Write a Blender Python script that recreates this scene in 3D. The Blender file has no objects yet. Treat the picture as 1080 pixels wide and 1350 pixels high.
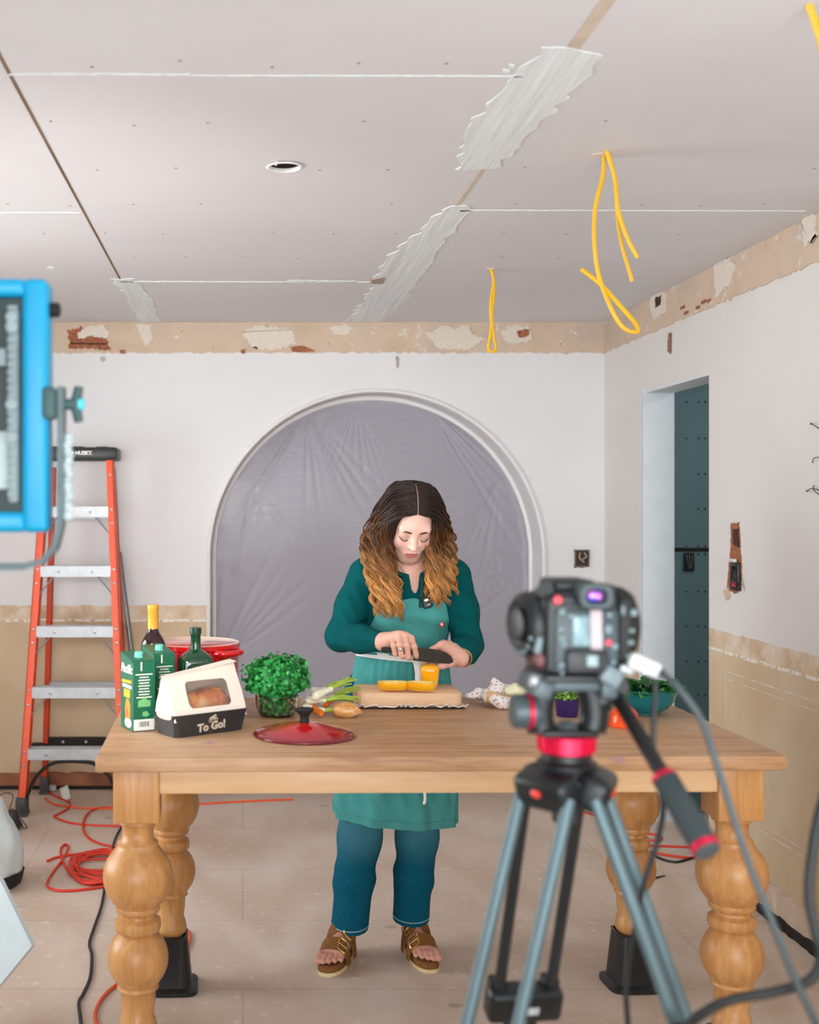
PANEL_W = 6.5
import bpy, bmesh, math, random
import numpy as np
from mathutils import Vector, Matrix
R = math.radians
PI = math.pi
scene = bpy.context.scene
COL = scene.collection
FPX, CX, CY, H = 1552.0, 320.0, 668.0, 1.50      # focal length in pixels, principal point, eye height
HT, HC, YB, XR = 0.888, 2.48, 6.26, 1.924        # table top, ceiling, back wall, right wall

def P(px, py, Y):
    return Vector(((px-CX)*Y/FPX, Y, H-(py-CY)*Y/FPX))
def T(px, py, z=HT):                              # point on a level plane (table top by default)
    return P(px, py, (H-z)*FPX/(py-CY))
def F(px, py):
    return T(px, py, 0.0)
def S(c):                                         # sRGB 0-255 -> linear
    o = []
    for v in c[:3]:
        v /= 255.0
        o.append(v/12.92 if v <= .04045 else ((v+.055)/1.055)**2.4)
    return (o[0], o[1], o[2], 1.0)

# ---------------------------------------------------------------- materials
class NT:
    def __init__(s, name):
        s.m = bpy.data.materials.new(name); s.m.use_nodes = True
        s.t = s.m.node_tree; s.b = s.t.nodes['Principled BSDF']; s.out = s.t.nodes['Material Output']
    def n(s, typ, **kw):
        nd = s.t.nodes.new(typ)
        for k, v in kw.items():
            if hasattr(nd, k) and k not in nd.inputs: setattr(nd, k, v)
            else: nd.inputs[k].default_value = v
        return nd
    def l(s, a, b): s.t.links.new(a, b)
    def coord(s, kind='Object', scale=(1, 1, 1), rot=(0, 0, 0)):
        tc = s.n('ShaderNodeTexCoord') if kind != 'Position' else s.n('ShaderNodeNewGeometry')
        mp = s.n('ShaderNodeMapping'); mp.inputs['Scale'].default_value = scale; mp.inputs['Rotation'].default_value = rot
        s.l(tc.outputs[kind], mp.inputs['Vector']); return mp.outputs['Vector']
    def noise(s, vec, scale=5, detail=4, rough=.55, dist=0):
        nd = s.n('ShaderNodeTexNoise'); nd.inputs['Scale'].default_value = scale
        nd.inputs['Detail'].default_value = detail; nd.inputs['Roughness'].default_value = rough
        nd.inputs['Distortion'].default_value = dist
        if vec is not None: s.l(vec, nd.inputs['Vector'])
        return nd.outputs['Fac']
    def ramp(s, fac, stops):
        r = s.n('ShaderNodeValToRGB'); e = r.color_ramp.elements
        while len(e) < len(stops): e.new(.5)
        for el, (p, c) in zip(e, stops):
            el.position = p; el.color = c if len(c) == 4 else (*c, 1)
        s.l(fac, r.inputs['Fac']); return r.outputs['Color']
    def mix(s, fac, a, b):
        m = s.n('ShaderNodeMix'); m.data_type = 'RGBA'
        for sock, v in ((m.inputs[0], fac), (m.inputs[6], a), (m.inputs[7], b)):
            if isinstance(v, (int, float)): sock.default_value = v
            elif isinstance(v, tuple): sock.default_value = v
            else: s.l(v, sock)
        return m.outputs[2]
    def math(s, op, a, b=0.0, clamp=False):
        m = s.n('ShaderNodeMath'); m.operation = op; m.use_clamp = clamp
        for i, v in enumerate((a, b)):
            if isinstance(v, (int, float)): m.inputs[i].default_value = v
            else: s.l(v, m.inputs[i])
        return m.outputs[0]
    def bump(s, h, strength=.3, dist=.01):
        b = s.n('ShaderNodeBump'); b.inputs['Strength'].default_value = strength; b.inputs['Distance'].default_value = dist
        s.l(h, b.inputs['Height']); s.l(b.outputs['Normal'], s.b.inputs['Normal'])

def setp(m, **kw):
    b = m.node_tree.nodes['Principled BSDF']
    for k, v in kw.items(): b.inputs[k].default_value = v
    return m

def mat(name, c, rough=.5, metal=0, var=.12, vs=12, bump=0, bs=60, lin=False, **kw):
    """plain material with a gentle noise variation of its own colour"""
    t = NT(name); col = c if lin else S(c)
    d = tuple(max(0, x*(1-var)) for x in col[:3])+(1,); u = tuple(min(1, x*(1+var)) for x in col[:3])+(1,)
    v = t.coord('Object')
    t.l(t.ramp(t.noise(v, vs), [(.3, d), (.7, u)]), t.b.inputs['Base Color'])
    t.b.inputs['Roughness'].default_value = rough; t.b.inputs['Metallic'].default_value = metal
    for k, x in kw.items(): t.b.inputs[k].default_value = x
    if bump: t.bump(t.noise(v, bs, 3), bump, .004)
    return t.m

def vcol_mat(name, rough=.5, bump=0, bs=200, **kw):
    t = NT(name); a = t.n('ShaderNodeVertexColor'); a.layer_name = 'Col'
    t.l(a.outputs['Color'], t.b.inputs['Base Color']); t.b.inputs['Roughness'].default_value = rough
    for k, x in kw.items(): t.b.inputs[k].default_value = x
    if bump: t.bump(t.noise(t.coord('Object'), bs, 3), bump, .002)
    return t.m

def wood(name, c1, c2, axis=0, rough=.5, scale=1.0, knots=None):
    t = NT(name); sc = [16*scale]*3; sc[axis] = 1.2*scale
    v = t.coord('Object', tuple(sc))
    n1 = t.noise(v, 2.2, 6, .6, .6); n2 = t.noise(v, 9, 3, .5)
    f = t.math('ADD', t.math('MULTIPLY', n1, .75), t.math('MULTIPLY', n2, .25))
    c = t.ramp(f, [(.32, S(c2)), (.5, S(tuple((a+b)/2 for a, b in zip(c1, c2)))), (.68, S(c1))])
    t.l(c, t.b.inputs['Base Color']); t.b.inputs['Roughness'].default_value = rough
    t.bump(n2, .08, .003)
    return t.m

# ---------------------------------------------------------------- scene bookkeeping
WL = {}
def thing(name, label, cat, loc=(0, 0, 0), group=None):
    o = bpy.data.objects.new(name, None); COL.objects.link(o); o.location = loc; o.empty_display_size = .05
    o['label'] = label; o['category'] = cat
    if group: o['group'] = group
    WL[o] = Vector(loc); return o
def tag(o, label, cat, group=None, kind=None):
    o['label'] = label; o['category'] = cat
    if group: o['group'] = group
    if kind: o['kind'] = kind
    return o
def struct(o): o['kind'] = 'structure'; return o
def dup(root, loc, rz=0, label=None):
    c = root.copy(); COL.objects.link(c); c.location = loc; c.rotation_euler = (0, 0, rz)
    if label: c['label'] = label
    def rec(a, b):
        for ch in list(a.children):
            d = ch.copy(); COL.objects.link(d); d.parent = b; rec(ch, d)
    rec(root, c); return c

def mesh_obj(name, verts, faces, mats, parent=None, smooth=True, mi=None, cols=None, angle=40, local=False, loc=None):
    me = bpy.data.meshes.new(name)
    V = np.asarray(verts, dtype=np.float64).reshape(-1, 3)
    off = Vector((0, 0, 0))
    if parent is not None and not local: off = WL.get(parent, off)
    if parent is None and loc is not None: off = Vector(loc)
    V = V-np.array(off)
    me.from_pydata(V.tolist(), [], faces if isinstance(faces, list) else faces.tolist())
    for m in (mats if isinstance(mats, (list, tuple)) else [mats]): me.materials.append(m)
    if mi is not None: me.polygons.foreach_set('material_index', np.asarray(mi, dtype=np.int32))
    if cols is not None:
        at = me.color_attributes.new('Col', 'FLOAT_COLOR', 'POINT')
        cc = np.ones((len(V), 4), dtype=np.float32); cc[:, :3] = np.asarray(cols)[:, :3]
        at.data.foreach_set('color', cc.ravel())
    me.polygons.foreach_set('use_smooth', np.full(len(me.polygons), bool(smooth)))
    me.update()
    if smooth and angle: me.set_sharp_from_angle(angle=R(angle))
    o = bpy.data.objects.new(name, me); COL.objects.link(o)
    if parent is not None: o.parent = parent; WL[o] = off
    elif loc is not None: o.location = loc
    return o

def frame_z(d):
    d = Vector(d).normalized()
    a = Vector((0, 0, 1)) if abs(d.z) < .95 else Vector((1, 0, 0))
    x = a.cross(d).normalized(); y = d.cross(x)
    return Matrix((x, y, d)).transposed()

def spline(pts, n=12):
    """Catmull-Rom through the points"""
    pts = [Vector(p) for p in pts]; out = []
    Q = [pts[0]*2-pts[1]]+pts+[pts[-1]*2-pts[-2]]
    for i in range(1, len(Q)-2):
        a, b, c, d = Q[i-1:i+3]
        for k in range(n):
            t = k/n
            out.append(.5*((2*b)+(c-a)*t+(2*a-5*b+4*c-d)*t*t+(3*b-a-3*c+d)*t**3))
    out.append(pts[-1]); return out

class G:
    """collects shapes into one mesh"""
    def __init__(s): s.v = []; s.f = []; s.m = []; s.c = []; s.mi = 0; s.col = (1, 1, 1)
    def add(s, v, f, M=None):
        b = len(s.v)
        for p in v:
            p = Vector(p)
            if M is not None: p = M @ p
            s.v.append(p); s.c.append(s.col)
        for q in f: s.f.append([b+i for i in q]); s.m.append(s.mi)
        return s
    def box(s, c, d, Rm=None):
        h = [x/2 for x in d]; c = Vector(c)
        vs = [Vector((x*h[0], y*h[1], z*h[2])) for z in (-1, 1) for y in (-1, 1) for x in (-1, 1)]
        if Rm is not None: vs = [Rm @ p for p in vs]
        return s.add([c+p for p in vs], [(0, 2, 3, 1), (4, 5, 7, 6), (0, 1, 5, 4), (2, 6, 7, 3), (0, 4, 6, 2), (1, 3, 7, 5)])
    def rbox(s, c, d, r=.005, Rm=None, seg=2):
        bm = bmesh.new(); bmesh.ops.create_cube(bm, size=1)
        for v in bm.verts: v.co = Vector((v.co.x*d[0], v.co.y*d[1], v.co.z*d[2]))
        bmesh.ops.bevel(bm, geom=list(bm.edges), offset=min(r, min(d)*.49), segments=seg, affect='EDGES', profile=.5)
        bm.verts.index_update(); c = Vector(c)
        vs = [(Rm @ v.co if Rm is not None else v.co.copy())+c for v in bm.verts]
        s.add(vs, [[v.index for v in f.verts] for f in bm.faces]); bm.free(); return s
    def tube(s, path, r, n=10, caps=True, closed=False, flat=1.0, up=None):
        path = [Vector(p) for p in path]; N = len(path)
        rs = r if isinstance(r, (list, tuple)) else [r]*N
        fr = None; rings = []
        for i, p in enumerate(path):
            if closed: d = path[(i+1) % N]-path[i-1]
            else: d = path[min(i+1, N-1)]-path[max(i-1, 0)]
            if d.length < 1e-9: d = Vector((0, 0, 1))
            d.normalize()
            if fr is None: fr = frame_z(d); x = fr.col[0]
            else: x = (x-d*x.dot(d)); x = x.normalized() if x.length > 1e-6 else frame_z(d).col[0]
            if up is not None:
                u = Vector(up); x = u.cross(d).normalized() if u.cross(d).length > 1e-4 else x
            y = d.cross(x)
            rings.append([p+x*math.cos(2*PI*k/n)*rs[i]+y*math.sin(2*PI*k/n)*rs[i]*flat for k in range(n)])
        vs = [q for rg in rings for q in rg]; fs = []
        for i in range(N if closed else N-1):
            j = (i+1) % N
            for k in range(n):
                fs.append((i*n+k, i*n+(k+1) % n, j*n+(k+1) % n, j*n+k))
        if caps and not closed:
            fs.append(list(range(n))[::-1]); fs.append([(N-1)*n+k for k in range(n)])
        return s.add(vs, fs)
    def cyl(s, a, b, r, r2=None, n=20):
        return s.tube([a, b], [r, r if r2 is None else r2], n)
    def lathe(s, prof, M=None, n=32, caps=True):
        vs = []; fs = []
        for r, z in prof:
            for k in range(n): vs.append((r*math.cos(2*PI*k/n), r*math.sin(2*PI*k/n), z))
        for i in range(len(prof)-1):
            for k in range(n): fs.append((i*n+k, i*n+(k+1) % n, (i+1)*n+(k+1) % n, (i+1)*n+k))
        if caps:
            if prof[0][0] > 1e-5: fs.append(list(range(n))[::-1])
            if prof[-1][0] > 1e-5: fs.append([(len(prof)-1)*n+k for k in range(n)])
        return s.add(vs, fs, M)
    def prism(s, poly, z0, z1, M=None):
        n = len(poly)
        vs = [(x, y, z0) for x, y in poly]+[(x, y, z1) for x, y in poly]
        fs = [list(range(n))[::-1], list(range(n, 2*n))]+[(i, (i+1) % n, n+(i+1) % n, n+i) for i in range(n)]
        return s.add(vs, fs, M)
    def ell(s, c, r, Rm=None, n=16, m=10):
        vs = []; fs = []; c = Vector(c)
        for i in range(m+1):
            a = PI*i/m
            for k in range(n):
                b = 2*PI*k/n
                p = Vector((r[0]*math.sin(a)*math.cos(b), r[1]*math.sin(a)*math.sin(b), r[2]*math.cos(a)))
                vs.append(c+(Rm @ p if Rm is not None else p))
        for i in range(m):
            for k in range(n): fs.append((i*n+k, (i+1)*n+k, (i+1)*n+(k+1) % n, i*n+(k+1) % n))
        return s.add(vs, fs)
    def grid(s, fn, nu, nv, cu=False):
        vs = []; fs = []
        U = nu if cu else nu+1
        for j in range(nv+1):
            for i in range(U): vs.append(fn(i/nu, j/nv))
        for j in range(nv):
            for i in range(nu):
                a = j*U+i; b = j*U+(i+1) % U
                fs.append((a, b, b+U, a+U))
        return s.add(vs, fs)
    def sheet(s, fn, nu, nv, th):
        """a grid with a real thickness th (offset along its normals)"""
        A = [[Vector(fn(i/nu, j/nv)) for i in range(nu+1)] for j in range(nv+1)]
        B = []
        for j in range(nv+1):
            row = []
            for i in range(nu+1):
                du = A[j][min(i+1, nu)]-A[j][max(i-1, 0)]; dv = A[min(j+1, nv)][i]-A[max(j-1, 0)][i]
                nn = du.cross(dv); nn = nn.normalized() if nn.length > 1e-12 else Vector((0, 0, 1))
                row.append(A[j][i]+nn*th)
            B.append(row)
        W = nu+1; off = W*(nv+1)
        vs = [p for r_ in A for p in r_]+[p for r_ in B for p in r_]; fs = []
        for j in range(nv):
            for i in range(nu):
                a = j*W+i; fs.append((a+W, a+W+1, a+1, a)); fs.append((off+a, off+a+1, off+a+W+1, off+a+W))
        for i in range(nu):
            fs.append((i, i+1, off+i+1, off+i)); k = nv*W+i; fs.append((k+1, k, off+k, off+k+1))
        for j in range(nv):
            k = j*W; fs.append((k+W, k, off+k, off+k+W)); k = j*W+nu; fs.append((k, k+W, off+k+W, off+k))
        return s.add(vs, fs)
    def text(s, txt, size, M, depth=.0006, shear=0, bold=0, align='CENTER'):
        cu = bpy.data.curves.new('t', 'FONT'); cu.body = txt; cu.size = size; cu.align_x = align; cu.align_y = 'CENTER'
        cu.extrude = depth; cu.shear = shear; cu.offset = bold; cu.resolution_u = 3
        ob = bpy.data.objects.new('t', cu); COL.objects.link(ob)
        me = bpy.data.meshes.new_from_object(ob.evaluated_get(bpy.context.evaluated_depsgraph_get()))
        s.add([v.co for v in me.vertices], [list(p.vertices) for p in me.polygons], M)
        bpy.data.objects.remove(ob); bpy.data.curves.remove(cu); bpy.data.meshes.remove(me); return s
    def done(s, name, mats, parent=None, smooth=True, angle=40, col=False, local=False, loc=None):
        return mesh_obj(name, [tuple(p) for p in s.v], s.f, mats, parent, smooth, s.m, s.c if col else None, angle, local, loc)

# ---------------------------------------------------------------- smooth solids (distance fields meshed by surface nets)
def A3(p): return np.array(p, dtype=np.float32)
class Vol:
    def __init__(s, lo, hi, h):
        s.lo = np.array(lo, float); s.h = h
        s.n = np.ceil((np.array(hi)-s.lo)/h).astype(int)+1
        s.d = np.full(tuple(s.n), 9.0, np.float32)
    def win(s, lo, hi):
        a = np.clip(np.floor((np.array(lo)-s.lo)/s.h).astype(int), 0, s.n); b = np.clip(np.ceil((np.array(hi)-s.lo)/s.h).astype(int)+1, 0, s.n)
        sl = tuple(slice(x, y) for x, y in zip(a, b))
        ax = [np.float32(s.lo[i]+np.arange(a[i], b[i])*s.h) for i in range(3)]
        return sl, ax[0][:, None, None], ax[1][None, :, None], ax[2][None, None, :]
    def put(s, lo, hi, fn, k, op):
        sl, x, y, z = s.win(lo, hi)
        if any(q.stop <= q.start for q in sl): return
        e = fn(x, y, z); d = s.d[sl]
        if op == '+':
            hh = np.clip(k-np.abs(d-e), 0, None)/k if k > 0 else 0
            s.d[sl] = np.minimum(d, e)-hh*hh*k*.25
        else:
            e = -e; hh = np.clip(k-np.abs(d-e), 0, None)/k if k > 0 else 0
            s.d[sl] = np.maximum(d, e)+hh*hh*k*.25
    def rc(s, a, b, ra, rb=None, k=.02, op='+'):
        rb = ra if rb is None else rb; a = A3(a); b = A3(b); m = max(ra, rb)+k+3*s.h
        ba = b-a; L = max(float(ba @ ba), 1e-12)
        def fn(x, y, z):
            X, Y, Z = x-a[0], y-a[1], z-a[2]
            t = np.clip((X*ba[0]+Y*ba[1]+Z*ba[2])/L, 0, 1)
            return np.sqrt((X-t*ba[0])**2+(Y-t*ba[1])**2+(Z-t*ba[2])**2)-(ra+(rb-ra)*t)
        s.put(np.minimum(a, b)-m, np.maximum(a, b)+m, fn, k, op)
    def ell(s, c, r, k=.02, op='+', Rm=None):
        c = A3(c); r = A3(r); m = float(r.max())+k+3*s.h
        M = np.array(Rm.transposed(), np.float32) if Rm is not None else None
        def fn(x, y, z):
            X, Y, Z = x-c[0], y-c[1], z-c[2]
            if M is not None:
                X, Y, Z = (M[i][0]*X+M[i][1]*Y+M[i][2]*Z for i in range(3))
            k0 = np.sqrt((X/r[0])**2+(Y/r[1])**2+(Z/r[2])**2); k1 = np.sqrt((X/r[0]**2)**2+(Y/r[1]**2)**2+(Z/r[2]**2)**2)
            return k0*(k0-1)/np.maximum(k1, 1e-6)
        s.put(c-m, c+m, fn, k, op)
    def chain(s, pts, rs, k=.02):
        for i in range(len(pts)-1): s.rc(pts[i], pts[i+1], rs[i], rs[i+1], k)
    def coords(s):
        return [np.float32(s.lo[i]+np.arange(s.n[i])*s.h).reshape([-1 if j == i else 1 for j in range(3)]) for i in range(3)]
    def cut(s, fn, k=0):                           # keep where fn < 0
        e = np.broadcast_to(fn(*s.coords()), s.d.shape)
        s.d = np.maximum(s.d, e)
    def mesh(s):
        d = s.d; ins = d < 0
        ins[0] = ins[-1] = False; ins[:, 0] = ins[:, -1] = False; ins[:, :, 0] = ins[:, :, -1] = False
        d = np.where(ins, d, np.maximum(d, 1e-6)); d = np.clip(d, -.5, .5)
        cnt = np.zeros(tuple(s.n-1), np.uint8)
        for i in (0, 1):
            for j in (0, 1):
                for k in (0, 1): cnt += ins[i:s.n[0]-1+i, j:s.n[1]-1+j, k:s.n[2]-1+k]
        act = (cnt > 0) & (cnt < 8); ix = np.argwhere(act)
        idx = np.full(act.shape, -1, np.int32); idx[act] = np.arange(len(ix))
        acc = np.zeros((len(ix), 3)); num = np.zeros(len(ix))
        cor = [(i, j, k) for i in (0, 1) for j in (0, 1) for k in (0, 1)]
        for a in cor:
            for ax in range(3):
                if a[ax]: continue
                b = list(a); b[ax] = 1
                da = d[ix[:, 0]+a[0], ix[:, 1]+a[1], ix[:, 2]+a[2]]; db = d[ix[:, 0]+b[0], ix[:, 1]+b[1], ix[:, 2]+b[2]]
                m = (da < 0) != (db < 0); t = np.where(m, da/np.where(m, da-db, 1), 0)
                p = np.array(a, float)[None, :].repeat(len(ix), 0); p[:, ax] = t
                acc[m] += p[m]; num[m] += 1
        V = s.lo+(ix+acc/num[:, None])*s.h
        Fs = []
        for ax in range(3):
            u, v = [(1, 2), (2, 0), (0, 1)][ax]
            sa = [slice(None)]*3; sb = [slice(None)]*3; sa[ax] = slice(0, -1); sb[ax] = slice(1, None)
            A, B = ins[tuple(sa)], ins[tuple(sb)]
            for flip, M in ((False, A & ~B), (True, ~A & B)):
                q = np.argwhere(M)
                if not len(q): continue
                def cell(du, dv):
                    c = q.copy(); c[:, u] -= du; c[:, v] -= dv; return idx[c[:, 0], c[:, 1], c[:, 2]]
                f = np.stack([cell(1, 1), cell(0, 1), cell(0, 0), cell(1, 0)], 1)
                Fs.append(f[:, ::-1] if flip else f)
        return V, np.concatenate(Fs)
    def done(s, name, mats, parent=None, cols=None, relax=1, loc=None, local=False, post=None):
        V, Fc = s.mesh()
        for _ in range(relax):
            ac = np.zeros_like(V); n = np.zeros(len(V))
            for i in range(4):
                a, b = Fc[:, i], Fc[:, (i+1) % 4]
                np.add.at(ac, a, V[b]); np.add.at(n, a, 1)
            V = V*.5+.5*ac/np.maximum(n, 1)[:, None]
        if post is not None: V = post(V)
        return mesh_obj(name, V, Fc, mats, parent, True, None, cols(V) if cols else None, 0, local, loc)
rnd = random.Random(7)
# ------------------------------------------------------------ camera
cam = bpy.data.cameras.new('camera'); co = bpy.data.objects.new('camera', cam); COL.objects.link(co)
co.location = (0, 0, H); co.rotation_euler = (R(90), 0, 0)
cam.sensor_fit = 'VERTICAL'; cam.sensor_height = 36; cam.sensor_width = 36; cam.lens = FPX/1350*36
cam.shift_x = (540-CX)/1350; cam.shift_y = (CY-675)/1350
cam.dof.use_dof = True; cam.dof.focus_distance = 4.0; cam.dof.aperture_fstop = 2.8; cam.clip_start = .05
scene.camera = co
# ------------------------------------------------------------ shell materials
def wall_mat(name, paint, edge=.975):
    t = NT(name); v = t.coord('Position')
    sp = t.n('ShaderNodeSeparateXYZ'); t.l(v, sp.inputs[0]); z = sp.outputs[2]
    n = t.noise(v, 9, 5, .6); n2 = t.noise(v, 2.2, 4); n3 = t.noise(v, 40, 3)
    zz = t.math('ADD', z, t.math('MULTIPLY', t.math('SUBTRACT', n, .5), .022))
    pc = t.ramp(n2, [(.3, tuple(x*.955 for x in S(paint)[:3])), (.7, S(paint))])
    lo = t.ramp(n2, [(.3, S((200, 174, 140))), (.55, S((209, 186, 154))), (.75, S((216, 198, 171)))])
    st = t.ramp(n, [(.35, S((200, 172, 140))), (.5, S((216, 194, 166))), (.66, S((228, 216, 199)))])
    c = t.mix(t.math('GREATER_THAN', zz, edge-.075), lo, st)
    c = t.mix(t.math('GREATER_THAN', zz, edge), c, pc)
    # thin white plaster line where an old moulding was pulled off
    ln = t.math('LESS_THAN', t.math('ABSOLUTE', t.math('SUBTRACT', zz, edge-.08)), .006)
    ln = t.math('MULTIPLY', ln, t.math('GREATER_THAN', n3, .47))
    c = t.mix(ln, c, S((236, 230, 220)))
    t.l(c, t.b.inputs['Base Color']); t.b.inputs['Roughness'].default_value = .75
    t.bump(t.math('ADD', n, t.math('MULTIPLY', n3, .3)), .12, .01); return t.m
M_wall = wall_mat('white wall paint over old plaster', (230, 230, 231))
M_wallr = wall_mat('warm white wall paint over old plaster', (228, 224, 220), 1.0)
def band_mat():
    t = NT('stripped plaster'); v = t.coord('Position')
    n = t.noise(v, 4, 6, .62); n2 = t.noise(v, 11, 6, .7); n3 = t.noise(v, 60, 2)
    c = t.ramp(n, [(.3, S((202, 178, 152))), (.5, S((212, 190, 168))), (.7, S((200, 182, 168)))])
    c = t.mix(t.ramp(n2, [(.6, (0, 0, 0)), (.64, (1, 1, 1))]), c, S((224, 216, 208)))
    c = t.mix(t.ramp(n3, [(.70, (0, 0, 0)), (.74, (1, 1, 1))]), c, S((160, 120, 95)))
    t.l(c, t.b.inputs['Base Color']); t.b.inputs['Roughness'].default_value = .85
    t.bump(n2, .4, .012); return t.m
M_band = band_mat()
def ceil_mat():
    t = NT('bare drywall'); v = t.coord('Position')
    n = t.noise(v, 1.3, 3); n2 = t.noise(v, 90, 2)
    c = t.ramp(n, [(.3, S((218, 215, 216))), (.7, S((224, 222, 223)))])
    t.l(c, t.b.inputs['Base Color']); t.b.inputs['Roughness'].default_value = .8
    t.bump(n2, .05, .002); return t.m
M_ceil = ceil_mat()
def floor_mat():
    t = NT('scuffed plywood'); v = t.coord('Position', (1, 1, 1))
    v2 = t.coord('Position', (3.4, .8, 1))
    g = t.n('ShaderNodeTexWave'); g.wave_type = 'RINGS'; g.inputs['Scale'].default_value = .55; g.inputs['Distortion'].default_value = 14
    g.inputs['Detail'].default_value = 3; g.inputs['Detail Scale'].default_value = .8; t.l(v2, g.inputs['Vector'])
    n = t.noise(v, 1.6, 5, .6); n2 = t.noise(v, 22, 5, .65); n3 = t.noise(v, 7, 4, .7)
    c = t.ramp(n, [(.3, S((206, 184, 166))), (.5, S((217, 198, 182))), (.7, S((224, 210, 198)))])
    c = t.mix(t.math('MULTIPLY', g.outputs['Fac'], .34), c, S((190, 160, 134)))
    c = t.mix(t.ramp(n2, [(.58, (0, 0, 0)), (.68, (.6, .6, .6))]), c, S((232, 224, 216)))
    c = t.mix(t.ramp(n3, [(.68, (0, 0, 0)), (.78, (.35, .35, .35))]), c, S((158, 132, 112)))
    vo = t.n('ShaderNodeTexVoronoi'); vo.inputs['Scale'].default_value = 2.1; t.l(t.coord('Position', (1, 1.25, 1)), vo.inputs['Vector'])
    c = t.mix(t.ramp(vo.outputs['Distance'], [(.035, (.55, .55, .55)), (.055, (0, 0, 0))]), c, S((150, 130, 114)))
    b = t.n('ShaderNodeTexBrick'); b.offset = .37; b.inputs['Scale'].default_value = 1; b.inputs['Mortar Size'].default_value = .0035
    b.inputs['Brick Width'].default_value = 2.44; b.inputs['Row Height'].default_value = .61
    b.inputs['Mortar Smooth'].default_value = .2
    t.l(t.coord('Position', (1, 1, 1)), b.inputs['Vector'])
    c = t.mix(t.math('MULTIPLY', b.outputs['Fac'], .22), c, S((120, 96, 78)))
    t.l(c, t.b.inputs['Base Color']); t.b.inputs['Roughness'].default_value = .62
    t.bump(n2, .12, .004); return t.m
M_floor = floor_mat()
M_white = mat('white trim paint', (232, 231, 230), .5, var=.03)
def mud_mat():
    t = NT('joint compound'); v = t.coord('Position', (26, 1.1, 1)); n = t.noise(v, 1.6, 3, .6, .4); n2 = t.noise(t.coord('Position'), 25, 3)
    c = t.ramp(n, [(.3, S((222, 226, 227))), (.55, S((233, 238, 239))), (.7, S((243, 246, 246)))])
    t.l(c, t.b.inputs['Base Color']); t.b.inputs['Roughness'].default_value = .8
    t.bump(t.math('ADD', n, t.math('MULTIPLY', n2, .15)), .35, .012); return t.m
M_mud = mud_mat()
M_dark = mat('dark cavity', (38, 30, 28), .9, var=.3)
M_brick = mat('exposed brick', (160, 98, 70), .9, var=.35, vs=40, bump=.5, bs=60)
M_teal = mat('moisture board', (104, 134, 140), .8, var=.05, vs=4, bump=.05)
M_black = mat('black plastic', (30, 32, 33), .42, var=.2)
M_soft = mat('matte black rubber', (26, 28, 29), .75, var=.2)
M_plast = mat('plaster residue', (224, 213, 200), .85, var=.06, vs=60, bump=.3)
# ------------------------------------------------------------ floor, ceiling, walls
XL, YF, YH = -2.6, -2.2, 5.75
G().box((.6, 2.4, -.03), (6.8, 9.4, .06)).done('floor', M_floor).update_tag()
struct(bpy.data.objects['floor'])
hx, hy = (375-CX)*(HC-H)/(CY-219), (HC-H)*FPX/(CY-219)
g = G(); q = .10
for x0, x1, y0, y1 in ((XL, hx-q, YF, YB), (hx+q, XR, YF, YB), (hx-q, hx+q, YF, hy-q), (hx-q, hx+q, hy+q, YB)):
    g.box(((x0+x1)/2, (y0+y1)/2, HC+.003), (x1-x0, y1-y0, .006))
rr = .044; n = 32
def sq(a):
    c, s_ = math.cos(a), math.sin(a); m = max(abs(c), abs(s_)); return (hx+q*c/m, hy+q*s_/m)
vs = [(*sq(PI/4+2*PI*k/n), HC) for k in range(n)]+[(hx+rr*math.cos(PI/4+2*PI*k/n), hy+rr*math.sin(PI/4+2*PI*k/n), HC) for k in range(n)]
vs += [(p[0], p[1], HC+.006) for p in vs[n:]]
g.add(vs, [(k, (k+1) % n, n+(k+1) % n, n+k) for k in range(n)]+[(n+k, n+(k+1) % n, 2*n+(k+1) % n, 2*n+k) for k in range(n)])
ceil = struct(g.done('ceiling', M_ceil))
WL[ceil] = Vector((0, 0, 0))
def ceil_pt(px, py): return ((px-CX)*(HC-H)/(CY-py), (HC-H)*FPX/(CY-py))
Mc = Matrix(((1, 0, 0, 0), (0, 1, 0, 0), (0, 0, -1, HC), (0, 0, 0, 1)))
def jag(pts, amp, step=.03, seed=0):
    r_ = random.Random(seed); out = []
    for i, a in enumerate(pts):
        b = pts[(i+1) % len(pts)]; L = math.dist(a, b); k = max(1, int(L/step))
        for j in range(k):
            t = j/k; out.append((a[0]+(b[0]-a[0])*t+r_.uniform(-amp, amp), a[1]+(b[1]-a[1])*t+r_.uniform(-amp, amp)))
    return out
def hull_prism(g, poly, z0, z1, M):
    """prism of a star-shaped outline, fanned from its centre"""
    n = len(poly)
    if sum(poly[i][0]*poly[(i+1) % n][1]-poly[(i+1) % n][0]*poly[i][1] for i in range(n)) < 0: poly = poly[::-1]
    vs = [(x, y, z0) for x, y in poly]+[(x, y, z1) for x, y in poly]
    g.add(vs, [(i, (i+1) % n, n+(i+1) % n, n+i) for i in range(n)]+[list(range(n, 2*n)), list(range(n))[::-1]], M)
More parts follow.
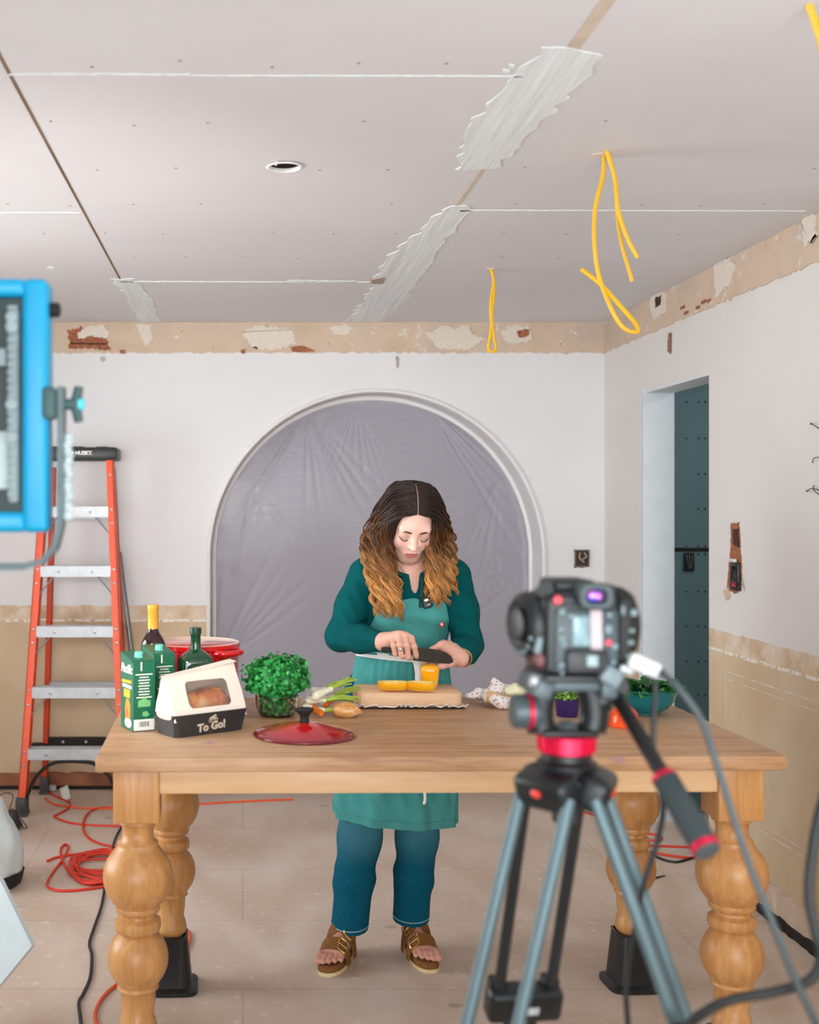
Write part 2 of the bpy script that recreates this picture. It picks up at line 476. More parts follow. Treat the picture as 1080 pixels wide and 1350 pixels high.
# seams, joint compound, screws
g = G()
for x, y0, y1 in ((ceil_pt(160, 371)[0], 1.2, ceil_pt(160, 371)[1]),):
    g.add([(x-.004, y0, -.0), (x+.004, y0, 0), (x+.004, y1, 0), (x-.004, y1, 0), (x-.004, y0, .0012), (x+.004, y0, .0012), (x+.004, y1, .0012), (x-.004, y1, .0012)],
          [(4, 5, 6, 7), (0, 1, 5, 4), (1, 2, 6, 5), (2, 3, 7, 6), (3, 0, 4, 7)], Mc)
M_seam = mat('seam gap', (120, 96, 76), .9, var=.35, vs=3)
M_seam2 = mat('taped seam', (210, 192, 174), .9, var=.1)
o = struct(g.done('seam', M_seam, ceil, smooth=False))
g = G(); xs = ceil_pt(632, 228)[0]
g.box((xs+.003, 2.6, HC-.0006), (.012, 2.7, .0012)); g.box((xs+.012, 2.0, HC-.0004), (.03, 1.1, .0006))
struct(g.done('seam', M_seam2, ceil, smooth=False))
def mud(pts, amp, seed, ridges=0, ax=0):
    g = G(); q2 = jag(pts, amp*1.2, max(.02, min(.05, amp*4)), seed); q2 = [(p.x, p.y) for p in spline([(a, b, 0) for a, b in q2+q2[:1]], 4)[:-1]]; hull_prism(g, q2, 0, .0025, Mc)
    struct(g.done('joint_compound', M_mud, ceil, smooth=False))
def cr(px0, py0, px1, py1, w):
    a, b = ceil_pt(px0, py0), ceil_pt(px1, py1); return [(a[0], a[1]-w), (b[0], b[1]-w), (b[0], b[1]+w), (a[0], a[1]+w)]
mud([(xs-.05, 2.50), (xs+.085, 2.55), (xs+.09, 2.62), (xs+.07, 3.0), (xs+.035, 3.4), (xs-.07, 3.42), (xs-.115, 3.05), (xs-.085, 2.7)], .010, 1)
a = ceil_pt(607, 272); b = ceil_pt(515, 424); 
mud([(xs-.03, a[1]-.02), (xs+.05, a[1]), (xs+.055, 4.4), (xs+.06, 5.0), (xs+.075, 5.6), (xs+.045, YB-.03), (xs-.135, YB-.03), (xs-.12, 5.5), (xs-.13, 4.7), (xs-.07, 4.2)], .012, 2)
xl = ceil_pt(160, 371)[0]
mud([(xl-.035, 5.06), (xl+.06, 5.06), (xl+.10, 5.6), (xl+.085, YB-.03), (xl-.02, YB-.03), (xl-.015, 5.5)], .010, 3)
mud(cr(160, 371, 500, 372, .008), .003, 4); mud(cr(12, 97, 250, 98, .005), .002, 5); mud(cr(250, 99, 688, 100, .0025), .001, 6)
mud(cr(607, 277, 1060, 278, .005), .002, 7); mud(cr(0, 280, 106, 280, .003), .001, 17)
mud(cr(380, 370, 470, 371, .012), .004, 18)
g = G(); hull_prism(g, jag([ceil_pt(*p) for p in ((490, 367), (506, 365), (508, 372), (492, 373))], .008, .02, 8), .002, .006, Mc); struct(g.done('paper_tear', mat('torn ceiling paper', (172, 150, 138), .9, var=.3, vs=60), ceil, smooth=False))
mud([ceil_pt(*p) for p in ((62, 352), (72, 352), (72, 354), (62, 354))], .003, 9)
for i, (px, py) in enumerate(((675, 86), (668, 93))): mud([ceil_pt(px+dx, py+dy) for dx, dy in ((-4, -2), (4, -1), (3, 2), (-4, 2))], .0012, 30+i)
g = G()                                            # bare streak beside the first patch
hull_prism(g, jag([ceil_pt(*p) for p in ((768, 78), (776, 78), (764, 95), (759, 95))], .004, .03, 3), 0, .001, Mc)
struct(g.done('paper_tear', mat('torn paper', (196, 170, 158), .9), ceil, smooth=False))
g = G()
for iy in range(12):
    y = 2.2+iy*.405
    for ix in range(-10, 15):
        x = ix*.205+.06*(iy % 3)
        if rnd.random() < .33 or not XL < x < XR-.1 or y > YB-.1: continue
        g.lathe([(0, .0012), (.0042, .001), (.0045, 0)], Matrix.Translation((x+rnd.uniform(-.02, .02), y+rnd.uniform(-.02, .02), HC)) @ Matrix.Diagonal((1, 1, -1, 1)), 8, False)
struct(g.done('drywall_screw', mat('screw head', (150, 138, 132), .7), ceil))
bpy.data.objects['drywall_screw']['kind'] = 'stuff'
# back wall with the arch
AX, AR, AZ = (496-CX)*YB/FPX, 218.5*YB/FPX, H-68*YB/FPX
g = G(); N = 64; DEP = .20
arc = [(AX+AR*math.cos(PI-PI*k/N), AZ+AR*math.sin(PI-PI*k/N)) for k in range(N+1)]
g.add([(XL, YB, 0), (AX-AR, YB, 0), (AX-AR, YB, HC), (XL, YB, HC)], [(0, 1, 2, 3)])
g.add([(AX+AR, YB, 0), (XR, YB, 0), (XR, YB, HC), (AX+AR, YB, HC)], [(0, 1, 2, 3)])
for k in range(N):
    (x0, z0), (x1, z1) = arc[k], arc[k+1]
    g.add([(x0, YB, z0), (x1, YB, z1), (x1, YB, HC), (x0, YB, HC)], [(0, 1, 2, 3)])
out = [(AX-AR, 0)]+arc+[(AX+AR, 0)]
for (x0, z0), (x1, z1) in zip(out, out[1:]):
    g.add([(x0, YB, z0), (x1, YB, z1), (x1, YB+DEP, z1), (x0, YB+DEP, z0)], [(0, 3, 2, 1)])
struct(g.done('wall_back', M_wall, angle=30))
g = G()                                            # moulding round the arch: a bead, a flat band and a second bead
g.tube([(x+(x-AX)*.012, YB-.006, z+.012*max(0, z-AZ)) for x, z in out], .011, 8)
struct(g.done('trim_1', M_white))
g = G(); k = .985
pts = [(AX+(x-AX)*k, YB+DEP-.02, AZ+(z-AZ)*k if z > AZ else z) for x, z in out]; g.tube(pts, .014, 8)
struct(g.done('trim_2', M_white))
# alcove behind the sheet
M_alc = mat('dim room beyond', (150, 146, 150), .9, var=.05)
g = G(); y0, y1 = YB+DEP+.02, YB+1.6
g.box((AX, y1, 1.2), (2.6, .04, 2.5)); g.box((AX-1.3, (y0+y1)/2, 1.2), (.04, y1-y0, 2.5)); g.box((AX+1.3, (y0+y1)/2, 1.2), (.04, y1-y0, 2.5)); g.box((AX, (y0+y1)/2, 2.46), (2.6, y1-y0, .04))
struct(g.done('wall_beyond', M_alc, smooth=False))
# right wall with doorway
D0, D1, DZ, WT = XR*FPX/(935-CX), XR*FPX/(850-CX), 2.055, .134
g = G(); xm = XR+WT/2
g.box((xm, (YF+D0)/2, HC/2), (WT, D0-YF, HC)); g.box((xm, (D1+YB+.3)/2, HC/2), (WT, YB+.3-D1, HC)); g.box((xm, (D0+D1)/2, (HC+DZ)/2), (WT, D1-D0, HC-DZ))
struct(g.done('wall_right', M_wallr, smooth=False))
struct(G().box((XL-.05, 2.1, HC/2), (.1, 8.6, HC)).done('wall_left', M_wall, smooth=False))
g = G(); t_ = .012
g.box((xm-.004, D1-t_/2, DZ/2), (WT+.016, t_, DZ)); g.box((xm, (D0+D1)/2, DZ-t_/2), (WT-.002, D1-D0, t_))
g.box((XR-.006, D1+.02, DZ/2), (.012, .045, DZ+.02))
struct(g.done('door_1', mat('fresh white jamb', (220, 227, 232), .6, var=.03), smooth=False))
# hallway of green moisture board
hall = struct(G().box((2.75, YH+.03, HC/2), (1.6, .06, HC)).done('wall_hall', M_teal, smooth=False))
WL[hall] = Vector((0, 0, 0))
struct(G().box((3.5, 5.0, HC/2), (.06, 3.0, HC)).done('wall_hallside', M_teal, smooth=False))
struct(G().box((2.75, 3.9, HC/2), (1.6, .06, HC)).done('wall_hallend', M_teal, smooth=False))
struct(G().box((2.77, 4.9, HC+.01), (1.45, 1.9, .02)).done('ceiling_hall', M_ceil, smooth=False))
g = G(); a = P(887, 724.5, YH); g.box((2.5, YH-.001, a.z), (1.1, .004, .018)); struct(g.done('board_gap', M_dark, hall, smooth=False))
g = G()
for px in (930, 921, 905):
    for py in (530, 578, 625, 671, 720, 731, 780, 826, 872, 916):
        if px == 905 and py % 2: continue
        p = P(px, py, YH-.0005); g.lathe([(0, .001), (.005, .0008), (.005, -.001)], Matrix.Translation(p) @ Matrix.Rotation(R(90), 4, 'X'), 8, False)
struct(g.done('board_screw', M_dark, hall)); bpy.data.objects['board_screw']['kind'] = 'stuff'
# bare plaster bands where the crown moulding was
Mb = Matrix(((1, 0, 0, 0), (0, 0, -1, YB), (0, 1, 0, 0), (0, 0, 0, 1)))
Mr = Matrix(((0, 0, -1, XR), (1, 0, 0, 0), (0, 1, 0, 0), (0, 0, 0, 1)))
ZB = 2.318
def strip(x0, x1, z0, z1, amp, seed):
    r_ = random.Random(seed); n = int((x1-x0)/.02); lo = [(x0+(x1-x0)*i/n, z0+r_.gauss(0, amp)) for i in range(n+1)]
    return lo
def band(name, x0, x1, M, seed):
    lo = strip(x0, x1, ZB, HC, .0035, seed); g = G(); n = len(lo); th = .006
    vs = [(x, z, th) for x, z in lo]+[(x, HC, th) for x, z in lo]+[(x, z, 0) for x, z in lo]
    fs = [(i, i+1, n+i+1, n+i) for i in range(n-1)]+[(2*n+i, 2*n+i+1, i+1, i) for i in range(n-1)]
    g.add(vs, fs, M); return struct(g.done(name, M_band, smooth=False))
bb = band('trim_3', XL, XR, Mb, 1); br = band('trim_4', 1.5, YB, Mr, 2)
for o in (bb, br): WL[o] = Vector((0, 0, 0))
def bpx(px, py): p = P(px, py, YB); return (p.x, p.z)
def rpx(px, py): Y = XR*FPX/(px-CX); return (Y, H-(py-CY)*Y/FPX)
def patch(name, pts, m, parent, M, conv, amp=.008, z=.006, th=.004, seed=0):
    z += .0003*(seed % 20); g = G(); hull_prism(g, jag([conv(*p) for p in pts], amp*.55, .009, seed), z-.004, z+th, M)
    return struct(g.done(name, m, parent, smooth=False))
M_cav2 = mat('shadowed brick joint', (70, 44, 34), .9)
patch('exposed_brick', [(90, 436), (108, 431), (112, 440), (140, 447), (147, 462), (120, 460), (92, 460)], M_brick, bb, Mb, bpx, .012, seed=1)
patch('brick_joint', [(93, 452), (140, 453), (140, 455), (93, 454)], M_cav2, bb, Mb, bpx, .002, z=.0075, seed=2)
patch('plaster_patch', [(103, 440), (115, 431), (135, 428), (145, 440), (142, 447), (118, 443), (104, 448)], M_plast, bb, Mb, bpx, .008, z=.009, seed=3)
patch('plaster_patch', [(320, 436), (345, 430), (385, 434), (392, 455), (345, 462), (325, 452)], M_plast, bb, Mb, bpx, .02, seed=4)
patch('plaster_patch', [(436, 432), (455, 428), (470, 434), (452, 442), (438, 440)], M_plast, bb, Mb, bpx, .012, seed=5)
patch('exposed_brick', [(383, 458), (400, 456), (416, 463), (402, 465), (386, 464)], M_brick, bb, Mb, bpx, .006, seed=6)
patch('exposed_brick', [(318, 461), (324, 460), (324, 466), (318, 466)], M_brick, bb, Mb, bpx, .004, seed=7)
patch('exposed_brick', [(158, 462), (165, 461), (165, 467), (159, 466)], M_brick, bb, Mb, bpx, .004, seed=8)
patch('plaster_patch', [(660, 440), (668, 430), (697, 431), (702, 448), (680, 455), (664, 450)], M_plast, bb, Mb, bpx, .014, seed=9)
patch('exposed_brick', [(680, 437), (696, 434), (697, 443), (684, 446)], M_brick, bb, Mb, bpx, .006, z=.009, seed=10)
patch('plaster_patch', [(180, 428), (198, 428), (202, 446), (192, 458)], M_plast, bb, Mb, bpx, .012, seed=11)
patch('plaster_patch', [(604, 430), (618, 430), (622, 440), (612, 446)], M_plast, bb, Mb, bpx, .006, seed=12)
patch('plaster_patch', [(560, 440), (585, 431), (612, 436), (640, 448), (618, 462), (580, 460)], M_plast, bb, Mb, bpx, .016, seed=13)
patch('plaster_patch', [(946, 350), (964, 340), (972, 345), (968, 372), (948, 392)], M_plast, br, Mr, rpx, .02, seed=14)
patch('plaster_patch', [(1062, 282), (1078, 276), (1080, 312), (1066, 324)], M_plast, br, Mr, rpx, .02, seed=15)
patch('exposed_brick', [(868, 392), (876, 390), (875, 402), (868, 406)], M_cav2, br, Mr, rpx, .008, seed=16)
patch('plaster_patch', [(860, 404), (862, 388), (868, 384), (880, 386), (880, 412), (866, 420)], M_plast, br, Mr, rpx, .012, z=.005, seed=17)
for i, (a, b) in enumerate(((905, 412), (920, 405), (935, 396), (900, 405), (928, 398))):
    patch('exposed_brick', [(a, b), (a+5, b-3), (a+5, b+1), (a, b+3)], M_brick, br, Mr, rpx, .004, seed=20+i)
wb = bpy.data.objects['wall_back']; wr = bpy.data.objects['wall_right']
for o in (wb, wr): WL[o] = Vector((0, 0, 0))
patch('exposed_brick', [(883.2, 440), (886, 438), (885.6, 466), (882.6, 464)], mat('brown plaster crack', (150, 112, 88), .9, var=.4, vs=60), wr, Mr, rpx, .006, z=.004, th=.0015, seed=31)
patch('plaster_patch', [(132, 471), (139, 470), (139, 476), (134, 477)], mat('grey plaster chip', (196, 186, 178), .9), wb, Mb, bpx, .003, z=.003, th=.001, seed=32)
patch('plaster_patch', [(522, 470), (525, 470), (525, 484), (523, 486)], mat('brown plaster chip', (176, 160, 148), .9), wb, Mb, bpx, .003, z=.003, th=.001, seed=33)
# plaster lines of the removed wainscot frame
g = G()
def rline(y0, z0, y1, z1, w=.006, seed=0):
    r_ = random.Random(seed); n = 40; a = Vector((y0, z0)); b = Vector((y1, z1)); d = (b-a).normalized(); q_ = Vector((-d.y, d.x))
    for i in range(n):
        if r_.random() < .15: continue
        p = a+(b-a)*i/n; p2 = a+(b-a)*(i+1)/n; ww = w*r_.uniform(.4, 1)
        g.add([(p+q_*ww/2)[:]+(0.0015,), (p2+q_*ww/2)[:]+(0.0015,), (p2-q_*ww/2)[:]+(0.0015,), (p-q_*ww/2)[:]+(0.0015,)], [(0, 1, 2, 3)], Mr)
rline(4.72, .845, 2.9, .845, seed=1); rline(4.66, .815, 2.9, .815, .004, 2); rline(4.72, .845, 4.72, .30, .005, 3); rline(4.66, .815, 4.66, .33, .004, 4)
rline(4.72, .30, 2.9, .30, .008, 5); rline(4.7, .325, 2.9, .325, .004, 6)
struct(g.done('plaster_line', M_plast, wr, smooth=False))
# rough strips along the floor
def rough_strip(name, x0, x1, z0, z1, M, m, th, seed):
    r_ = random.Random(seed); n = int((x1-x0)/.03); g = G()
    xs_ = [x0+(x1-x0)*i/n for i in range(n+1)]; zt = [z1+r_.uniform(-.007, .007) for _ in xs_]; hh = [th*r_.uniform(.7, 1) for _ in xs_]
    vs = [(x, z0, h) for x, h in zip(xs_, hh)]+[(x, z, h*.9) for x, z, h in zip(xs_, zt, hh)]+[(x, z, 0) for x, z in zip(xs_, zt)]
    N_ = n+1
    g.add(vs, [(i, i+1, N_+i+1, N_+i) for i in range(n)]+[(N_+i, N_+i+1, 2*N_+i+1, 2*N_+i) for i in range(n)], M)
    return struct(g.done(name, m, smooth=False))
M_oldwood = mat('old brown lath', (150, 96, 70), .85, var=.35, vs=8, bump=.3, bs=20)
rough_strip('baseboard_back', XL, AX-AR, .022, .085, Mb, M_oldwood, .03, 3)
rough_strip('baseboard_arch', AX+AR, XR, .022, .085, Mb, M_oldwood, .03, 4)
rough_strip('gap_shade_1', XL, AX-AR, 0, .024, Mb, M_dark, .02, 9)  # dark strip painted in for the shade of the gap at the floor
rough_strip('baseboard_right', .5, D0, .035, .125, Mr, M_band, .012, 5)
rough_strip('gap_shade_2', .5, D0, 0, .035, Mr, M_dark, .022, 6)  # dark strip stands in for the shaded open gap under the plaster strip
# ------------------------------------------------------------ things on walls and ceiling
def wire(g, pts, r=.0022): g.tube(spline(pts, 6), r, 6)
M_wire = mat('black wire', (28, 26, 26), .5)
t = thing('ceiling_light_hole', 'round hole cut for a light in the ceiling with chipped white rim', 'hole', (hx, hy, HC))
g = G(); g.lathe([(.046, .0), (.054, -.0035), (.047, -.006), (.043, -.002), (.043, .004)], Matrix.Translation((hx, hy, HC)), 32, False); g.done('rim', mat('white chipped gypsum', (240, 238, 236), .8, bump=.4, bs=90), t)
g = G(); g.lathe([(.045, .006), (.05, .10), (0, .10)], Matrix.Translation((hx, hy, HC)), 32, False)
g.done('cavity', M_dark, t)
g = G(); g.box((hx-.015, hy+.02, HC+.045), (.05, .03, .02), Matrix.Rotation(.5, 3, 'Z')); g.box((hx+.02, hy+.01, HC+.06), (.03, .06, .02)); g.done('lath', mat('reddish lath', (150, 70, 66), .8, var=.3), t, smooth=False)
g = G(); g.tube(spline([(hx-.02, hy-.05, HC+.002), (hx-.024, hy-.058, HC-.006), (hx-.026, hy-.054, HC-.014)], 4), .003, 6); g.done('chip', M_plast, t)

M_yel = mat('yellow cable sheath', (238, 186, 36), .45, var=.06)
def cable_px(pts, Y): return spline([P(a, b, Y+(c[0] if c else 0)) for a, b, *c in pts], 8)
Y1 = (HC-H)*FPX/(CY-203); b0 = P(797, 203, Y1)
t = thing('hanging_cable', 'long yellow electrical cable looping down from the ceiling near the doorway', 'cable', b0, 'yellow cables hanging from the ceiling')
G().tube(cable_px([(797, 199), (795, 232), (785, 275), (784, 320), (789, 360), (803, 400, -.02), (820, 430, -.03), (838, 438, -.03), (839, 428, -.02), (815, 400), (791, 374), (767, 355, .03)], Y1), .0062, 8).done('strand', M_yel, t)
G().tube(cable_px([(800, 199), (811, 235), (815, 275), (827, 313), (841, 340)], Y1-.03), .0062, 8).done('strand', M_yel, t)
G().tube(cable_px([(802, 199), (811, 240), (815, 292), (822, 330), (834, 371)], Y1+.02), .0058, 8).done('strand', M_yel, t)
g = G(); hull_prism(g, jag([ceil_pt(*p) for p in ((781, 203), (797, 201), (806, 206), (790, 207))], .004, .02, 3), 0, .002, Mc); g.done('cut_hole', M_plast, t, smooth=False)
Y2 = (HC-H)*FPX/(CY-355); b0 = P(648, 355, Y2)
t = thing('hanging_cable', 'short yellow electrical cable hanging from ceiling in front of the stripped plaster band', 'cable', b0, 'yellow cables hanging from the ceiling')
G().tube(cable_px([(646, 352), (651, 370), (647, 400), (648, 430), (644, 458), (650, 464), (654, 458), (651, 442), (649, 412), (652, 380), (648, 352)], Y2), .0066, 8).done('strand', M_yel, t)
g = G(); hull_prism(g, jag([ceil_pt(*p) for p in ((642, 354), (652, 353), (654, 357), (644, 357))], .004, .02, 3), 0, .002, Mc); g.done('cut_hole', M_plast, t, smooth=False)
Y3 = 2.3
t = thing('hanging_cable', 'yellow electrical cable hanging from ceiling at the top right corner of the photo', 'cable', P(1073, 0, Y3), 'yellow cables hanging from the ceiling')
G().tube(cable_px([(1066, 6), (1071, 18), (1077, 36), (1084, 60), (1092, 110)], Y3), .0075, 8).done('strand', M_yel, t)

t = thing('junction_box', 'small dark electrical box cut into the white back wall beside the arch', 'electrical box', P(767, 747, YB))
c = P(767, 736, YB)
g = G(); hull_prism(g, jag([bpx(*p) for p in ((757, 725), (777, 725), (777, 748), (757, 748))], .003, .02, 3), -.002, .002, Mb); g.done('cavity', mat('brown box cavity', (66, 50, 42), .8, var=.4, vs=60), t, smooth=False)
g = G()
for dx in (-.036, .036): g.box((c.x+dx, YB-.005, c.z), (.006, .01, .085))
for dz in (-.043, .043): g.box((c.x, YB-.005, c.z+dz), (.078, .01, .006))
g.done('frame', mat('dull metal box', (120, 108, 100), .5, .4), t, smooth=False)
g = G(); wire(g, [(c.x-.01, YB-.004, c.z+.03), (c.x-.015, YB-.016, c.z), (c.x+.01, YB-.012, c.z-.02)], .003); wire(g, [(c.x+.012, YB-.004, c.z+.03), (c.x+.02, YB-.018, c.z+.01), (c.x+.0, YB-.014, c.z-.005)], .003); g.done('wire', mat('pale wire', (196, 176, 160), .5), t)

t = thing('junction_box', 'black switch box with loose wires in the blue green hallway board', 'electrical box', P(908, 753, YH))
c = P(908, 741, YH)
G().rbox((c.x, YH-.004, c.z), (.052, .012, .09), .004).done('box', M_soft, t)
g = G()
for i in range(3): wire(g, [(c.x-.014+.014*i, YH-.008, c.z+.035), (c.x-.012+.011*i, YH-.022, c.z+.005), (c.x-.004+.006*i, YH-.014, c.z-.03)], .002)
g.done('wire', mat('grey wires', (110, 110, 108), .5), t)

t = thing('junction_box', 'wired switch box in a ragged brick hole in the right wall', 'electrical box', (XR, 4.61, 1.15))
patch('cavity', [(964, 690), (975, 689), (976, 700), (977, 724), (979, 745), (978, 778), (970, 783), (959, 776), (962, 740), (964, 720)], M_brick, t, Mr, rpx, .006, z=.001, th=.001, seed=1)['kind'] = ''
patch('dark_gap', [(968, 698), (975, 697), (976, 722), (968, 718)], M_cav2, t, Mr, rpx, .005, z=.003, th=.001, seed=2)['kind'] = ''
patch('broken_plaster', [(955, 778), (962, 774), (964, 788), (958, 792)], mat('tan plaster', (206, 180, 156), .9), t, Mr, rpx, .006, z=.002, th=.001, seed=3)['kind'] = ''
for o in t.children:
    if 'kind' in o: del o['kind']
y, z = rpx(972, 760); y2, z2 = rpx(972, 745)
G().rbox((XR-.006, y, z), (.016, .075, .11), .004).done('box', M_black, t)
g = G(); g.rbox((XR-.014, y+.005, z+.062), (.012, .05, .014), .003); g.done('cable_jacket', mat('white cable jacket', (220, 214, 206), .5), t)
g = G(); g.rbox((XR-.016, y-.01, z-.03), (.008, .03, .02), .003); g.done('wire_nut', mat('red wire nut', (190, 40, 60), .5), t)
g = G()
for i in range(4):
    wire(g, [(XR-.012, y+.02-.01*i, z+.04), (XR-.035-.006*i, y-.03-.012*i, z+.03-.02*i), (XR-.02, y-.05-.01*i, z-.01-.012*i), (XR-.012, y-.01, z-.045+.01*i)], .0018)
g.done('wire', M_wire, t)

t = thing('wall_wires', 'cut black wires poking out of the right wall by the photo edge', 'wires', (XR, rpx(1078, 645)[0], 1.5))
for pts in (((1064, 646), (1070, 648), (1076, 644), (1086, 648)), ((1074, 640), (1079, 645), (1080, 652)), ((1070, 560), (1076, 558), (1082, 566)), ((1072, 610), (1080, 604), (1086, 602))):
    g = G(); n_ = len(pts)
    wire(g, [(XR-.002-.014*math.sin(PI*i/(n_-1)), *rpx(*p)) for i, p in enumerate(pts)], .0016); g.done('wire', M_wire, t)

# ------------------------------------------------------------ plastic sheet over the arch
def sheet_mat():
    t = NT('milky plastic film'); v = t.coord('Position')
    n = t.noise(v, 3, 4); n2 = t.noise(v, 70, 3); n3 = t.noise(t.coord('Position', (1, 1, 5)), 9, 5, .65, 1.2)
    b = t.b; b.inputs['Base Color'].default_value = S((190, 187, 199)); b.inputs['Roughness'].default_value = .22
    b.inputs['Coat Weight'].default_value = .3; b.inputs['Coat Roughness'].default_value = .2
    t.bump(t.math('ADD', t.math('MULTIPLY', n3, 1.0), t.math('MULTIPLY', n2, .12)), .38, .012)
    tr = t.n('ShaderNodeBsdfTranslucent'); tr.inputs['Color'].default_value = S((200, 190, 196))
    tp = t.n('ShaderNodeBsdfTransparent'); tp.inputs['Color'].default_value = S((235, 228, 234))
    m1 = t.n('ShaderNodeMixShader'); m1.inputs[0].default_value = .32; t.l(b.outputs[0], m1.inputs[1]); t.l(tr.outputs[0], m1.inputs[2])
    m2 = t.n('ShaderNodeMixShader'); m2.inputs[0].default_value = .22; t.l(m1.outputs[0], m2.inputs[1]); t.l(tp.outputs[0], m2.inputs[2])
    t.l(m2.outputs[0], t.out.inputs['Surface']); return t.m
YS = YB+DEP-.012; AR2 = AR*.99
def pleat(x, z):
    h = 0
    # folds fanning out from where the film is taped: point, height, spacing (deg), angle range (deg), reach
    for px, py, am, da, a0, a1, ln in ((405, 540, .0045, 6.5, 195, 320, .42), (470, 530, .003, 8, 200, 300, .3), (566, 535, .0045, 4.5, 290, 345, .75), (660, 625, .003, 7, 200, 300, .4), (283, 880, .004, 8, 20, 100, .45), (690, 760, .003, 9, 110, 230, .4), (330, 640, .003, 9, 250, 360, .35)):
        c_ = P(px, py, YS); dx, dz = x-c_.x, z-c_.z; r_ = math.hypot(dx, dz); th = math.degrees(math.atan2(dz, dx)) % 360
        if not a0 < th < a1: continue
        w = min(1, (th-a0)/12, (a1-th)/12)
        q_ = (math.sin(2*PI*th/da+2*math.sin(th*.13))*.5+.5)**5*(.5+.5*math.sin(th*.9+px))
        h += 2.6*am*q_*w*math.exp(-(r_/ln)**2)*min(1, r_/.10)
    h += .008*math.sin(x*3.1+z*2.2)+.005*math.sin(4*z-2*x)
    return h
g = G(); nz, nx = 150, 150
def sp(u, v):
    z = v*(AZ+AR2); hw = AR2 if z <= AZ else math.sqrt(max(AR2**2-(z-AZ)**2, 0))
    x = AX+(2*u-1)*hw
    e = min(1, (1-abs(2*u-1))*hw/.04, (AZ+AR2-z)/.04)
    return (x, YS-.004+pleat(x, z)*max(0, e), z+.002)
g.grid(sp, nx, nz)
tag(g.done('plastic_sheet', sheet_mat(), angle=0), 'wrinkled milky plastic sheeting taped across the arched opening', 'plastic sheet')
# ------------------------------------------------------------ table (local frame, then turned about a degree)
TC = Vector((.484, 3.333, 0)); TW, TD, TT = 1.70, .905, .037; TRZ = R(.8)
def top_mat():
    t = NT('worn table top'); v = t.coord('Object', (1.3, 15, 15)); w = t.coord('Object')
    n1 = t.noise(v, 2.4, 6, .62, .5); n2 = t.noise(v, 8, 4, .6); n3 = t.noise(w, 3, 4, .6); n4 = t.noise(w, 14, 3, .6)
    c = t.ramp(t.math('ADD', t.math('MULTIPLY', n1, .7), t.math('MULTIPLY', n2, .3)), [(.32, S((150, 106, 72))), (.5, S((186, 142, 102))), (.7, S((206, 166, 126)))])
    c = t.mix(t.ramp(n3, [(.45, (0, 0, 0)), (.7, (.5, .5, .5))]), c, S((214, 182, 152)))
    c = t.mix(t.ramp(n4, [(.68, (0, 0, 0)), (.74, (.3, .3, .3))]), c, S((120, 84, 58)))
    # a few paint stains: violet, blue and pink
    for i, col in enumerate(((110, 90, 160), (70, 80, 150), (220, 150, 180))):
        m = t.n('ShaderNodeMapping'); m.inputs['Location'].default_value = (i*3.1, i*1.7, i*.9); t.l(w, m.inputs['Vector'])
        nn = t.noise(m.outputs[0], 5, 2, .5)
        c = t.mix(t.ramp(nn, [(.71, (0, 0, 0)), (.77, (.55, .55, .55))]), c, S(col))
    t.l(c, t.b.inputs['Base Color']); t.b.inputs['Roughness'].default_value = .5; t.bump(n2, .1, .003); return t.m
M_pine = wood('honey pine', (232, 196, 152), (212, 168, 122), 0, .42)
M_pinez = wood('honey pine turned', (216, 164, 106), (182, 124, 68), 2, .38)
tb = thing('dining_table', 'large honey pine farmhouse table with fat turned legs and paint stains', 'table', (0, 0, 0))
g = G(); g.rbox((0, 0, HT-TT/2), (TW, TD, TT), .006, seg=2); g.done('tabletop', top_mat(), tb, local=True)
zb = HT-TT; ah = .064; ix, iy = TW/2-.085, TD/2-.085
g = G(); g.rbox((0, -iy-.02, zb-ah/2), (2*ix-.10, .028, ah), .002); g.done('apron_rail', M_pine, tb, local=True)
g = G(); g.rbox((0, iy+.02, zb-ah/2), (2*ix-.10, .028, ah), .002); g.done('apron_rail', M_pine, tb, local=True)
M_piney = wood('honey pine across', (232, 196, 152), (212, 168, 122), 1, .42)
for s_ in (-1, 1):
    g = G(); g.rbox((s_*(ix+.02), 0, zb-ah/2), (.028, 2*iy-.10, ah), .002); g.done('apron_rail', M_piney, tb, local=True)
YL = 2.97
def lz(py): return H-(py-CY)*YL/FPX
def lr(px): return px*YL/FPX/2
LEG = [(lr(50), lz(1078)), (lr(53), lz(1082)), (lr(44), lz(1085)), (lr(41), lz(1094)), (lr(42), lz(1104)), (lr(54), lz(1109)), (lr(54), lz(1114)), (lr(60), lz(1117))]
c0, R0 = lz(1153), lr(92); zt, zb_ = lz(1116), lz(1191)
for i in range(1, 15):
    z = zt+(zb_-zt)*i/15; e = (z-c0)/(lz(1108)-c0) if z > c0 else (c0-z)/(c0-lz(1202)); LEG.append((R0*math.sqrt(max(.05, 1-e*e)), z))
LEG += [(lr(58), lz(1192)), (lr(60), lz(1196)), (lr(56), lz(1200)), (lr(45), lz(1203)), (lr(46), lz(1207)), (lr(60), lz(1211)), (lr(62), lz(1218)), (lr(59), lz(1224)), (lr(48), lz(1228))]
c1, R1 = lz(1262), lr(80); zt, zb_ = lz(1229), lz(1294)
for i in range(1, 13):
    z = zt+(zb_-zt)*i/13; e = (z-c1)/(lz(1218)-c1) if z > c1 else (c1-z)/(c1-lz(1304)); LEG.append((R1*math.sqrt(max(.05, 1-e*e)), z))
LEG += [(lr(52), lz(1296)), (lr(55), lz(1300)), (lr(46), lz(1304)), (lr(46), lz(1318)), (lr(41), lz(1336)), (lr(46), lz(1340)), (lr(50), lz(1350)), (lr(52), lz(1356)), (lr(46), lz(1362)), (lr(38), lz(1366))]
zz = LEG[-1][1]; LEG += [(.036, zz-.02), (.032, .19), (.031, .12), (.034, .10), (.034, .06)]
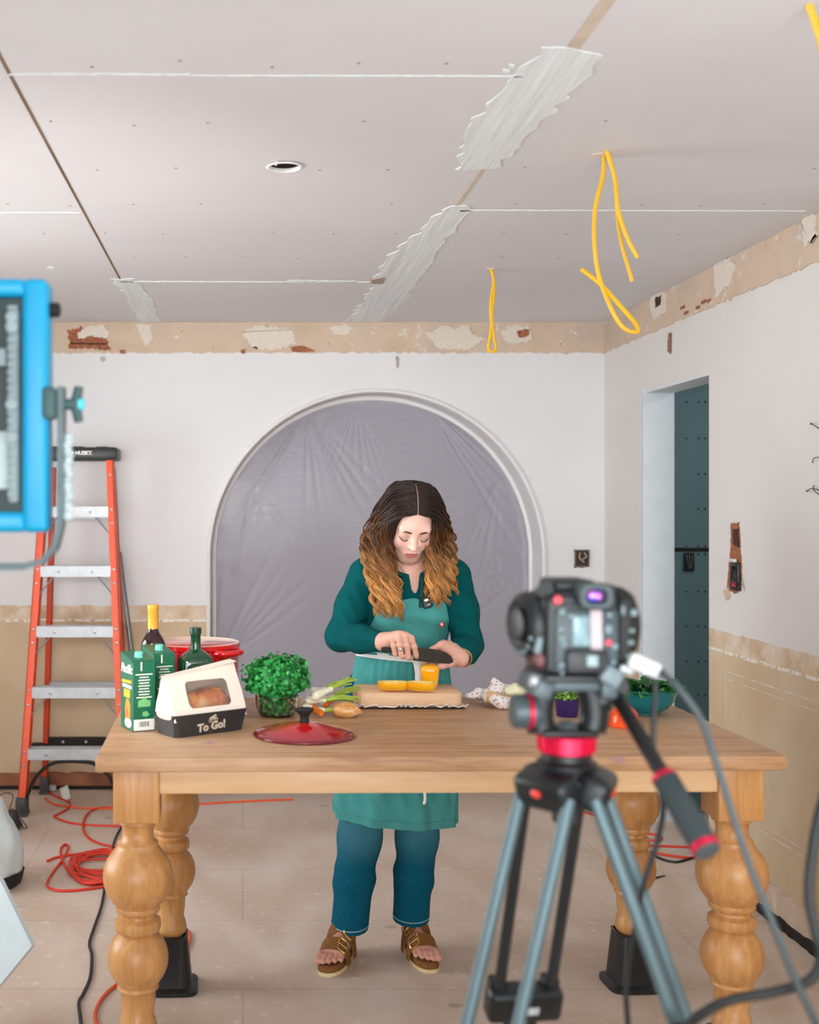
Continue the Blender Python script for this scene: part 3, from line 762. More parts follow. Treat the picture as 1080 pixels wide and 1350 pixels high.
LEG = [(r, z) for r, z in LEG]
def legmesh(x, y):
    g = G(); g.rbox((x, y, (zb+lz(1078))/2), (.114, .114, zb-lz(1078)), .003)
    g.lathe(LEG, Matrix.Translation((x, y, 0)), 40)
    return g
for sx in (-1, 1):
    for sy in (-1, 1):
        o = legmesh(sx*(ix-.012)+(.050 if sx < 0 else -.012)*(sy > 0), sy*(iy-.012)).done('leg', M_pinez, tb, local=True, angle=50)
tb.location = TC; tb.rotation_euler = (0, 0, TRZ)
def tw(x, y): return TC+Matrix.Rotation(TRZ, 3, 'Z') @ Vector((x, y, 0))
# bed risers under the legs
def riser_mesh(root):
    g = G(); prof = [(.084, 0), (.084, .012), (.066, .02), (.052, .165), (.054, .168), (.046, .17), (.042, .158), (.042, .06), (0, .06)]
    # square section with rounded corners
    n = 32
    def pt(r, k):
        a = 2*PI*k/n+PI/4; c, s_ = math.cos(a), math.sin(a); m = (abs(c)**5+abs(s_)**5)**.2; return (r*c/m, r*s_/m)
    vs = []; fs = []
    for r, z in prof: vs += [(*pt(r, k), z) for k in range(n)]
    for i in range(len(prof)-1):
        for k in range(n): fs.append((i*n+k, i*n+(k+1) % n, (i+1)*n+(k+1) % n, (i+1)*n+k))
    fs.append(list(range(n))[::-1]); g.add(vs, fs); return g.done('riser_body', M_black, root, local=True)
r0 = thing('bed_riser', 'black plastic riser under the rear right table leg, behind the tripod', 'bed riser', (0, 0, 0), 'risers under the table legs')
riser_mesh(r0)
r0.location = tw(ix-.024, iy-.012); r0.rotation_euler.z = R(3)
dup(r0, tw(-ix+.062, iy-.012), R(2), 'black plastic riser under the rear left table leg')
dup(r0, tw(-ix+.012, -iy+.012), R(0), 'black plastic riser under the front left table leg, below the photo')
dup(r0, tw(ix-.012, -iy+.012), R(0), 'black plastic riser under the front right table leg, below the photo')

# ------------------------------------------------------------ groceries
M_green = mat('carton green', (18, 104, 74), .35, var=.08)
M_cdark = mat('carton dark green', (8, 70, 48), .35, var=.08)
M_cwhite = mat('carton white print', (236, 238, 232), .4, var=.03)
M_mint = mat('mint cap', (118, 214, 190), .4, var=.04)
M_squash = mat('squash orange print', (236, 150, 44), .4, var=.15, vs=40)
M_yel2 = mat('yellow print', (238, 184, 30), .4, var=.05)
M_ltgreen = mat('light green print', (120, 190, 120), .4, var=.1)
def carton(label, loc, rz):
    t = thing('broth_carton', label, 'carton', (0, 0, 0), 'broth cartons')
    w, d, h = .066, .094, .188                     # narrow face looks to -y, wide face to -x
    g = G()
    prof = [(0, 0), (h, 0)]
    g.rbox((0, 0, h/2), (w, d, h), .002)
    # slanted gable: rises from the front edge to the back
    x, y = w/2, d/2
    g.add([(-x, -y, h), (x, -y, h), (x, y, h), (-x, y, h), (-x, y, h+.020), (x, y, h+.020), (-x, -y+.01, h+.004), (x, -y+.01, h+.004)],
          [(0, 1, 7, 6), (6, 7, 5, 4), (1, 2, 5, 7), (0, 6, 4, 3), (3, 4, 5, 2)])
    g.done('carton_body', M_green, t, local=True, smooth=False)
    g = G(); Mcap = Matrix.Translation((0, -.005, h+.006)) @ Matrix.Rotation(R(10), 4, 'X')
    g.lathe([(.013, 0), (.013, .004), (.0115, .005), (.0115, .016), (.0105, .018), (0, .018)], Mcap, 24)
    g.done('cap', M_mint, t, local=True)
    e = .0006
    g = G()                                        # white print on the narrow face
    MF = Matrix(((1, 0, 0, 0), (0, 0, -1, -d/2), (0, 1, 0, 0), (0, 0, 0, 1)))
    g.box((-.008, -d/2-e/2, h-.012), (.004, e, .024)); 
    for i, wd in enumerate((.05, .026, .034, .03, .034, .028, .034, .03, .044)):
        g.box((0, -d/2-e/2, h-.034-.0078*i), (wd, e, .0028))
    g.done('white_print', M_cwhite, t, local=True, smooth=False)
    G().box((0, -d/2-e/2, .017), (.060, e, .030)).done('barcode_panel', M_cwhite, t, local=True, smooth=False)
    g = G()
    rr_ = random.Random(4); xx = -.014
    while xx < .016:
        ww = rr_.choice((.0008, .0012, .002)); g.box((xx, -d/2-e*.9, .019), (ww, e, .014)); xx += ww+rr_.choice((.001, .0016))
    g.done('barcode', M_soft, t, local=True, smooth=False)
    g = G(); g.prism([(-.018, .066), (.018, .066), (.019, .082), (.008, .084), (.004, .094), (-.006, .086), (-.017, .083)], 0, .0008, MF)
    g.prism([(-.006, .042), (.006, .038), (.016, .044), (.008, .054), (-.004, .052)], 0, .0008, MF); g.done('leaf_print', M_ltgreen, t, local=True, smooth=False)
    MS = Matrix(((0, 0, -1, -w/2), (-1, 0, 0, 0), (0, 1, 0, 0), (0, 0, 0, 1)))   # wide face: local x runs to -y
    g = G(); g.text('Pacific', .034, Matrix.Translation((0, 0, 0)) @ MS @ Matrix.Translation((0, .166, .0003)) , .0004, .25, .0008)
    g.done('lettering', M_cwhite, t, local=True, smooth=False)
    g = G(); g.prism([(-.034, .126), (.036, .129), (.036, .137), (-.034, .134)], 0, .0007, MS); g.prism([(-.02, .088), (.026, .088), (.026, .110), (-.02, .110)], 0, .0007, MS)
    g.done('yellow_print', M_yel2, t, local=True, smooth=False)
    g = G(); g.prism([(-.03, .114), (.038, .114), (.038, .123), (-.03, .123)], 0, .0007, MS)
    g.done('white_swatch', M_cwhite, t, local=True, smooth=False)
    G().ell((-w/2-.0005, -.012, .020), (.0008, .026, .014)).done('soup_bowl_print', M_cwhite, t, local=True, smooth=False)
    g = G(); pts = [(.005+.026*math.sin(a)*(.75+.25*math.cos(a/2)), .052+.034*math.cos(a)-.0) for a in [2*PI*k/24 for k in range(24)]]
    g.prism(pts[::-1], 0, .0009, MS); g.done('squash_print', M_squash, t, local=True, smooth=False)
    g = G(); pts = [(.004+.010*math.sin(a), .046+.014*math.cos(a)) for a in [2*PI*k/20 for k in range(20)]]
    g.prism(pts[::-1], 0, .0012, MS); g.done('squash_seed_print', mat('squash core print', (206, 110, 28), .4, var=.2, vs=60), t, local=True, smooth=False)
    t.location = loc; t.rotation_euler = (0, 0, rz); return t
c0_ = T(175, 965.5); az = R(26)
# nearest vertical edge of carton is its (-x,-y) corner
def corner_loc(p, rz, x, y): return Vector((p.x, p.y, HT+.001))-Matrix.Rotation(rz, 3, 'Z') @ Vector((x, y, 0))
carton('green broth carton with mint cap, front one at the table corner', corner_loc(c0_, az, -.033, -.047), az)
carton('green broth carton with mint cap, standing behind the bakery bag', corner_loc(T(200, 953), az, -.033, -.047)+Vector((.004, .02, 0)), az)

# bottles
def glass(name, c, rough=.05, trans=1.0, ior=1.5):
    t = NT(name); t.b.inputs['Base Color'].default_value = S(c); t.b.inputs['Roughness'].default_value = rough
    t.b.inputs['Transmission Weight'].default_value = trans; t.b.inputs['IOR'].default_value = ior; return t.m
tw_ = P(202, 860, 3.53); loc = Vector((tw_.x, 3.53, HT))
t = thing('wine_bottle', 'dark wine bottle with orange foil neck', 'bottle', loc)
g = G(); g.lathe([(.034, 0), (.0375, .004), (.0375, .19), (.036, .205), (.028, .222), (.018, .236), (.0155, .25)], Matrix.Translation(loc), 32); g.done('bottle_body', mat('dark wine glass', (44, 18, 22), .06, var=.2, **{'Coat Weight': .5}), t)
g = G(); zt = H-(797-CY)*3.53/FPX-HT
g.lathe([(.0158, .238), (.0162, .25), (.0160, zt-.018), (.0172, zt-.016), (.0172, zt-.002), (.015, zt), (0, zt)], Matrix.Translation(loc), 24); g.done('foil', mat('orange foil', (240, 170, 60), .35, .2, var=.05), t)
loc = Vector((P(258, 860, 3.44).x, 3.44, HT))
t = thing('oil_bottle', 'dark green square shouldered oil bottle behind bakery bag', 'bottle', loc)
def sqlathe(prof, loc, p=4.5, n=40, rz=0):
    g = G(); vs = []; fs = []
    for r, z, q_ in prof:
        for k in range(n):
            a = 2*PI*k/n; c, s_ = math.cos(a), math.sin(a); m = (abs(c)**q_+abs(s_)**q_)**(1/q_)
            v = Matrix.Rotation(rz, 3, 'Z') @ Vector((r*c/m, r*s_/m, z)); vs.append(v+loc)
    for i in range(len(prof)-1):
        for k in range(n): fs.append((i*n+k, i*n+(k+1) % n, (i+1)*n+(k+1) % n, (i+1)*n+k))
    fs.append(list(range(n))[::-1]); fs.append([(len(prof)-1)*n+k for k in range(n)]); g.add(vs, fs); return g
zt = H-(827-CY)*3.44/FPX-HT; zs = H-(866-CY)*3.44/FPX-HT
g = sqlathe([(.048, 0, 5), (.05, .004, 5), (.0505, zs-.012, 5), (.048, zs-.002, 5), (.040, zs+.008, 4), (.026, zs+.016, 3), (.0165, zs+.024, 2), (.0150, zs+.034, 2), (.0150, zt-.02, 2), (.016, zt-.018, 2)], loc, rz=R(8))
g.done('bottle_body', mat('dark green bottle glass', (10, 62, 34), .05, var=.3, **{'Coat Weight': .6}), t)
g = G(); g.lathe([(.0166, zt-.02), (.0172, zt-.017), (.0172, zt-.001), (.016, zt), (0, zt)], Matrix.Translation(loc), 24); g.done('cap', mat('dark green cap', (20, 58, 46), .35), t)

# red dutch oven
M_red = mat('red enamel', (206, 18, 26), .12, var=.06, **{'Coat Weight': .6})
M_cream = mat('cream enamel', (232, 220, 200), .2, var=.02)
loc = Vector((P(256, 850, 3.645).x, 3.645, HT)); rz_ = H-(846-CY)*3.645/FPX-HT; rp = .140
t = thing('cooking_pot', 'round red enamelled pot with cream inside, standing behind the bottles', 'pot', loc)
g = G(); g.lathe([(.095, 0), (.115, .004), (.134, .022), (.137, .06), (rp-.002, rz_-.018), (rp+.003, rz_-.014), (rp+.003, rz_-.002), (rp, rz_)], Matrix.Translation(loc), 56); g.done('pot_body', M_red, t)
g = G(); g.lathe([(rp, rz_), (rp-.006, rz_+.001), (rp-.009, rz_-.004), (rp-.011, rz_-.05), (.126, .03), (.11, .012), (0, .01)], Matrix.Translation(loc), 56, False); g.done('lining', M_cream, t)
for s_ in (-1, 1):
    a = R(138) if s_ < 0 else R(-42)
    c, sn = math.cos(a), math.sin(a); d = Vector((c, sn, 0)); q_ = Vector((-sn, c, 0)); b = loc+Vector((0, 0, rz_-.022))
    G().tube(spline([b+d*(rp-.006)+q_*.045, b+d*(rp+.022)+q_*.038, b+d*(rp+.034), b+d*(rp+.022)-q_*.038, b+d*(rp-.006)-q_*.045], 8), .0095, 12).done('handle', M_red, t)
# lid
loc = T(401.5, 969.5); loc.z = HT; rl = .1375
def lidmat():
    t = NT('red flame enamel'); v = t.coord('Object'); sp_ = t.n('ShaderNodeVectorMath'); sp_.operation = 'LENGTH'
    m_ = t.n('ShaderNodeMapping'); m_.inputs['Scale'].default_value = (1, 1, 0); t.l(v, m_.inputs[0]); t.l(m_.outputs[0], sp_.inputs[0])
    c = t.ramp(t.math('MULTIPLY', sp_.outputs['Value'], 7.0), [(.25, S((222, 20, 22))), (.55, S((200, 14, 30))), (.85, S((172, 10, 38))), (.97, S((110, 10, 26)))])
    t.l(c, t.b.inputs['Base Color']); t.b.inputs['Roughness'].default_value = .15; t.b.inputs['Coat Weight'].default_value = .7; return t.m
t = thing('pot_lid', 'round red enamelled pot lid with black knob lying on the table', 'lid', loc)
pr = [(0, .036), (.02, .0355), (.034, .034), (.05, .031), (.07, .0265), (.073, .0255), (.09, .022), (.11, .0165), (.118, .013), (.121, .0125), (.130, .0105), (rl, .006), (rl, .0025), (rl-.004, 0), (rl-.012, .001)]
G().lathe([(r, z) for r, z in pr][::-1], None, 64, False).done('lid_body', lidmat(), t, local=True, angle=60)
g = G(); g.lathe([(.012, .034), (.0135, .038), (.012, .044), (.0125, .052), (.019, .061), (.0245, .066), (.0255, .070), (.0235, .073), (.015, .0745), (0, .075)], Matrix.Translation(loc), 36); g.done('knob', M_soft, t)

# bakery bag in a black tray, with the chicken inside
a0, a1 = T(231, 975), T(327, 962); a0.z = a1.z = HT; ux = (a1-a0); LB = ux.length; ux.normalize(); uy = Vector((-ux.y, ux.x, 0)); DB = .118
MB_ = Matrix.Translation(a0) @ Matrix((( *ux, 0), (*uy, 0), (0, 0, 1, 0), (0, 0, 0, 1))).transposed()
t = thing('bakery_bag', 'white paper takeaway bag with clear window in a black To Go tray', 'takeaway bag', a0)
g = G(); zt = .060                                # tray: wider at the top, open
b_ = [(.008, .008), (LB-.008, .008), (LB-.008, DB-.008), (.008, DB-.008)]; tp_ = [(-.002, -.002), (LB+.002, -.002), (LB+.002, DB+.002), (-.002, DB+.002)]
def rr4(q4, r, z):
    out = []
    for i in range(4):
        p = Vector(q4[i]); a = Vector(q4[i-1]); b = Vector(q4[(i+1) % 4]); da = (a-p).normalized()*r; db = (b-p).normalized()*r
        for k in range(5):
            s_ = k/4; out.append(((p+da)*(1-s_)**2+p*2*s_*(1-s_)+(p+db)*s_**2)[:]+(z,))
    return out
rings = [rr4(b_, .018, .0), rr4(b_, .018, .004), rr4(tp_, .016, zt), rr4([(.002, .002), (LB-.002, .002), (LB-.002, DB-.002), (.002, DB-.002)], .014, zt), rr4([(.012, .012), (LB-.012, .012), (LB-.012, DB-.012), (.012, DB-.012)], .014, .006)]
n = 20; vs = [p for r_ in rings for p in r_]; fs = [list(range(n))[::-1], [4*n+k for k in range(n)]]
for i in range(4):
    for k in range(n): fs.append((i*n+k, i*n+(k+1) % n, (i+1)*n+(k+1) % n, (i+1)*n+k))
g.add(vs, fs, MB_); g.done('tray', mat('black tray card', (46, 46, 48), .38, var=.15), t, angle=35)
M_paper = mat('white paper', (236, 226, 212), .7, var=.05, vs=8, bump=.25, bs=14)
zr = .182; wx0, wx1, wz0, wz1 = .052, .188, .074, .142   # window in the sloping front face
# paper front face with the window cut out, roof fold, back face and gussets
def fy(z): return .004+max(0, z-zt)*.50
def fp(x, z):                                      # bag front leans back towards the ridge and bulges a little
    return (x, fy(z)-.006*math.sin(PI*min(1, max(0, (z-.05)/(zr-.05))))*math.sin(PI*min(1, max(0, x/LB))), z)
def ztop(x): return zr-.030*(1-x/LB)
xs_ = [.004, .02, .036, wx0, .09, .12, .15, wx1, .21, LB-.004]
g = G(); zl = [zt-.018, wz0, .10, .12, wz1, 1]
for i in range(len(xs_)-1):
    for j in range(len(zl)-1):
        if wx0 <= xs_[i] < wx1 and wz0 <= zl[j] < wz1: continue
        q4 = []
        for (a, b) in ((xs_[i], zl[j]), (xs_[i+1], zl[j]), (xs_[i+1], zl[j+1]), (xs_[i], zl[j+1])):
            q4.append(fp(a, ztop(a)) if b == 1 else fp(a, b))
        g.add(q4, [(0, 1, 2, 3)], MB_)
yr = fy(zr)
g.sheet(lambda u, v: (.004+u*(LB-.008), yr-.014+.030*v, ztop(u*LB)+.003*v-.022*(1-v)*(0)+.0), 8, 1, .0015)
g.v[-36:] = [MB_ @ Vector(p) for p in g.v[-36:]]
nb = len(g.v)
g.sheet(lambda u, v: (.004+u*(LB-.008), DB-.006-v*(DB-.006-yr-.012), zt-.018+v*(ztop(u*LB)-zt+.018)), 8, 4, .001)
g.v[nb:] = [MB_ @ Vector(p) for p in g.v[nb:]]
for xe, sg in ((.004, -1), (LB-.004, 1)):
    nb = len(g.v)
    def gus(u, v):
        z = zt-.018+v*(ztop(xe)-zt+.016); y0 = fy(z); y1 = DB-.006-v*(DB-.006-yr-.01)
        bul = sg*(.020*math.sin(PI*min(1, v*1.35))*math.sin(PI*u) if v < .74 else 0)-sg*.02*math.sin(PI*u)*max(0, v-.6)/.4
        return (xe+bul, y0+(y1-y0)*u, z)
    g.sheet(gus, 10, 10, .001*sg); g.v[nb:] = [MB_ @ Vector(p) for p in g.v[nb:]]
g.done('paper_bag', M_paper, t, angle=30)
g = G(); g.sheet(lambda u, v: fp(wx0-.002+u*(wx1-wx0+.004), wz0-.002+v*(wz1-wz0+.004)), 6, 6, -.0004); g.v = [MB_ @ p for p in g.v]
mw = NT('clear film'); tp = mw.n('ShaderNodeBsdfTransparent'); tp.inputs[0].default_value = (.93, .92, .90, 1); gl = mw.n('ShaderNodeBsdfGlossy'); gl.inputs['Roughness'].default_value = .18
mx = mw.n('ShaderNodeMixShader'); mx.inputs[0].default_value = .12; mw.l(tp.outputs[0], mx.inputs[1]); mw.l(gl.outputs[0], mx.inputs[2]); mw.l(mx.outputs[0], mw.out.inputs['Surface'])
g.done('window_film', mw.m, t)
g = G()                                            # rim of the window with rounded corners
rim = []
for (cx_, cz_, a_) in ((wx1-.014, wz1-.014, 0), (wx0+.014, wz1-.014, 90), (wx0+.014, wz0+.014, 180), (wx1-.014, wz0+.014, 270)):
    for k in range(6):
        a = R(a_+18*k); rim.append((cx_+.014*math.cos(a), cz_+.014*math.sin(a)))
vs = [MB_ @ (Vector(fp(*p))+Vector((0, -.0012, 0))) for p in rim]; sqr = []
for (x, z) in rim:
    sqr.append((max(wx0-.004, min(wx1+.004, (x-(wx0+wx1)/2)*1.4+(wx0+wx1)/2)), max(wz0-.004, min(wz1+.004, (z-(wz0+wz1)/2)*1.4+(wz0+wz1)/2))))
vs2 = [MB_ @ (Vector(fp(*p))+Vector((0, -.0012, 0))) for p in sqr]; n = len(vs)
g.add(vs+vs2, [(k, (k+1) % n, n+(k+1) % n, n+k) for k in range(n)]); g.done('window_border', M_paper, t)
MT_ = MB_ @ Matrix.Translation((LB*.50, -.0015+.0045, .022)) @ Matrix.Rotation(R(90)+math.atan2(.010, .062), 4, 'X') 
M_tan = mat('pale tan print', (206, 190, 172), .5, var=.03)
g = G(); g.text('To Go!', .030, MT_ @ Matrix.Rotation(R(4), 4, 'Z'), .0008, 0, .0012)
def bikepts(cx_, cy_, r): return [MT_ @ Vector((cx_+r*math.cos(a), cy_+r*math.sin(a), .0004)) for a in [2*PI*k/18 for k in range(18)]]
g.done('lettering', M_tan, t, smooth=False)
g = G(); MQ = lambda x, y: MT_ @ Vector((x, y, .0004))
g.tube(bikepts(-.006, .0165, .0048), .0009, 6, closed=True); g.tube(bikepts(.012, .0185, .0048), .0009, 6, closed=True)
g.tube([MQ(-.006, .0165), MQ(.0, .024), MQ(.009, .025), MQ(.012, .0185)], .0012, 6); g.tube([MQ(.0, .024), MQ(.004, .018), MQ(.009, .025)], .0012, 6); g.tube([MQ(-.008, .023), MQ(.0, .026), MQ(.008, .031), MQ(.011, .029)], .002, 6)
g.done('bicycle_logo', M_tan, t)
V = Vol((0, 0, 0), (LB, DB+.02, .16), .003)
ch = MB_
V.ell((.130, .068, .070), (.082, .042, .042), .02); V.ell((.080, .066, .066), (.04, .036, .034), .02); V.rc((.165, .042, .085), (.195, .046, .07), .024, .014, .02); V.rc((.100, .040, .078), (.065, .038, .065), .020, .013, .02); V.rc((.12, .05, .095), (.165, .055, .095), .022, .02, .02)
chk = NT('roast skin'); v = chk.coord('Object'); n1 = chk.noise(v, 22, 5, .6); n2 = chk.noise(v, 70, 3)
chk.l(chk.ramp(n1, [(.34, S((130, 44, 14))), (.45, S((214, 104, 22))), (.57, S((240, 160, 60))), (.70, S((240, 206, 150)))]), chk.b.inputs['Base Color']); chk.b.inputs['Roughness'].default_value = .25; chk.bump(n2, .4, .004)
Lc = a0.copy()
o = V.done('roast_chicken', chk.m, None, loc=None, post=lambda Q: np.array([tuple(MB_ @ Vector(p)) for p in Q]))
tag(o, 'golden roast chicken seen through the bag window', 'chicken')

# parsley in a glass bowl
pc = T(365, 944); pc.z = HT
t = thing('glass_bowl', 'small clear glass bowl holding the parsley', 'bowl', pc)
rb, hb = .062, .062
G().lathe([(0, 0), (.040, 0), (.052, .006), (rb, .03), (rb+.002, hb), (rb-.001, hb+.001), (rb-.003, hb), (rb-.004, .03), (.048, .010), (0, .006)], Matrix.Translation(pc), 40, False).done('bowl_body', glass('clear glass', (240, 246, 244)), t)
def leafmat(name, cs, sc=30, rough=.5):
    t = NT(name); g_ = t.n('ShaderNodeNewGeometry'); r_ = t.ramp(g_.outputs['Random Per Island'], [(i/(len(cs)-1)*.98+.01, S(c)) for i, c in enumerate(cs)])
    t.l(r_, t.b.inputs['Base Color']); t.b.inputs['Roughness'].default_value = rough
    t.b.inputs['Subsurface Weight'].default_value = .0; return t.m
M_pars = leafmat('parsley green', [(8, 84, 34), (16, 118, 44), (34, 152, 62), (74, 186, 96)])
def leaf3(g, p, nrm, up, s):
    """small three lobed leaf, cupped"""
    z = nrm.normalized(); x = up.cross(z); x = x.normalized() if x.length > 1e-3 else Vector((1, 0, 0)); y = z.cross(x)
    pts = [(0, -.5, 0), (.32, -.35, .06), (.62, -.1, .16), (.48, .12, .1), (.62, .42, .2), (.28, .42, .08), (.18, .75, .12), (0, .95, .2), (-.18, .75, .12), (-.28, .42, .08), (-.62, .42, .2), (-.48, .12, .1), (-.62, -.1, .16), (-.32, -.35, .06), (0, .12, -.06)]
    vs = [p+x*a*s+y*b*s+z*c*s for a, b, c in pts]
    g.add(vs, [(i, (i+1) % 14, 14) for i in range(14)])
r_ = random.Random(5); g = G(); gs = G()
cc = pc+Vector((.0, .0, .115))
for i in range(3000):
    d = Vector((r_.gauss(0, 1), r_.gauss(0, 1), r_.gauss(0, 1))).normalized()
    k = r_.uniform(.6, 1.0)+(.12 if r_.random() < .12 else 0)
    p = cc+Vector((d.x*.094*k, d.y*.085*k, d.z*.062*k))
    bumpy = 1+.16*math.sin(8*d.x+4*d.z)*math.cos(7*d.y+2+3*d.z)
    p = cc+(p-cc)*bumpy
    if p.z < HT+hb+.012 and math.hypot(p.x-pc.x, p.y-pc.y) > .062 and r_.random() < .75: continue
    if p.z < HT+.02: continue
    nd = (d+Vector((r_.uniform(-.7, .7), r_.uniform(-.7, .7), r_.uniform(-.2, .9)))).normalized()
    leaf3(g, p, nd, Vector((r_.uniform(-1, 1), r_.uniform(-1, 1), r_.uniform(-.2, 1))), r_.uniform(.0075, .0135))
for i in range(260):                              # leaves and stems pressed inside the bowl
    a = r_.uniform(0, 2*PI); q_ = r_.uniform(.3, .052**.5)
    q_ = .054*math.sqrt(r_.random()); z = r_.uniform(.012, .07)
    leaf3(g, pc+Vector((q_*math.cos(a), q_*math.sin(a), z)), Vector((math.cos(a), math.sin(a), r_.uniform(-.5, .8))), Vector((0, 0, 1)), r_.uniform(.008, .012))
hb_t = thing('parsley_bunch', 'bushy bunch of bright green curly parsley in glass bowl', 'parsley', pc)
g.done('leaves', M_pars, hb_t, smooth=True, angle=0)['kind'] = 'stuff'
for i in range(26):
    a = r_.uniform(0, 2*PI); q_ = r_.uniform(.01, .04); b = pc+Vector((q_*.6*math.cos(a), q_*.6*math.sin(a), .012)); e = cc+Vector((.07*math.cos(a)*r_.random(), .07*math.sin(a)*r_.random(), r_.uniform(-.01, .03)))
    gs.tube(spline([b, (b+e)/2+Vector((r_.uniform(-.01, .01), r_.uniform(-.01, .01), 0)), e], 4), .0012, 5)
gs.done('stems', mat('parsley stem', (92, 160, 70), .5), hb_t)['kind'] = 'stuff'

# spring onions, carrots and an onion piled by the board
M_bulb = mat('onion white', (232, 230, 204), .4, var=.06, vs=30); M_stem = mat('onion stem green', (158, 182, 66), .45, var=.22, vs=25)
def onion(label, bulb, tip, rb_, seed, nst=2, spread=.02, root=None):
    r_ = random.Random(seed); b = Vector(bulb); e = Vector(tip); d = (e-b).normalized()
    t = thing('spring_onion', label, 'spring onion', b, 'spring onions beside the board')
    pts = [b-d*rb_*1.1, b-d*rb_*.7, b, b+d*rb_*1.0, b+d*rb_*2.2, b+d*rb_*3.6]; G().tube(spline(pts, 4), [rb_*k for k in sum([[x]*1 for x in np.interp(np.linspace(0, 5, 21), range(6), (.1, .75, 1, .8, .55, .5))], [])], 14).done('bulb', M_bulb, t)
    for i in range(nst):
        q_ = Vector((r_.uniform(-spread, spread), r_.uniform(-spread, spread), r_.uniform(-.2, .6)*spread)); s0 = b+d*rb_*3.2
        en = e+q_; mid = (s0+en)/2+Vector((0, 0, r_.uniform(.0, .008)))
        G().tube(spline([s0, mid, en], 6), list(np.linspace(rb_*.42, .0026, 13)), 8).done('stem', M_stem, t)
    g = G()
    for i in range(7):
        a = r_.uniform(0, 6.3); s0 = b-d*rb_*1.0; f_ = frame_z(-d); g.tube(spline([s0, s0-d*.008+f_.col[0]*.006*math.cos(a)+f_.col[1]*.006*math.sin(a), s0-d*.014+f_.col[0]*.012*math.cos(a)+f_.col[1]*.012*math.sin(a)], 3), .0006, 4)
    g.done('roots', M_plast, t); return t
def TP(px, py, dz=0, z=HT):
    p = T(px, py, z+dz); return p
onion('spring onion with fat white bulb lying on top of the pile', P(417, 917, 3.45), P(466, 896, 3.52), .016, 1, 4, .016)
onion('spring onion with long pale bulb beside the parsley', P(424, 924, 3.49), P(470, 908, 3.56), .0125, 2, 4, .016)
onion('spring onion with short bulb at the bottom of the pile', P(404, 934, 3.45), P(464, 941, 3.46), .015, 3, 4, .020)
onion('spring onion with thin bulb at the back of the pile, stems crossing', P(414, 911, 3.53), P(458, 903, 3.58), .012, 4, 4, .022)
onion('spring onion with pale bulb behind the knob of the lid', P(408, 923, 3.47), P(468, 924, 3.48), .0135, 5, 4, .020)
M_car = mat('carrot orange', (232, 122, 30), .45, var=.1, vs=60, bump=.2, bs=90)
def carrot(label, a, b, r0_, r1_):
    t = thing('carrot', label, 'carrot', a, 'carrots in the pile'); a, b = Vector(a), Vector(b)
    G().tube(spline([a, a+(b-a)*.05, a+(b-a)*.5, b-(b-a)*.05, b], 4), list(np.interp(np.linspace(0, 1, 17), (0, .08, .9, 1), (r0_*.5, r0_, r1_, r1_*.3))), 14).done('root', M_car, t)
    G().tube(spline([a, a-(b-a).normalized()*.012+Vector((0, 0, .004)), a-(b-a).normalized()*.02], 4), .0028, 6).done('stalk', M_stem, t)
carrot('orange carrot lying under the onion stems', P(443, 917, 3.53), P(428, 930, 3.50), .012, .008)
carrot('orange carrot with its end sticking out behind lid knob', P(408, 931, 3.47), P(424, 941, 3.41), .012, .009)
oc = P(455, 936, 3.42); t = thing('onion', 'brown skinned onion half under the green stems', 'onion', (oc.x, oc.y, HT))
V = Vol(tuple(oc-Vector((.05, .05, .04))), tuple(oc+Vector((.06, .06, .05))), .002)
V.ell(oc, (.038, .026, .024), .008); V.rc(oc+Vector((.024, -.004, .0)), oc+Vector((.045, -.010, -.004)), .014, .005, .012)
on = NT('papery onion skin'); v = on.coord('Object', (1, 4, 4)); on.l(on.ramp(on.noise(v, 18, 4, .6), [(.35, S((196, 128, 62))), (.55, S((226, 170, 104))), (.72, S((240, 214, 176)))]), on.b.inputs['Base Color']); on.b.inputs['Roughness'].default_value = .35
V.done('bulb', on.m, t)

# cutting board on a dish cloth
BY0, BY1 = T(540, 935).y, T(540, 902, HT+.048).y
bc = Vector(((P(470, 0, BY0).x+P(609, 0, BY0).x)/2+.004, (BY0+BY1)/2+.004, HT)); BW = P(609, 0, BY0).x-P(470, 0, BY0).x
t = thing('dish_cloth', 'thin white speckled cloth under the cutting board with ruffled edge', 'cloth', bc)
clothm = NT('speckled cotton'); v = clothm.coord('Object'); n1 = clothm.noise(v, 85, 2); n2 = clothm.noise(v, 30, 3)
cc_ = clothm.mix(clothm.ramp(n1, [(.64, (0, 0, 0)), (.68, (1, 1, 1))]), S((232, 226, 222)), S((96, 84, 120)))
cc_ = clothm.mix(clothm.ramp(n2, [(.70, (0, 0, 0)), (.73, (1, 1, 1))]), cc_, S((170, 60, 60)))
clothm.l(cc_, clothm.b.inputs['Base Color']); clothm.b.inputs['Roughness'].default_value = .9; clothm.bump(n2, .3, .004)
def cl(u, v):
    x = (u-.5)*(BW+.016)+.004; y = (v-.5)*(BY1-BY0+.012)
    e = max(0, 1-v/.08)
    rf = .5+.5*math.sin(u*70+5*math.sin(u*13)+2*math.sin(u*31)); return bc+Vector((x, y-.009*e*(.5+rf), .003+e*(.003+.012*rf*(.7+.3*math.sin(u*19)))))
G().sheet(cl, 220, 30, .0035).done('cloth_body', clothm.m, t)
M_board = wood('maple board', (232, 196, 158), (212, 166, 124), 0, .5)
t = thing('cutting_board', 'thick pale wooden cutting board in front of the woman', 'cutting board', bc+Vector((0, 0, .008)))
pl = rr4([(-BW/2, -(BY1-BY0)/2), (BW/2, -(BY1-BY0)/2), (BW/2, (BY1-BY0)/2), (-BW/2, (BY1-BY0)/2)], .025, 0)
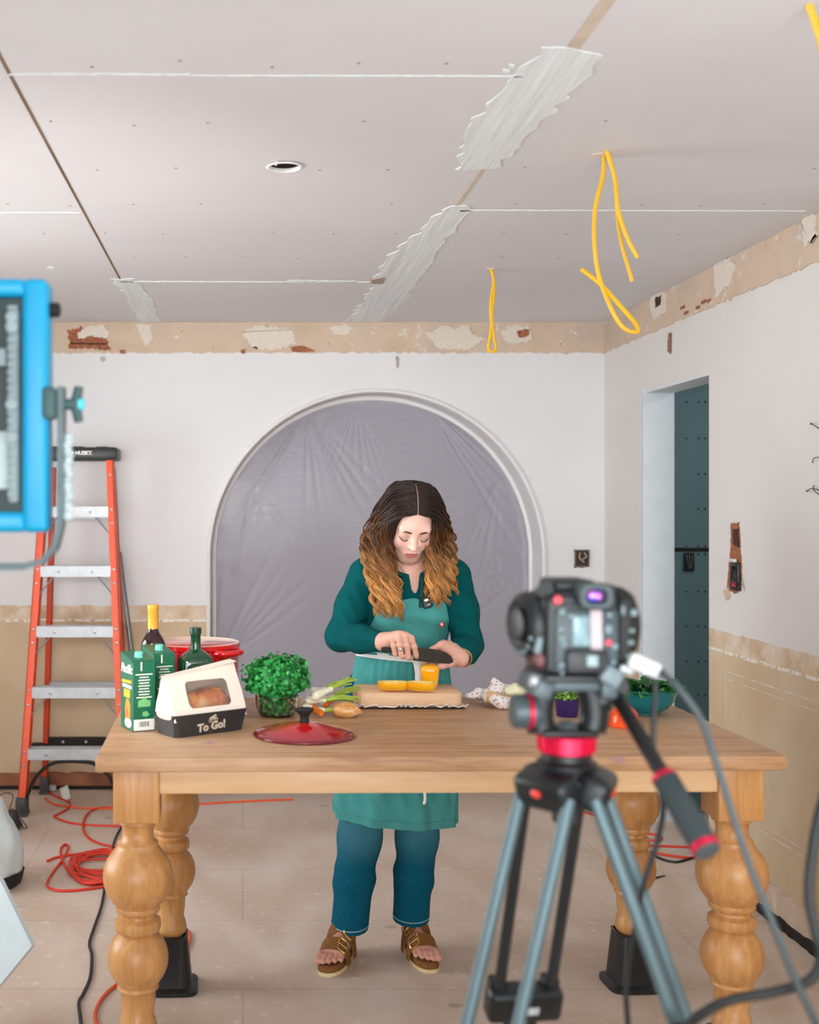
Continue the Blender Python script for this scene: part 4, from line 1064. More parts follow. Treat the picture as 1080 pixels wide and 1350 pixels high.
g = G(); n = len(pl); BT = .040; prof = [(-.004, .008), (0, .012), (0, .008+BT-.004), (-.004, .008+BT)]
vs = []
for ins_, z in prof:
    for p in pl:
        q_ = Vector((p[0], p[1], 0)); k = 1+ins_/q_.length; vs.append(bc+Vector((p[0]*k, p[1]*k, z)))
fs = [list(range(n))[::-1], [3*n+k for k in range(n)]]
for i in range(3):
    for k in range(n): fs.append((i*n+k, i*n+(k+1) % n, (i+1)*n+(k+1) % n, (i+1)*n+k))
g.add(vs, fs); g.done('board_body', M_board, t, angle=50)
ZBD = HT+.008+BT

# yellow peppers
pm = NT('yellow pepper skin'); v = pm.coord('Object'); pm.l(pm.ramp(pm.noise(v, 14, 3), [(.3, S((246, 158, 8))), (.7, S((252, 190, 24)))]), pm.b.inputs['Base Color']); pm.b.inputs['Roughness'].default_value = .16; pm.b.inputs['Coat Weight'].default_value = .4
M_pith = mat('pale pepper flesh', (246, 220, 130), .5, var=.08, vs=60)
def pepper_half(label, c, L, Wd, Ht, rz):
    t = thing('pepper_half', label, 'yellow pepper', c, 'cut yellow pepper pieces')
    M_ = Matrix.Translation(c) @ Matrix.Rotation(rz, 4, 'Z')
    def sec(u, v, k, dz):
        # u along the length, v across the cup from rim to rim
        a = PI*v; x = (u-.5)*L*k; e = math.sqrt(max(0, 1-(2*u-1)**4)); e = max(e, .02)
        lob = 1+.07*math.sin(3*a+.6)
        return M_ @ Vector((x, -math.cos(a)*Wd/2*e*k*lob, Ht-math.sin(a)*Ht*(.55+.45*e)*k*lob+dz+.006*math.sin(PI*u)*0))
    G().grid(lambda u, v: sec(u, v, 1, 0), 24, 18).done('skin', pm.m, t, angle=0)
    g = G(); g.grid(lambda u, v: sec(u, 1-v, .86, 0), 24, 18)
    rim = [(sec(i/24, 0, 1, 0), sec(i/24, 0, .86, 0)) for i in range(25)]; rim2 = [(sec(i/24, 1, 1, 0), sec(i/24, 1, .86, 0)) for i in range(25)]
    for r2 in (rim, rim2):
        g.add([p for q_ in r2 for p in q_], [(2*i, 2*i+1, 2*i+3, 2*i+2) for i in range(24)])
    for u in (0, 1):
        ed = [(sec(u, j/18, 1, 0), sec(u, j/18, .86, 0)) for j in range(19)]; g.add([p for q_ in ed for p in q_], [(2*i, 2*i+1, 2*i+3, 2*i+2) for i in range(18)])
    g.done('flesh', M_pith, t, angle=0); return t
p1 = T(519, 913, ZBD); p2 = T(556, 914, ZBD)
pepper_half('yellow pepper half lying cut side up, left one on board', Vector((p1.x, p1.y+.012, ZBD+.001)), .094, .055, .030, R(-3))
pepper_half('yellow pepper half lying cut side up at the foot of upright piece', Vector((p2.x, p2.y+.008, ZBD+.001)), .088, .05, .032, R(-16))
pu = T(566.5, 908.5, ZBD); pu.z = ZBD+.001
V = Vol(tuple(pu+Vector((-.06, -.06, -.005))), tuple(pu+Vector((.06, .06, .11))), .002)
for k in range(4):
    a = R(40+90*k); V.rc(pu+Vector((.013*math.cos(a), .013*math.sin(a), .018)), pu+Vector((.015*math.cos(a), .015*math.sin(a), .058)), .015, .0185, .012)
V.ell(pu+Vector((0, 0, .082)), (.016, .016, .014), .01, '-')
V.cut(lambda x, y, z: (pu.z-z)+0*x+0*y)
tp_ = thing('yellow_pepper', 'upright yellow pepper piece held under the knife', 'yellow pepper', pu); V.done('skin', pm.m, tp_)

# tea towel and a pale wedge to the right of the board
t = thing('tea_towel', 'crumpled white patterned tea towel with tan stripe right of the board', 'towel', (P(655, 0, 3.6).x, 3.6, HT))
wl_ = P(655, 920, 3.62)
V = Vol((wl_.x-.16, 3.42, HT-.005), (wl_.x+.16, 3.80, HT+.12), .003)
V.chain([P(617, 917, 3.66), P(632, 916, 3.66), P(650, 914, 3.64), P(672, 915, 3.64)], [.008, .014, .018, .016], .02)
V.chain([P(644, 920, 3.60), P(662, 927, 3.56), P(690, 931, 3.56)], [.013, .015, .014], .02)
V.chain([P(653, 912, 3.65), P(655, 903, 3.66), P(651, 897, 3.66)], [.020, .013, .007], .02); V.chain([P(660, 908, 3.65), P(668, 908, 3.65), P(680, 914, 3.63)], [.014, .012, .012], .018)
V.chain([P(640, 918, 3.62), P(655, 922, 3.58), P(676, 925, 3.57)], [.012, .014, .014], .02)
V.cut(lambda x, y, z: (HT+.0005-z)+0*x+0*y)
def tcol(Q):
    q_ = np.zeros((len(Q), 3)); q_[:] = S((236, 228, 224))[:3]
    d = np.sin(Q[:, 0]*210+3*np.sin(Q[:, 1]*90))*np.sin(Q[:, 2]*190+Q[:, 1]*160)
    q_[d > .86] = S((120, 80, 120))[:3]; q_[d < -.9] = S((186, 60, 50))[:3]
    a, b = P(646, 920, 3.585), P(686, 927, 3.555)
    t_ = np.clip(((Q[:, 0]-a.x)*(b.x-a.x)+(Q[:, 1]-a.y)*(b.y-a.y))/((b.x-a.x)**2+(b.y-a.y)**2), 0, 1)
    dd = np.hypot(Q[:, 0]-(a.x+t_*(b.x-a.x)), Q[:, 1]-(a.y+t_*(b.y-a.y))); q_[(dd < .011)] = S((222, 176, 122))[:3]
    return q_
def tpost(Q):
    w = .0022*np.sin(Q[:, 0]*120+40*Q[:, 1])+.0018*np.sin(Q[:, 1]*170-60*Q[:, 2]); Q = Q.copy(); Q[:, 2] = np.maximum(Q[:, 2]+w*(Q[:, 2] > HT+.004), HT+.0005); return Q
V.done('towel_body', vcol_mat('patterned cotton', .9, .3, 120), t, cols=tcol, post=tpost)
t = thing('fennel_wedge', 'pale green white vegetable wedge resting on the tea towel beside camera', 'vegetable', P(685, 910, 3.60))
V = Vol(tuple(P(685, 910, 3.6)-Vector((.08, .07, .06))), tuple(P(685, 910, 3.6)+Vector((.08, .07, .06))), .002)
V.chain([P(671, 911, 3.60), P(682, 910, 3.60), P(700, 906, 3.60)], [.014, .020, .008], .01); V.ell(P(680, 910, 3.60), (.025, .02, .018), .01)
V.done('wedge', mat('pale vegetable', (232, 230, 190), .4, var=.08, vs=30), t)

# herb tub, orange bowl, teal bowl of spinach
hc = T(748, 944); hc.z = HT
t = thing('herb_cup', 'small dark violet cup seen through tripod head', 'cup', hc)
G().lathe([(.028, 0), (.031, .003), (.036, .05), (.037, .052), (.034, .052), (.029, .006), (0, .005)], Matrix.Translation(hc), 32, False).done('cup_body', mat('violet plastic', (52, 34, 96), .35), t)
g = G(); r_ = random.Random(8)
for i in range(420):
    a = r_.uniform(0, 2*PI); q_ = .040*math.sqrt(r_.random()); p = hc+Vector((q_*math.cos(a), q_*math.sin(a), .05+r_.uniform(0, .030)*(1-(q_/.045)**2)+.004))
    leaf3(g, p, Vector((r_.uniform(-1, 1), r_.uniform(-1, 1), r_.uniform(.1, 1))), Vector((r_.uniform(-1, 1), r_.uniform(-1, 1), .3)), r_.uniform(.005, .009))
tag(g.done('chopped_herbs', leafmat('herb green', [(60, 110, 40), (96, 150, 60), (150, 190, 80), (40, 84, 36)]), loc=hc, angle=0), 'loose green herbs heaped in the violet cup', 'herbs', kind='stuff')
yc = T(749, 922); yc.z = HT
t = thing('pepper_chunk', 'yellow orange pepper chunk behind the herb cup', 'yellow pepper', yc)
V = Vol(tuple(yc-Vector((.05, .05, .01))), tuple(yc+Vector((.05, .05, .07))), .002)
V.ell(yc+Vector((-.006, 0, .022)), (.028, .022, .021), .01); V.ell(yc+Vector((.018, .004, .02)), (.018, .018, .019), .01); V.done('skin', pm.m, t)
oc = T(823, 957); oc.z = HT
t = thing('small_bowl', 'small glossy orange bowl turned upside down on the table', 'bowl', oc)
G().lathe([(.044, 0), (.0455, .003), (.044, .007), (.0415, .010), (.040, .022), (.036, .038), (.028, .049), (.018, .054), (.016, .058), (0, .058)], Matrix.Translation(oc), 40).done('bowl_body', mat('orange glaze', (244, 84, 18), .2, var=.05), t)
tc = T(848, 940); tc.z = HT; tR = P(893, 904, tc.y).x-P(848, 904, tc.y).x; tz = H-(906-CY)*tc.y/FPX-HT
t = thing('mixing_bowl', 'teal mixing bowl filled with spinach at the table end', 'bowl', tc)
G().lathe([(.045, 0), (.05, .003), (.05, .006), (.07, .018), (tR*.86, tz*.5), (tR-.003, tz-.006), (tR, tz-.003), (tR, tz), (tR-.004, tz), (tR*.83, tz*.5), (.066, .024), (0, .012)], Matrix.Translation(tc), 48, False).done('bowl_body', mat('teal melamine', (18, 112, 118), .25, var=.05), t)
g = G(); r_ = random.Random(12)
def blade(g, p, d, nrm, L, W):
    d = d.normalized(); x = d.cross(nrm).normalized(); z = x.cross(d)
    st = [(0, .06), (.2, .6), (.45, 1), (.7, .8), (.9, .35), (1, .02)]
    vs = []; 
    for s_, w in st:
        b = p+d*L*s_+z*(-.25*L*s_*s_)
        vs += [b-x*W*w*.5+z*.15*W*w, b-z*.0, b+x*W*w*.5+z*.15*W*w]
    fs = []
    for i in range(5): fs += [(3*i, 3*i+1, 3*i+4, 3*i+3), (3*i+1, 3*i+2, 3*i+5, 3*i+4)]
    g.add(vs, fs)
for i in range(150):
    a = r_.uniform(0, 2*PI); q_ = tR*.85*math.sqrt(r_.random()); p = tc+Vector((q_*math.cos(a), q_*math.sin(a), tz-.008+r_.uniform(0, .020)*(1-q_/tR)))
    blade(g, p, Vector((math.cos(a+r_.uniform(-1, 1)), math.sin(a+r_.uniform(-1, 1)), r_.uniform(.1, .55))), Vector((r_.uniform(-.4, .4), r_.uniform(-.4, .4), 1)), r_.uniform(.035, .055), r_.uniform(.022, .036))
blade(g, tc+Vector((.07, 0, tz+.004)), Vector((1, 0, .45)), Vector((0, -.4, 1)), .035, .012)
tag(g.done('spinach', leafmat('spinach green', [(10, 70, 24), (22, 98, 36), (40, 128, 50), (16, 84, 30)]), loc=tc, angle=0), 'loose dark green spinach leaves heaped in teal bowl', 'spinach', kind='stuff')
M_alu = mat('brushed aluminium', (178, 181, 184), .45, .45, var=.08, vs=30)
M_orange = mat('orange fibreglass', (232, 82, 34), .45, var=.08, vs=6)
M_grey = mat('dark grey plastic', (70, 74, 76), .5, var=.1)
M_steel = mat('steel', (150, 152, 154), .35, .9)
# ------------------------------------------------------------ step ladder
lx = P(95, 0, 5.7).x
t = thing('step_ladder', 'orange fibreglass step ladder with aluminium steps standing at left wall', 'ladder', (lx, 5.83, 0))
def railF(s_, z):                                  # centre of a front rail at height z
    k = z/1.74; hw = .250+(.160-.250)*k; return Vector((lx+s_*hw, 5.73+.19*k, z))
def railB(s_, z):
    k = z/1.74; hw = .222+(.150-.222)*k; return Vector((lx+.01+s_*hw, 6.17-.15*k, z))
def channel(g, a, b, w, d, th, sgn):
    """C section rail: web facing outwards, two flanges"""
    a, b = Vector(a), Vector(b); dz = (b-a).normalized(); y = Vector((0, 1, 0)); y = (y-dz*y.dot(dz)).normalized(); x = y.cross(dz)
    L = (b-a).length; Rm = Matrix((x, y, dz)).transposed(); m = (a+b)/2
    g.box(m+x*(sgn*(w/2-th/2)), (th, d, L), Rm); g.box(m+y*(-d/2+th/2), (w, th, L), Rm); g.box(m+y*(d/2-th/2), (w, th, L), Rm)
for s_ in (-1, 1):
    g = G(); channel(g, railF(s_, .06), railF(s_, 1.73), .036, .075, .006, s_); o = g.done('rail', M_orange, t, smooth=False); WL[o] = WL[t]
    for z in (.305, .60, .895, 1.19, 1.485, .24, .53, .83, 1.12, 1.42, 1.66):
        h = G(); p = railF(s_, z); h.lathe([(0, .003), (.006, .002), (.007, 0)], Matrix.Translation(p+Vector((-.0*s_, -.0378, 0))) @ Matrix.Rotation(R(90), 4, 'X'), 8)
        h.done('rivet', M_steel, o)
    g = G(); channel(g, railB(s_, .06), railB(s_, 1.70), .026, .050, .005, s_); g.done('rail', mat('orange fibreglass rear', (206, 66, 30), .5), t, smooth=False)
    for f, w in ((railF, .052), (railB, .044)):
        g = G(); p = f(s_, .045); g.rbox((p.x, p.y, .045), (w, .095 if f is railF else .07, .09), .006); g.rbox((p.x, p.y, .006), (w+.008, .10 if f is railF else .075, .012), .003); g.done('foot', M_grey, t)
for i, z in enumerate((.305, .60, .895, 1.19, 1.485)):
    a, b = railF(-1, z), railF(1, z); w = b.x-a.x-.03; y = a.y
    g = G(); g.box((lx, y-.002, z+.012), (w, .078, .004)); g.box((lx, y-.039, z-.012), (w, .003, .050)); g.box((lx, y+.036, z-.006), (w, .003, .036))
    for k in range(7): g.box((lx, y-.034+k*.0115, z+.0148), (w, .004, .0018))
    g.done('step', M_alu, t, smooth=False)
    for s_ in (-1, 1):
        g = G(); p = Vector((lx+s_*(w/2-.07), y-.022, z-.03)); q_ = railF(s_, z-.12)+Vector((-s_*.016, -.022, 0)); g.tube([p, q_], .008, 8, flat=.5)
        if i: g.done('brace', M_alu, t)
        G().lathe([(0, .003), (.007, .002), (.008, 0)], Matrix.Translation((lx+s_*(w/2-.09), y-.0405, z-.012)) @ Matrix.Rotation(R(90), 4, 'X'), 8).done('bolt', M_steel, t)
    # rear horizontals
    a, b = railB(-1, z-.05), railB(1, z-.05)
    g = G(); g.box(((a.x+b.x)/2, a.y, z-.03), (b.x-a.x-.02, .03, .042)); g.done('rear_bar', M_alu if i else M_soft, t, smooth=False)
    if i == 0:
        for k in (-.12, 0, .12): G().lathe([(0, .003), (.007, .002), (.008, 0)], Matrix.Translation((lx+.01+k, a.y-.0155, z-.03)) @ Matrix.Rotation(R(90), 4, 'X'), 8).done('bolt', M_alu, t)
for s_ in (-1, 1):                                 # black arched foot braces
    a = Vector((lx, railF(1, .27).y-.03, .262)); pts = [a, Vector((lx+s_*.10, a.y-.002, .250)), Vector((lx+s_*.175, a.y-.006, .19)), Vector((lx+s_*.225, a.y-.012, .085))]
    G().tube(spline(pts, 8), .021, 8, flat=.4).done('foot_brace', M_black, t)
    g = G(); p = railB(s_, .255); g.rbox((p.x+s_*.03, p.y-.02, .245), (.09, .05, .05), .01); g.done('corner_bracket', M_soft, t)
    b = railF(s_, .84); c = railB(s_, .84); g = G(); g.box((b.x-s_*.025, (b.y+c.y)/2, .86), (.006, c.y-b.y, .022)); g.done('spreader', M_steel, t, smooth=False)
g = G(); zc = 1.765
g.rbox((lx, 5.97, zc), (.40, .20, .065), .012); 
for dx in (-.12, 0, .12): g.rbox((lx+dx, 5.97, zc+.034), (.06, .10, .008), .003)
cap_ = g.done('top_cap', M_black, t)
zc2 = P(100, 606, 5.87).z
MT2 = Matrix.Translation((P(112.5, 0, 5.868).x, 5.868, zc+.002)) @ Matrix.Rotation(R(90), 4, 'X')
g = G(); g.text('HUSKY.', .026, MT2 @ Matrix.Translation((-.052, 0, 0)), .0008, .1, .0009, 'LEFT'); 
g.prism([(-.078, 0), (-.067, .010), (-.055, .003), (-.062, -.003), (-.067, -.010)], 0, .0016, MT2)
g.done('lettering', mat('white print on cap', (236, 236, 236), .5), t, smooth=False)
g = G(); p = railF(0, 1.485); g.box((p.x-.03, p.y-.0412, 1.473), (.12, .001, .018)); g.done('label_strip', mat('silver label', (214, 216, 218), .4, var=.1, vs=120), t, smooth=False)
# pole leaning behind the ladder
a = P(172, 848, 6.18); b = P(157, 728, YB-.03); d = (a-b)/(b.z-a.z); foot = a+d*(a.z-.012)
t = thing('pole', 'grey metal pole leaning on the wall behind the ladder', 'pole', (foot.x, foot.y, 0))
G().tube([foot, b], .013, 14).done('shaft', mat('grey painted metal', (128, 128, 130), .35, .6), t)
G().tube([foot, foot+(b-foot).normalized()*.04], .016, 14).done('tip', M_soft, t)

# ------------------------------------------------------------ LED panel light on a stand, foreground left
YP = 1.82
M_pknob = mat('grey panel knob', (150, 166, 170), .5)
M_blue = mat('cyan blue aluminium frame', (6, 166, 214), .35, var=.04)
tr_, bl_ = P(62, 366, YP), P(62, 702, YP); pw = .43; x1 = tr_.x; x0 = x1-pw; z1, z0 = tr_.z, bl_.z; zc = (z0+z1)/2; xc_ = (x0+x1)/2; dp = .065
t = thing('led_panel_light', 'cyan blue framed video light panel at the left edge, seen from behind', 'video light', (xc_, YP+dp/2, 0))
fw = .040
g = G()
for (c, d) in (((x1-fw/2, YP+dp/2, zc), (fw, dp, z1-z0)), ((x0+fw/2, YP+dp/2, zc), (fw, dp, z1-z0)), ((xc_, YP+dp/2, z1-fw/2+.006), (pw-2*fw+.012, dp, fw-.012)), ((xc_, YP+dp/2, z0+fw/2-.004), (pw-2*fw+.012, dp, fw-.008))):
    g.rbox(c, d, .010, seg=3)
for k in range(3): g.box((x1-fw/2-.006+.006*k, YP-.0004, zc), (.0015, .002, z1-z0-.03))
g.done('frame', M_blue, t)
g = G(); g.box((xc_, YP+.028, zc), (pw-2*fw, .03, z1-z0-2*fw+.02)); g.done('back_panel', mat('dark back panel', (34, 56, 58), .5, var=.15), t, smooth=False)
g = G(); g.rbox((x1-fw-.013, YP+.008, zc), (.017, .02, z1-z0-2*fw-.01), .006)
for k in range(24): g.box((x1-fw-.013, YP+.0, z0+fw+.02+k*.0125), (.015, .008, .006))
g.done('heat_sink', mat('silver heat sink', (140, 156, 160), .5), t)
for dz in (.135, .12, -.0, -.05): G().lathe([(0, .008), (.009, .007), (.010, 0)], Matrix.Translation((x1-fw-.013, YP-.004, zc+dz)) @ Matrix.Rotation(R(90), 4, 'X'), 16).done('knob', M_pknob, t)
g = G(); g.rbox((x1-.088, YP+.010, zc-.085), (.052, .004, .09), .002); G().box((x1-.072, YP+.010, zc+.075), (.014, .006, .026)).done('emblem', M_pknob, t, smooth=False); g.done('label_plate', mat('white label', (186, 202, 204), .5), t)
g = G(); g.rbox((xc_, YP+dp-.004, zc), (pw-2*fw-.004, .008, z1-z0-2*fw), .002)
em = NT('lit diffuser'); em.b.inputs['Emission Color'].default_value = (1, .96, .9, 1); em.b.inputs['Emission Strength'].default_value = 1.2; g.done('diffuser', em.m, t)
g = G(); g.lathe([(.010, 0), (.012, .004), (.012, .014), (.008, .018), (0, .018)], Matrix.Translation((x1-.002, YP+.03, z1-.045)) @ Matrix.Rotation(R(90), 4, 'Y'), 16); g.done('hinge_bump', M_soft, t)
# yoke: a flat bar down the right side, round the corner and across below
yx = x1+.018; yz0 = P(0, 748, YP).z; yz1 = P(0, 508, YP).z
pts = [(yx, yz1), (yx, yz0+.10), (yx-.001, yz0+.065), (yx-.010, yz0+.03), (yx-.03, yz0+.008), (yx-.06, yz0), (yx-.12, yz0-.001), (x0-.018+.06, yz0), (x0-.008, yz0+.03), (x0-.018, yz0+.1), (x0-.018, yz1)]
g = G(); vs = []; fs = []; yw, yt = .030, .005
pp = [Vector((a, 0, b)) for a, b in pts]
for i, p in enumerate(pp):
    d = (pp[min(i+1, len(pp)-1)]-pp[max(i-1, 0)]).normalized(); nn = Vector((d.z, 0, -d.x))
    for (a, b) in ((-1, -1), (1, -1), (1, 1), (-1, 1)): vs.append(p+nn*(a*yt)+Vector((0, YP+.03+b*yw/2, 0)))
for i in range(len(pp)-1):
    for k in range(4): fs.append((i*4+k, i*4+(k+1) % 4, i*4+4+(k+1) % 4, i*4+4+k))
fs += [(3, 2, 1, 0), tuple(len(pp)*4-4+k for k in range(4))]
g.add(vs, fs); yoke = g.done('yoke', mat('grey yoke bar', (96, 114, 118), .5, .1), t, angle=50); WL[yoke] = WL[t]
kz = P(0, 531, YP).z
g = G(); g.rbox((x1+.002, YP+.012, kz), (.022, .03, .05), .006); g.cyl((x1+.01, YP+.03, kz), (yx+.022, YP+.03, kz), .009)
for a in (68, 180+112, 180): 
    ca, sa = math.cos(R(a)), math.sin(R(a))
    if a == 180: continue
    g.tube([(yx+.022, YP+.03, kz), (yx+.022+.014*ca, YP+.03, kz+.030*sa)], [.009, .007], 10)
o = g.done('tilt_knob', mat('grey green knob', (62, 92, 92), .5), t); WL[o] = WL[t]
g = G(); g.lathe([(.0, .006), (.009, .004), (.010, -.004)], Matrix.Translation((yx+.031, YP+.03, kz)) @ Matrix.Rotation(R(90), 4, 'Y'), 16); g.done('knob_cap', mat('cyan cap', (90, 224, 244), .4), o)
g = G(); r_ = random.Random(3); zA, zB_ = P(0, 572, YP).z, P(0, 684, YP).z
g.tube(spline([(yx+.010+.002*math.sin(i*2.1), YP+.028+.002*math.cos(i*1.7), zA+(zB_-zA)*i/14+.0) for i in range(15)], 4), [.0075+.0022*math.sin(i*1.9) for i in range(57)], 10)
g.done('wrapped_cord', mat('pale wrapped cord', (206, 222, 224), .7, var=.08, vs=80, bump=.5, bs=160), t)
st = thing('light_stand', 'black light stand carrying the blue video panel, mostly below photo edge', 'light stand', (xc_, YP+.03, 0))
g = G(); g.cyl((xc_, YP+.03, .35), (xc_, YP+.03, yz0-.006), .012); g.cyl((xc_, YP+.03, .30), (xc_, YP+.03, .80), .016); g.done('pole', M_black, st)
for k in range(3):
    a = R(90+120*k); G().tube([(xc_+.016*math.cos(a), YP+.03+.016*math.sin(a), .62), (xc_+.20*math.cos(a), YP+.03+.20*math.sin(a), .008)], .008, 10).done('leg', M_black, st)
la = bpy.data.lights.new('panel_glow', 'AREA'); la.shape = 'RECTANGLE'; la.size = pw-2*fw; la.size_y = z1-z0-2*fw; la.energy = PANEL_W; la.color = (1, .96, .91); la.spread = R(84)
lo = bpy.data.objects.new('panel_glow', la); COL.objects.link(lo); lo.location = (xc_, YP+dp+.006, zc); 
lo.rotation_mode = 'QUATERNION'; lo.rotation_quaternion = Vector((0, 1, 0)).to_track_quat('-Z', 'Y')

# ------------------------------------------------------------ tripod with fluid head and camera
YT = 1.72; sT = FPX/YT
ax = P(747, 0, YT).x
def zt_(py): return H-(py-CY)*YT/FPX
def w_(px): return px/sT
M_tblk = mat('tripod black', (24, 28, 30), .38, var=.2)
M_tgry = mat('tripod grey tube', (96, 118, 124), .4, .25, var=.06)
M_tdrk = mat('tripod shaded and lower tube', (52, 54, 56), .4, .4)
M_pink = mat('crimson anodised', (214, 24, 70), .28, .45, var=.05)
M_headg = mat('head grey green', (74, 88, 92), .4, .2, var=.1)
t = thing('tripod', 'black video tripod with grey twin legs and red ringed fluid head', 'tripod', (ax, YT, 0))
MA = lambda z: Matrix.Translation((ax, YT, z))
zs0 = zt_(1050); zr0 = zt_(990)
g = G(); g.lathe([(.030, zt_(1024)), (.042, zt_(1018)), (.044, zt_(1004)), (.036, zt_(1000)), (.036, zt_(992))], MA(0), 40); g.done('bowl', M_tblk, t)
g = G(); g.lathe([(.0385, zt_(991)), (.0405, zt_(989)), (.0405, zt_(969)), (.0385, zt_(967)), (.02, zt_(967))], MA(0), 48)
rg = g.done('lock_ring', M_pink, t); WL[rg] = WL[t]
g = G()
for k in range(30):
    a = 2*PI*k/30; g.box((ax+.041*math.cos(a), YT+.041*math.sin(a), zt_(979)), (.003, .0035, w_(17)), Matrix.Rotation(a, 3, 'Z'))
g.done('grip_ribs', M_pink, rg, smooth=False)
g = G(); g.lathe([(.024, zt_(967)), (.022, zt_(962)), (.012, zt_(952)), (0, zt_(949))], MA(0), 24); g.done('level_bubble_dome', mat('grey dome', (122, 132, 136), .3, .5), t)
# spider: three shoulders
LA = {'left': R(-145), 'right': R(-25), 'back': R(96)}    # azimuth of each leg
g = G(); g.lathe([(.020, zt_(1052)), (.046, zt_(1046)), (.052, zt_(1030)), (.050, zt_(1022)), (.040, zt_(1017))], MA(0), 40); 
for nm, a in LA.items():
    d = Vector((math.cos(a), math.sin(a), 0)); c = Vector((ax, YT, zt_(1033)))+d*.042
    Rm = Matrix.Rotation(a, 3, 'Z') @ Matrix.Rotation(R(20), 3, 'Y'); g.rbox(c+Vector((0, 0, -.004)), (.046, .096, .052), .014, Rm, 3)
g.done('spider', M_tblk, t)
M_rcap = mat('red cap', (236, 66, 60), .35)
for nm, a in LA.items():
    d = Vector((math.cos(a), math.sin(a), 0)); c = Vector((ax, YT, zt_(1036)))+d*.0635
    G().lathe([(0, .005), (.0085, .004), (.0095, -.006)], Matrix.Translation(c) @ (d+Vector((0, 0, .36))).to_track_quat('Z', 'X').to_matrix().to_4x4(), 16).done('hinge_cap', M_rcap, t)
TAN = .36; zl0, zl1 = zt_(1040), .70
for nm, a in LA.items():
    d = Vector((math.cos(a), math.sin(a), 0)); q_ = Vector((-d.y, d.x, 0))
    def lp(z, s_, w=.043): return Vector((ax, YT, z))+d*(.046+TAN*(zl0-z))+q_*s_*w
    mt = M_tdrk if nm == 'back' else M_tgry  # back leg gets a darker colour for the side turned from the light
    g = G()
    for s_ in (-1, 1): g.cyl(lp(zl0, s_), lp(zl1-.03, s_), .0092, n=16)
    lg = g.done('leg', mt, t); WL[lg] = WL[t]
    if nm == 'back': lg['label'] = 'back leg with shade put into its colour'
    g = G(); c = (lp(zl1, 1)+lp(zl1, -1))/2; Rm = Matrix.Rotation(a, 3, 'Z') @ Matrix.Rotation(math.atan(-TAN), 3, 'Y')
    g.rbox(c, (.042, .122, .058), .010, Rm, 3); g.rbox(c+Vector((0, 0, .032))+q_*.044, (.024, .030, .02), .006, Rm); g.rbox(c+Vector((0, 0, .032))-q_*.044, (.024, .030, .02), .006, Rm); g.done('leg_clamp', M_tblk, lg)
    if nm == 'back':
        g = G(); g.rbox(c-d*.0215+Vector((0, 0, -.008)), (.003, .038, .014), .001, Rm); g.done('clamp_label', mat('pale label', (196, 204, 206), .5, var=.3, vs=160), lg)
    g = G()
    for s_ in (-1, 1): g.cyl(lp(zl1, s_, .020), lp(.10, s_, .020), .0082, n=14)
    g.done('lower_tube', M_tdrk, lg)
    g = G(); c = (lp(.05, 1)+lp(.05, -1))/2; g.rbox(c+Vector((0, 0, .0)), (.05, .062, .098), .014); g.done('foot', M_soft, lg)
g = G(); g.box((ax+.012, YT+.055, zt_(1075)), (.03, .03, w_(44)))
g.done('spreader_catch', M_tblk, t, smooth=False)
# fluid head: pan base, U arms, drag knob, cradle plate
g = G()
for s_, px in ((-1, 714), (1, 780)):
    x = P(px, 0, YT).x; g.tube(spline([(x, YT, zt_(962)), (x+s_*.004, YT, zt_(945)), (x+s_*.002, YT, zt_(922)), (x-s_*.002, YT, zt_(906))], 6), [.021]*19, 18, flat=1.0)
g.rbox((ax, YT, zt_(964)), (w_(74), .06, w_(10)), .006); g.done('head_arm', M_tblk, t)
g = G(); xk = P(690, 0, YT).x; zk = zt_(937)
for (r0_, a0_, a1_) in ((.025, .0, .014),): pass
MK = Matrix.Translation((xk+.012, YT-.004, zk)) @ Matrix.Rotation(R(-90), 4, 'Y')
g.lathe([(.020, -.012), (.0245, -.006), (.0245, .001)], MK, 32, False); g.lathe([(.0245, .008), (.0245, .026), (.022, .030), (0, .030)], MK, 32, False); kn = g.done('drag_knob', M_headg, t); WL[kn] = WL[t]
g = G(); g.lathe([(.0245, .001), (.0265, .002), (.0265, .007), (.0245, .008)], MK, 32, False); g.done('knob_band', M_pink, kn)
g = G(); xk2 = P(806, 0, YT).x; g.lathe([(.018, -.014), (.021, -.006), (.021, .006), (.018, .010), (0, .010)], Matrix.Translation((xk2-.014, YT, zt_(922))) @ Matrix.Rotation(R(90), 4, 'Y'), 32); g.done('tilt_hub', M_tblk, t)
g = G(); zp = zt_(897)
g.rbox((ax+.004, YT, zp), (w_(104), .10, w_(17)), .005); g.rbox((P(704, 0, YT).x, YT-.01, zt_(901)), (w_(24), .11, w_(26)), .006, Matrix.Rotation(R(20), 3, 'Y')); g.rbox((P(788, 0, YT).x, YT-.01, zt_(901)), (w_(22), .10, w_(26)), .006)
g.done('cradle', M_headg, t)
g = G(); g.rbox((ax+.002, YT-.01, zt_(886)), (w_(92), .13, w_(10)), .004); g.done('sliding_plate', M_tblk, t)
g = G(); g.lathe([(.008, -.01), (.011, 0), (.009, .012), (0, .014)], Matrix.Translation((P(699, 0, YT).x, YT-.05, zt_(893))) @ Matrix.Rotation(R(-70), 4, 'Y'), 16); g.done('plate_lock', M_alu, t)
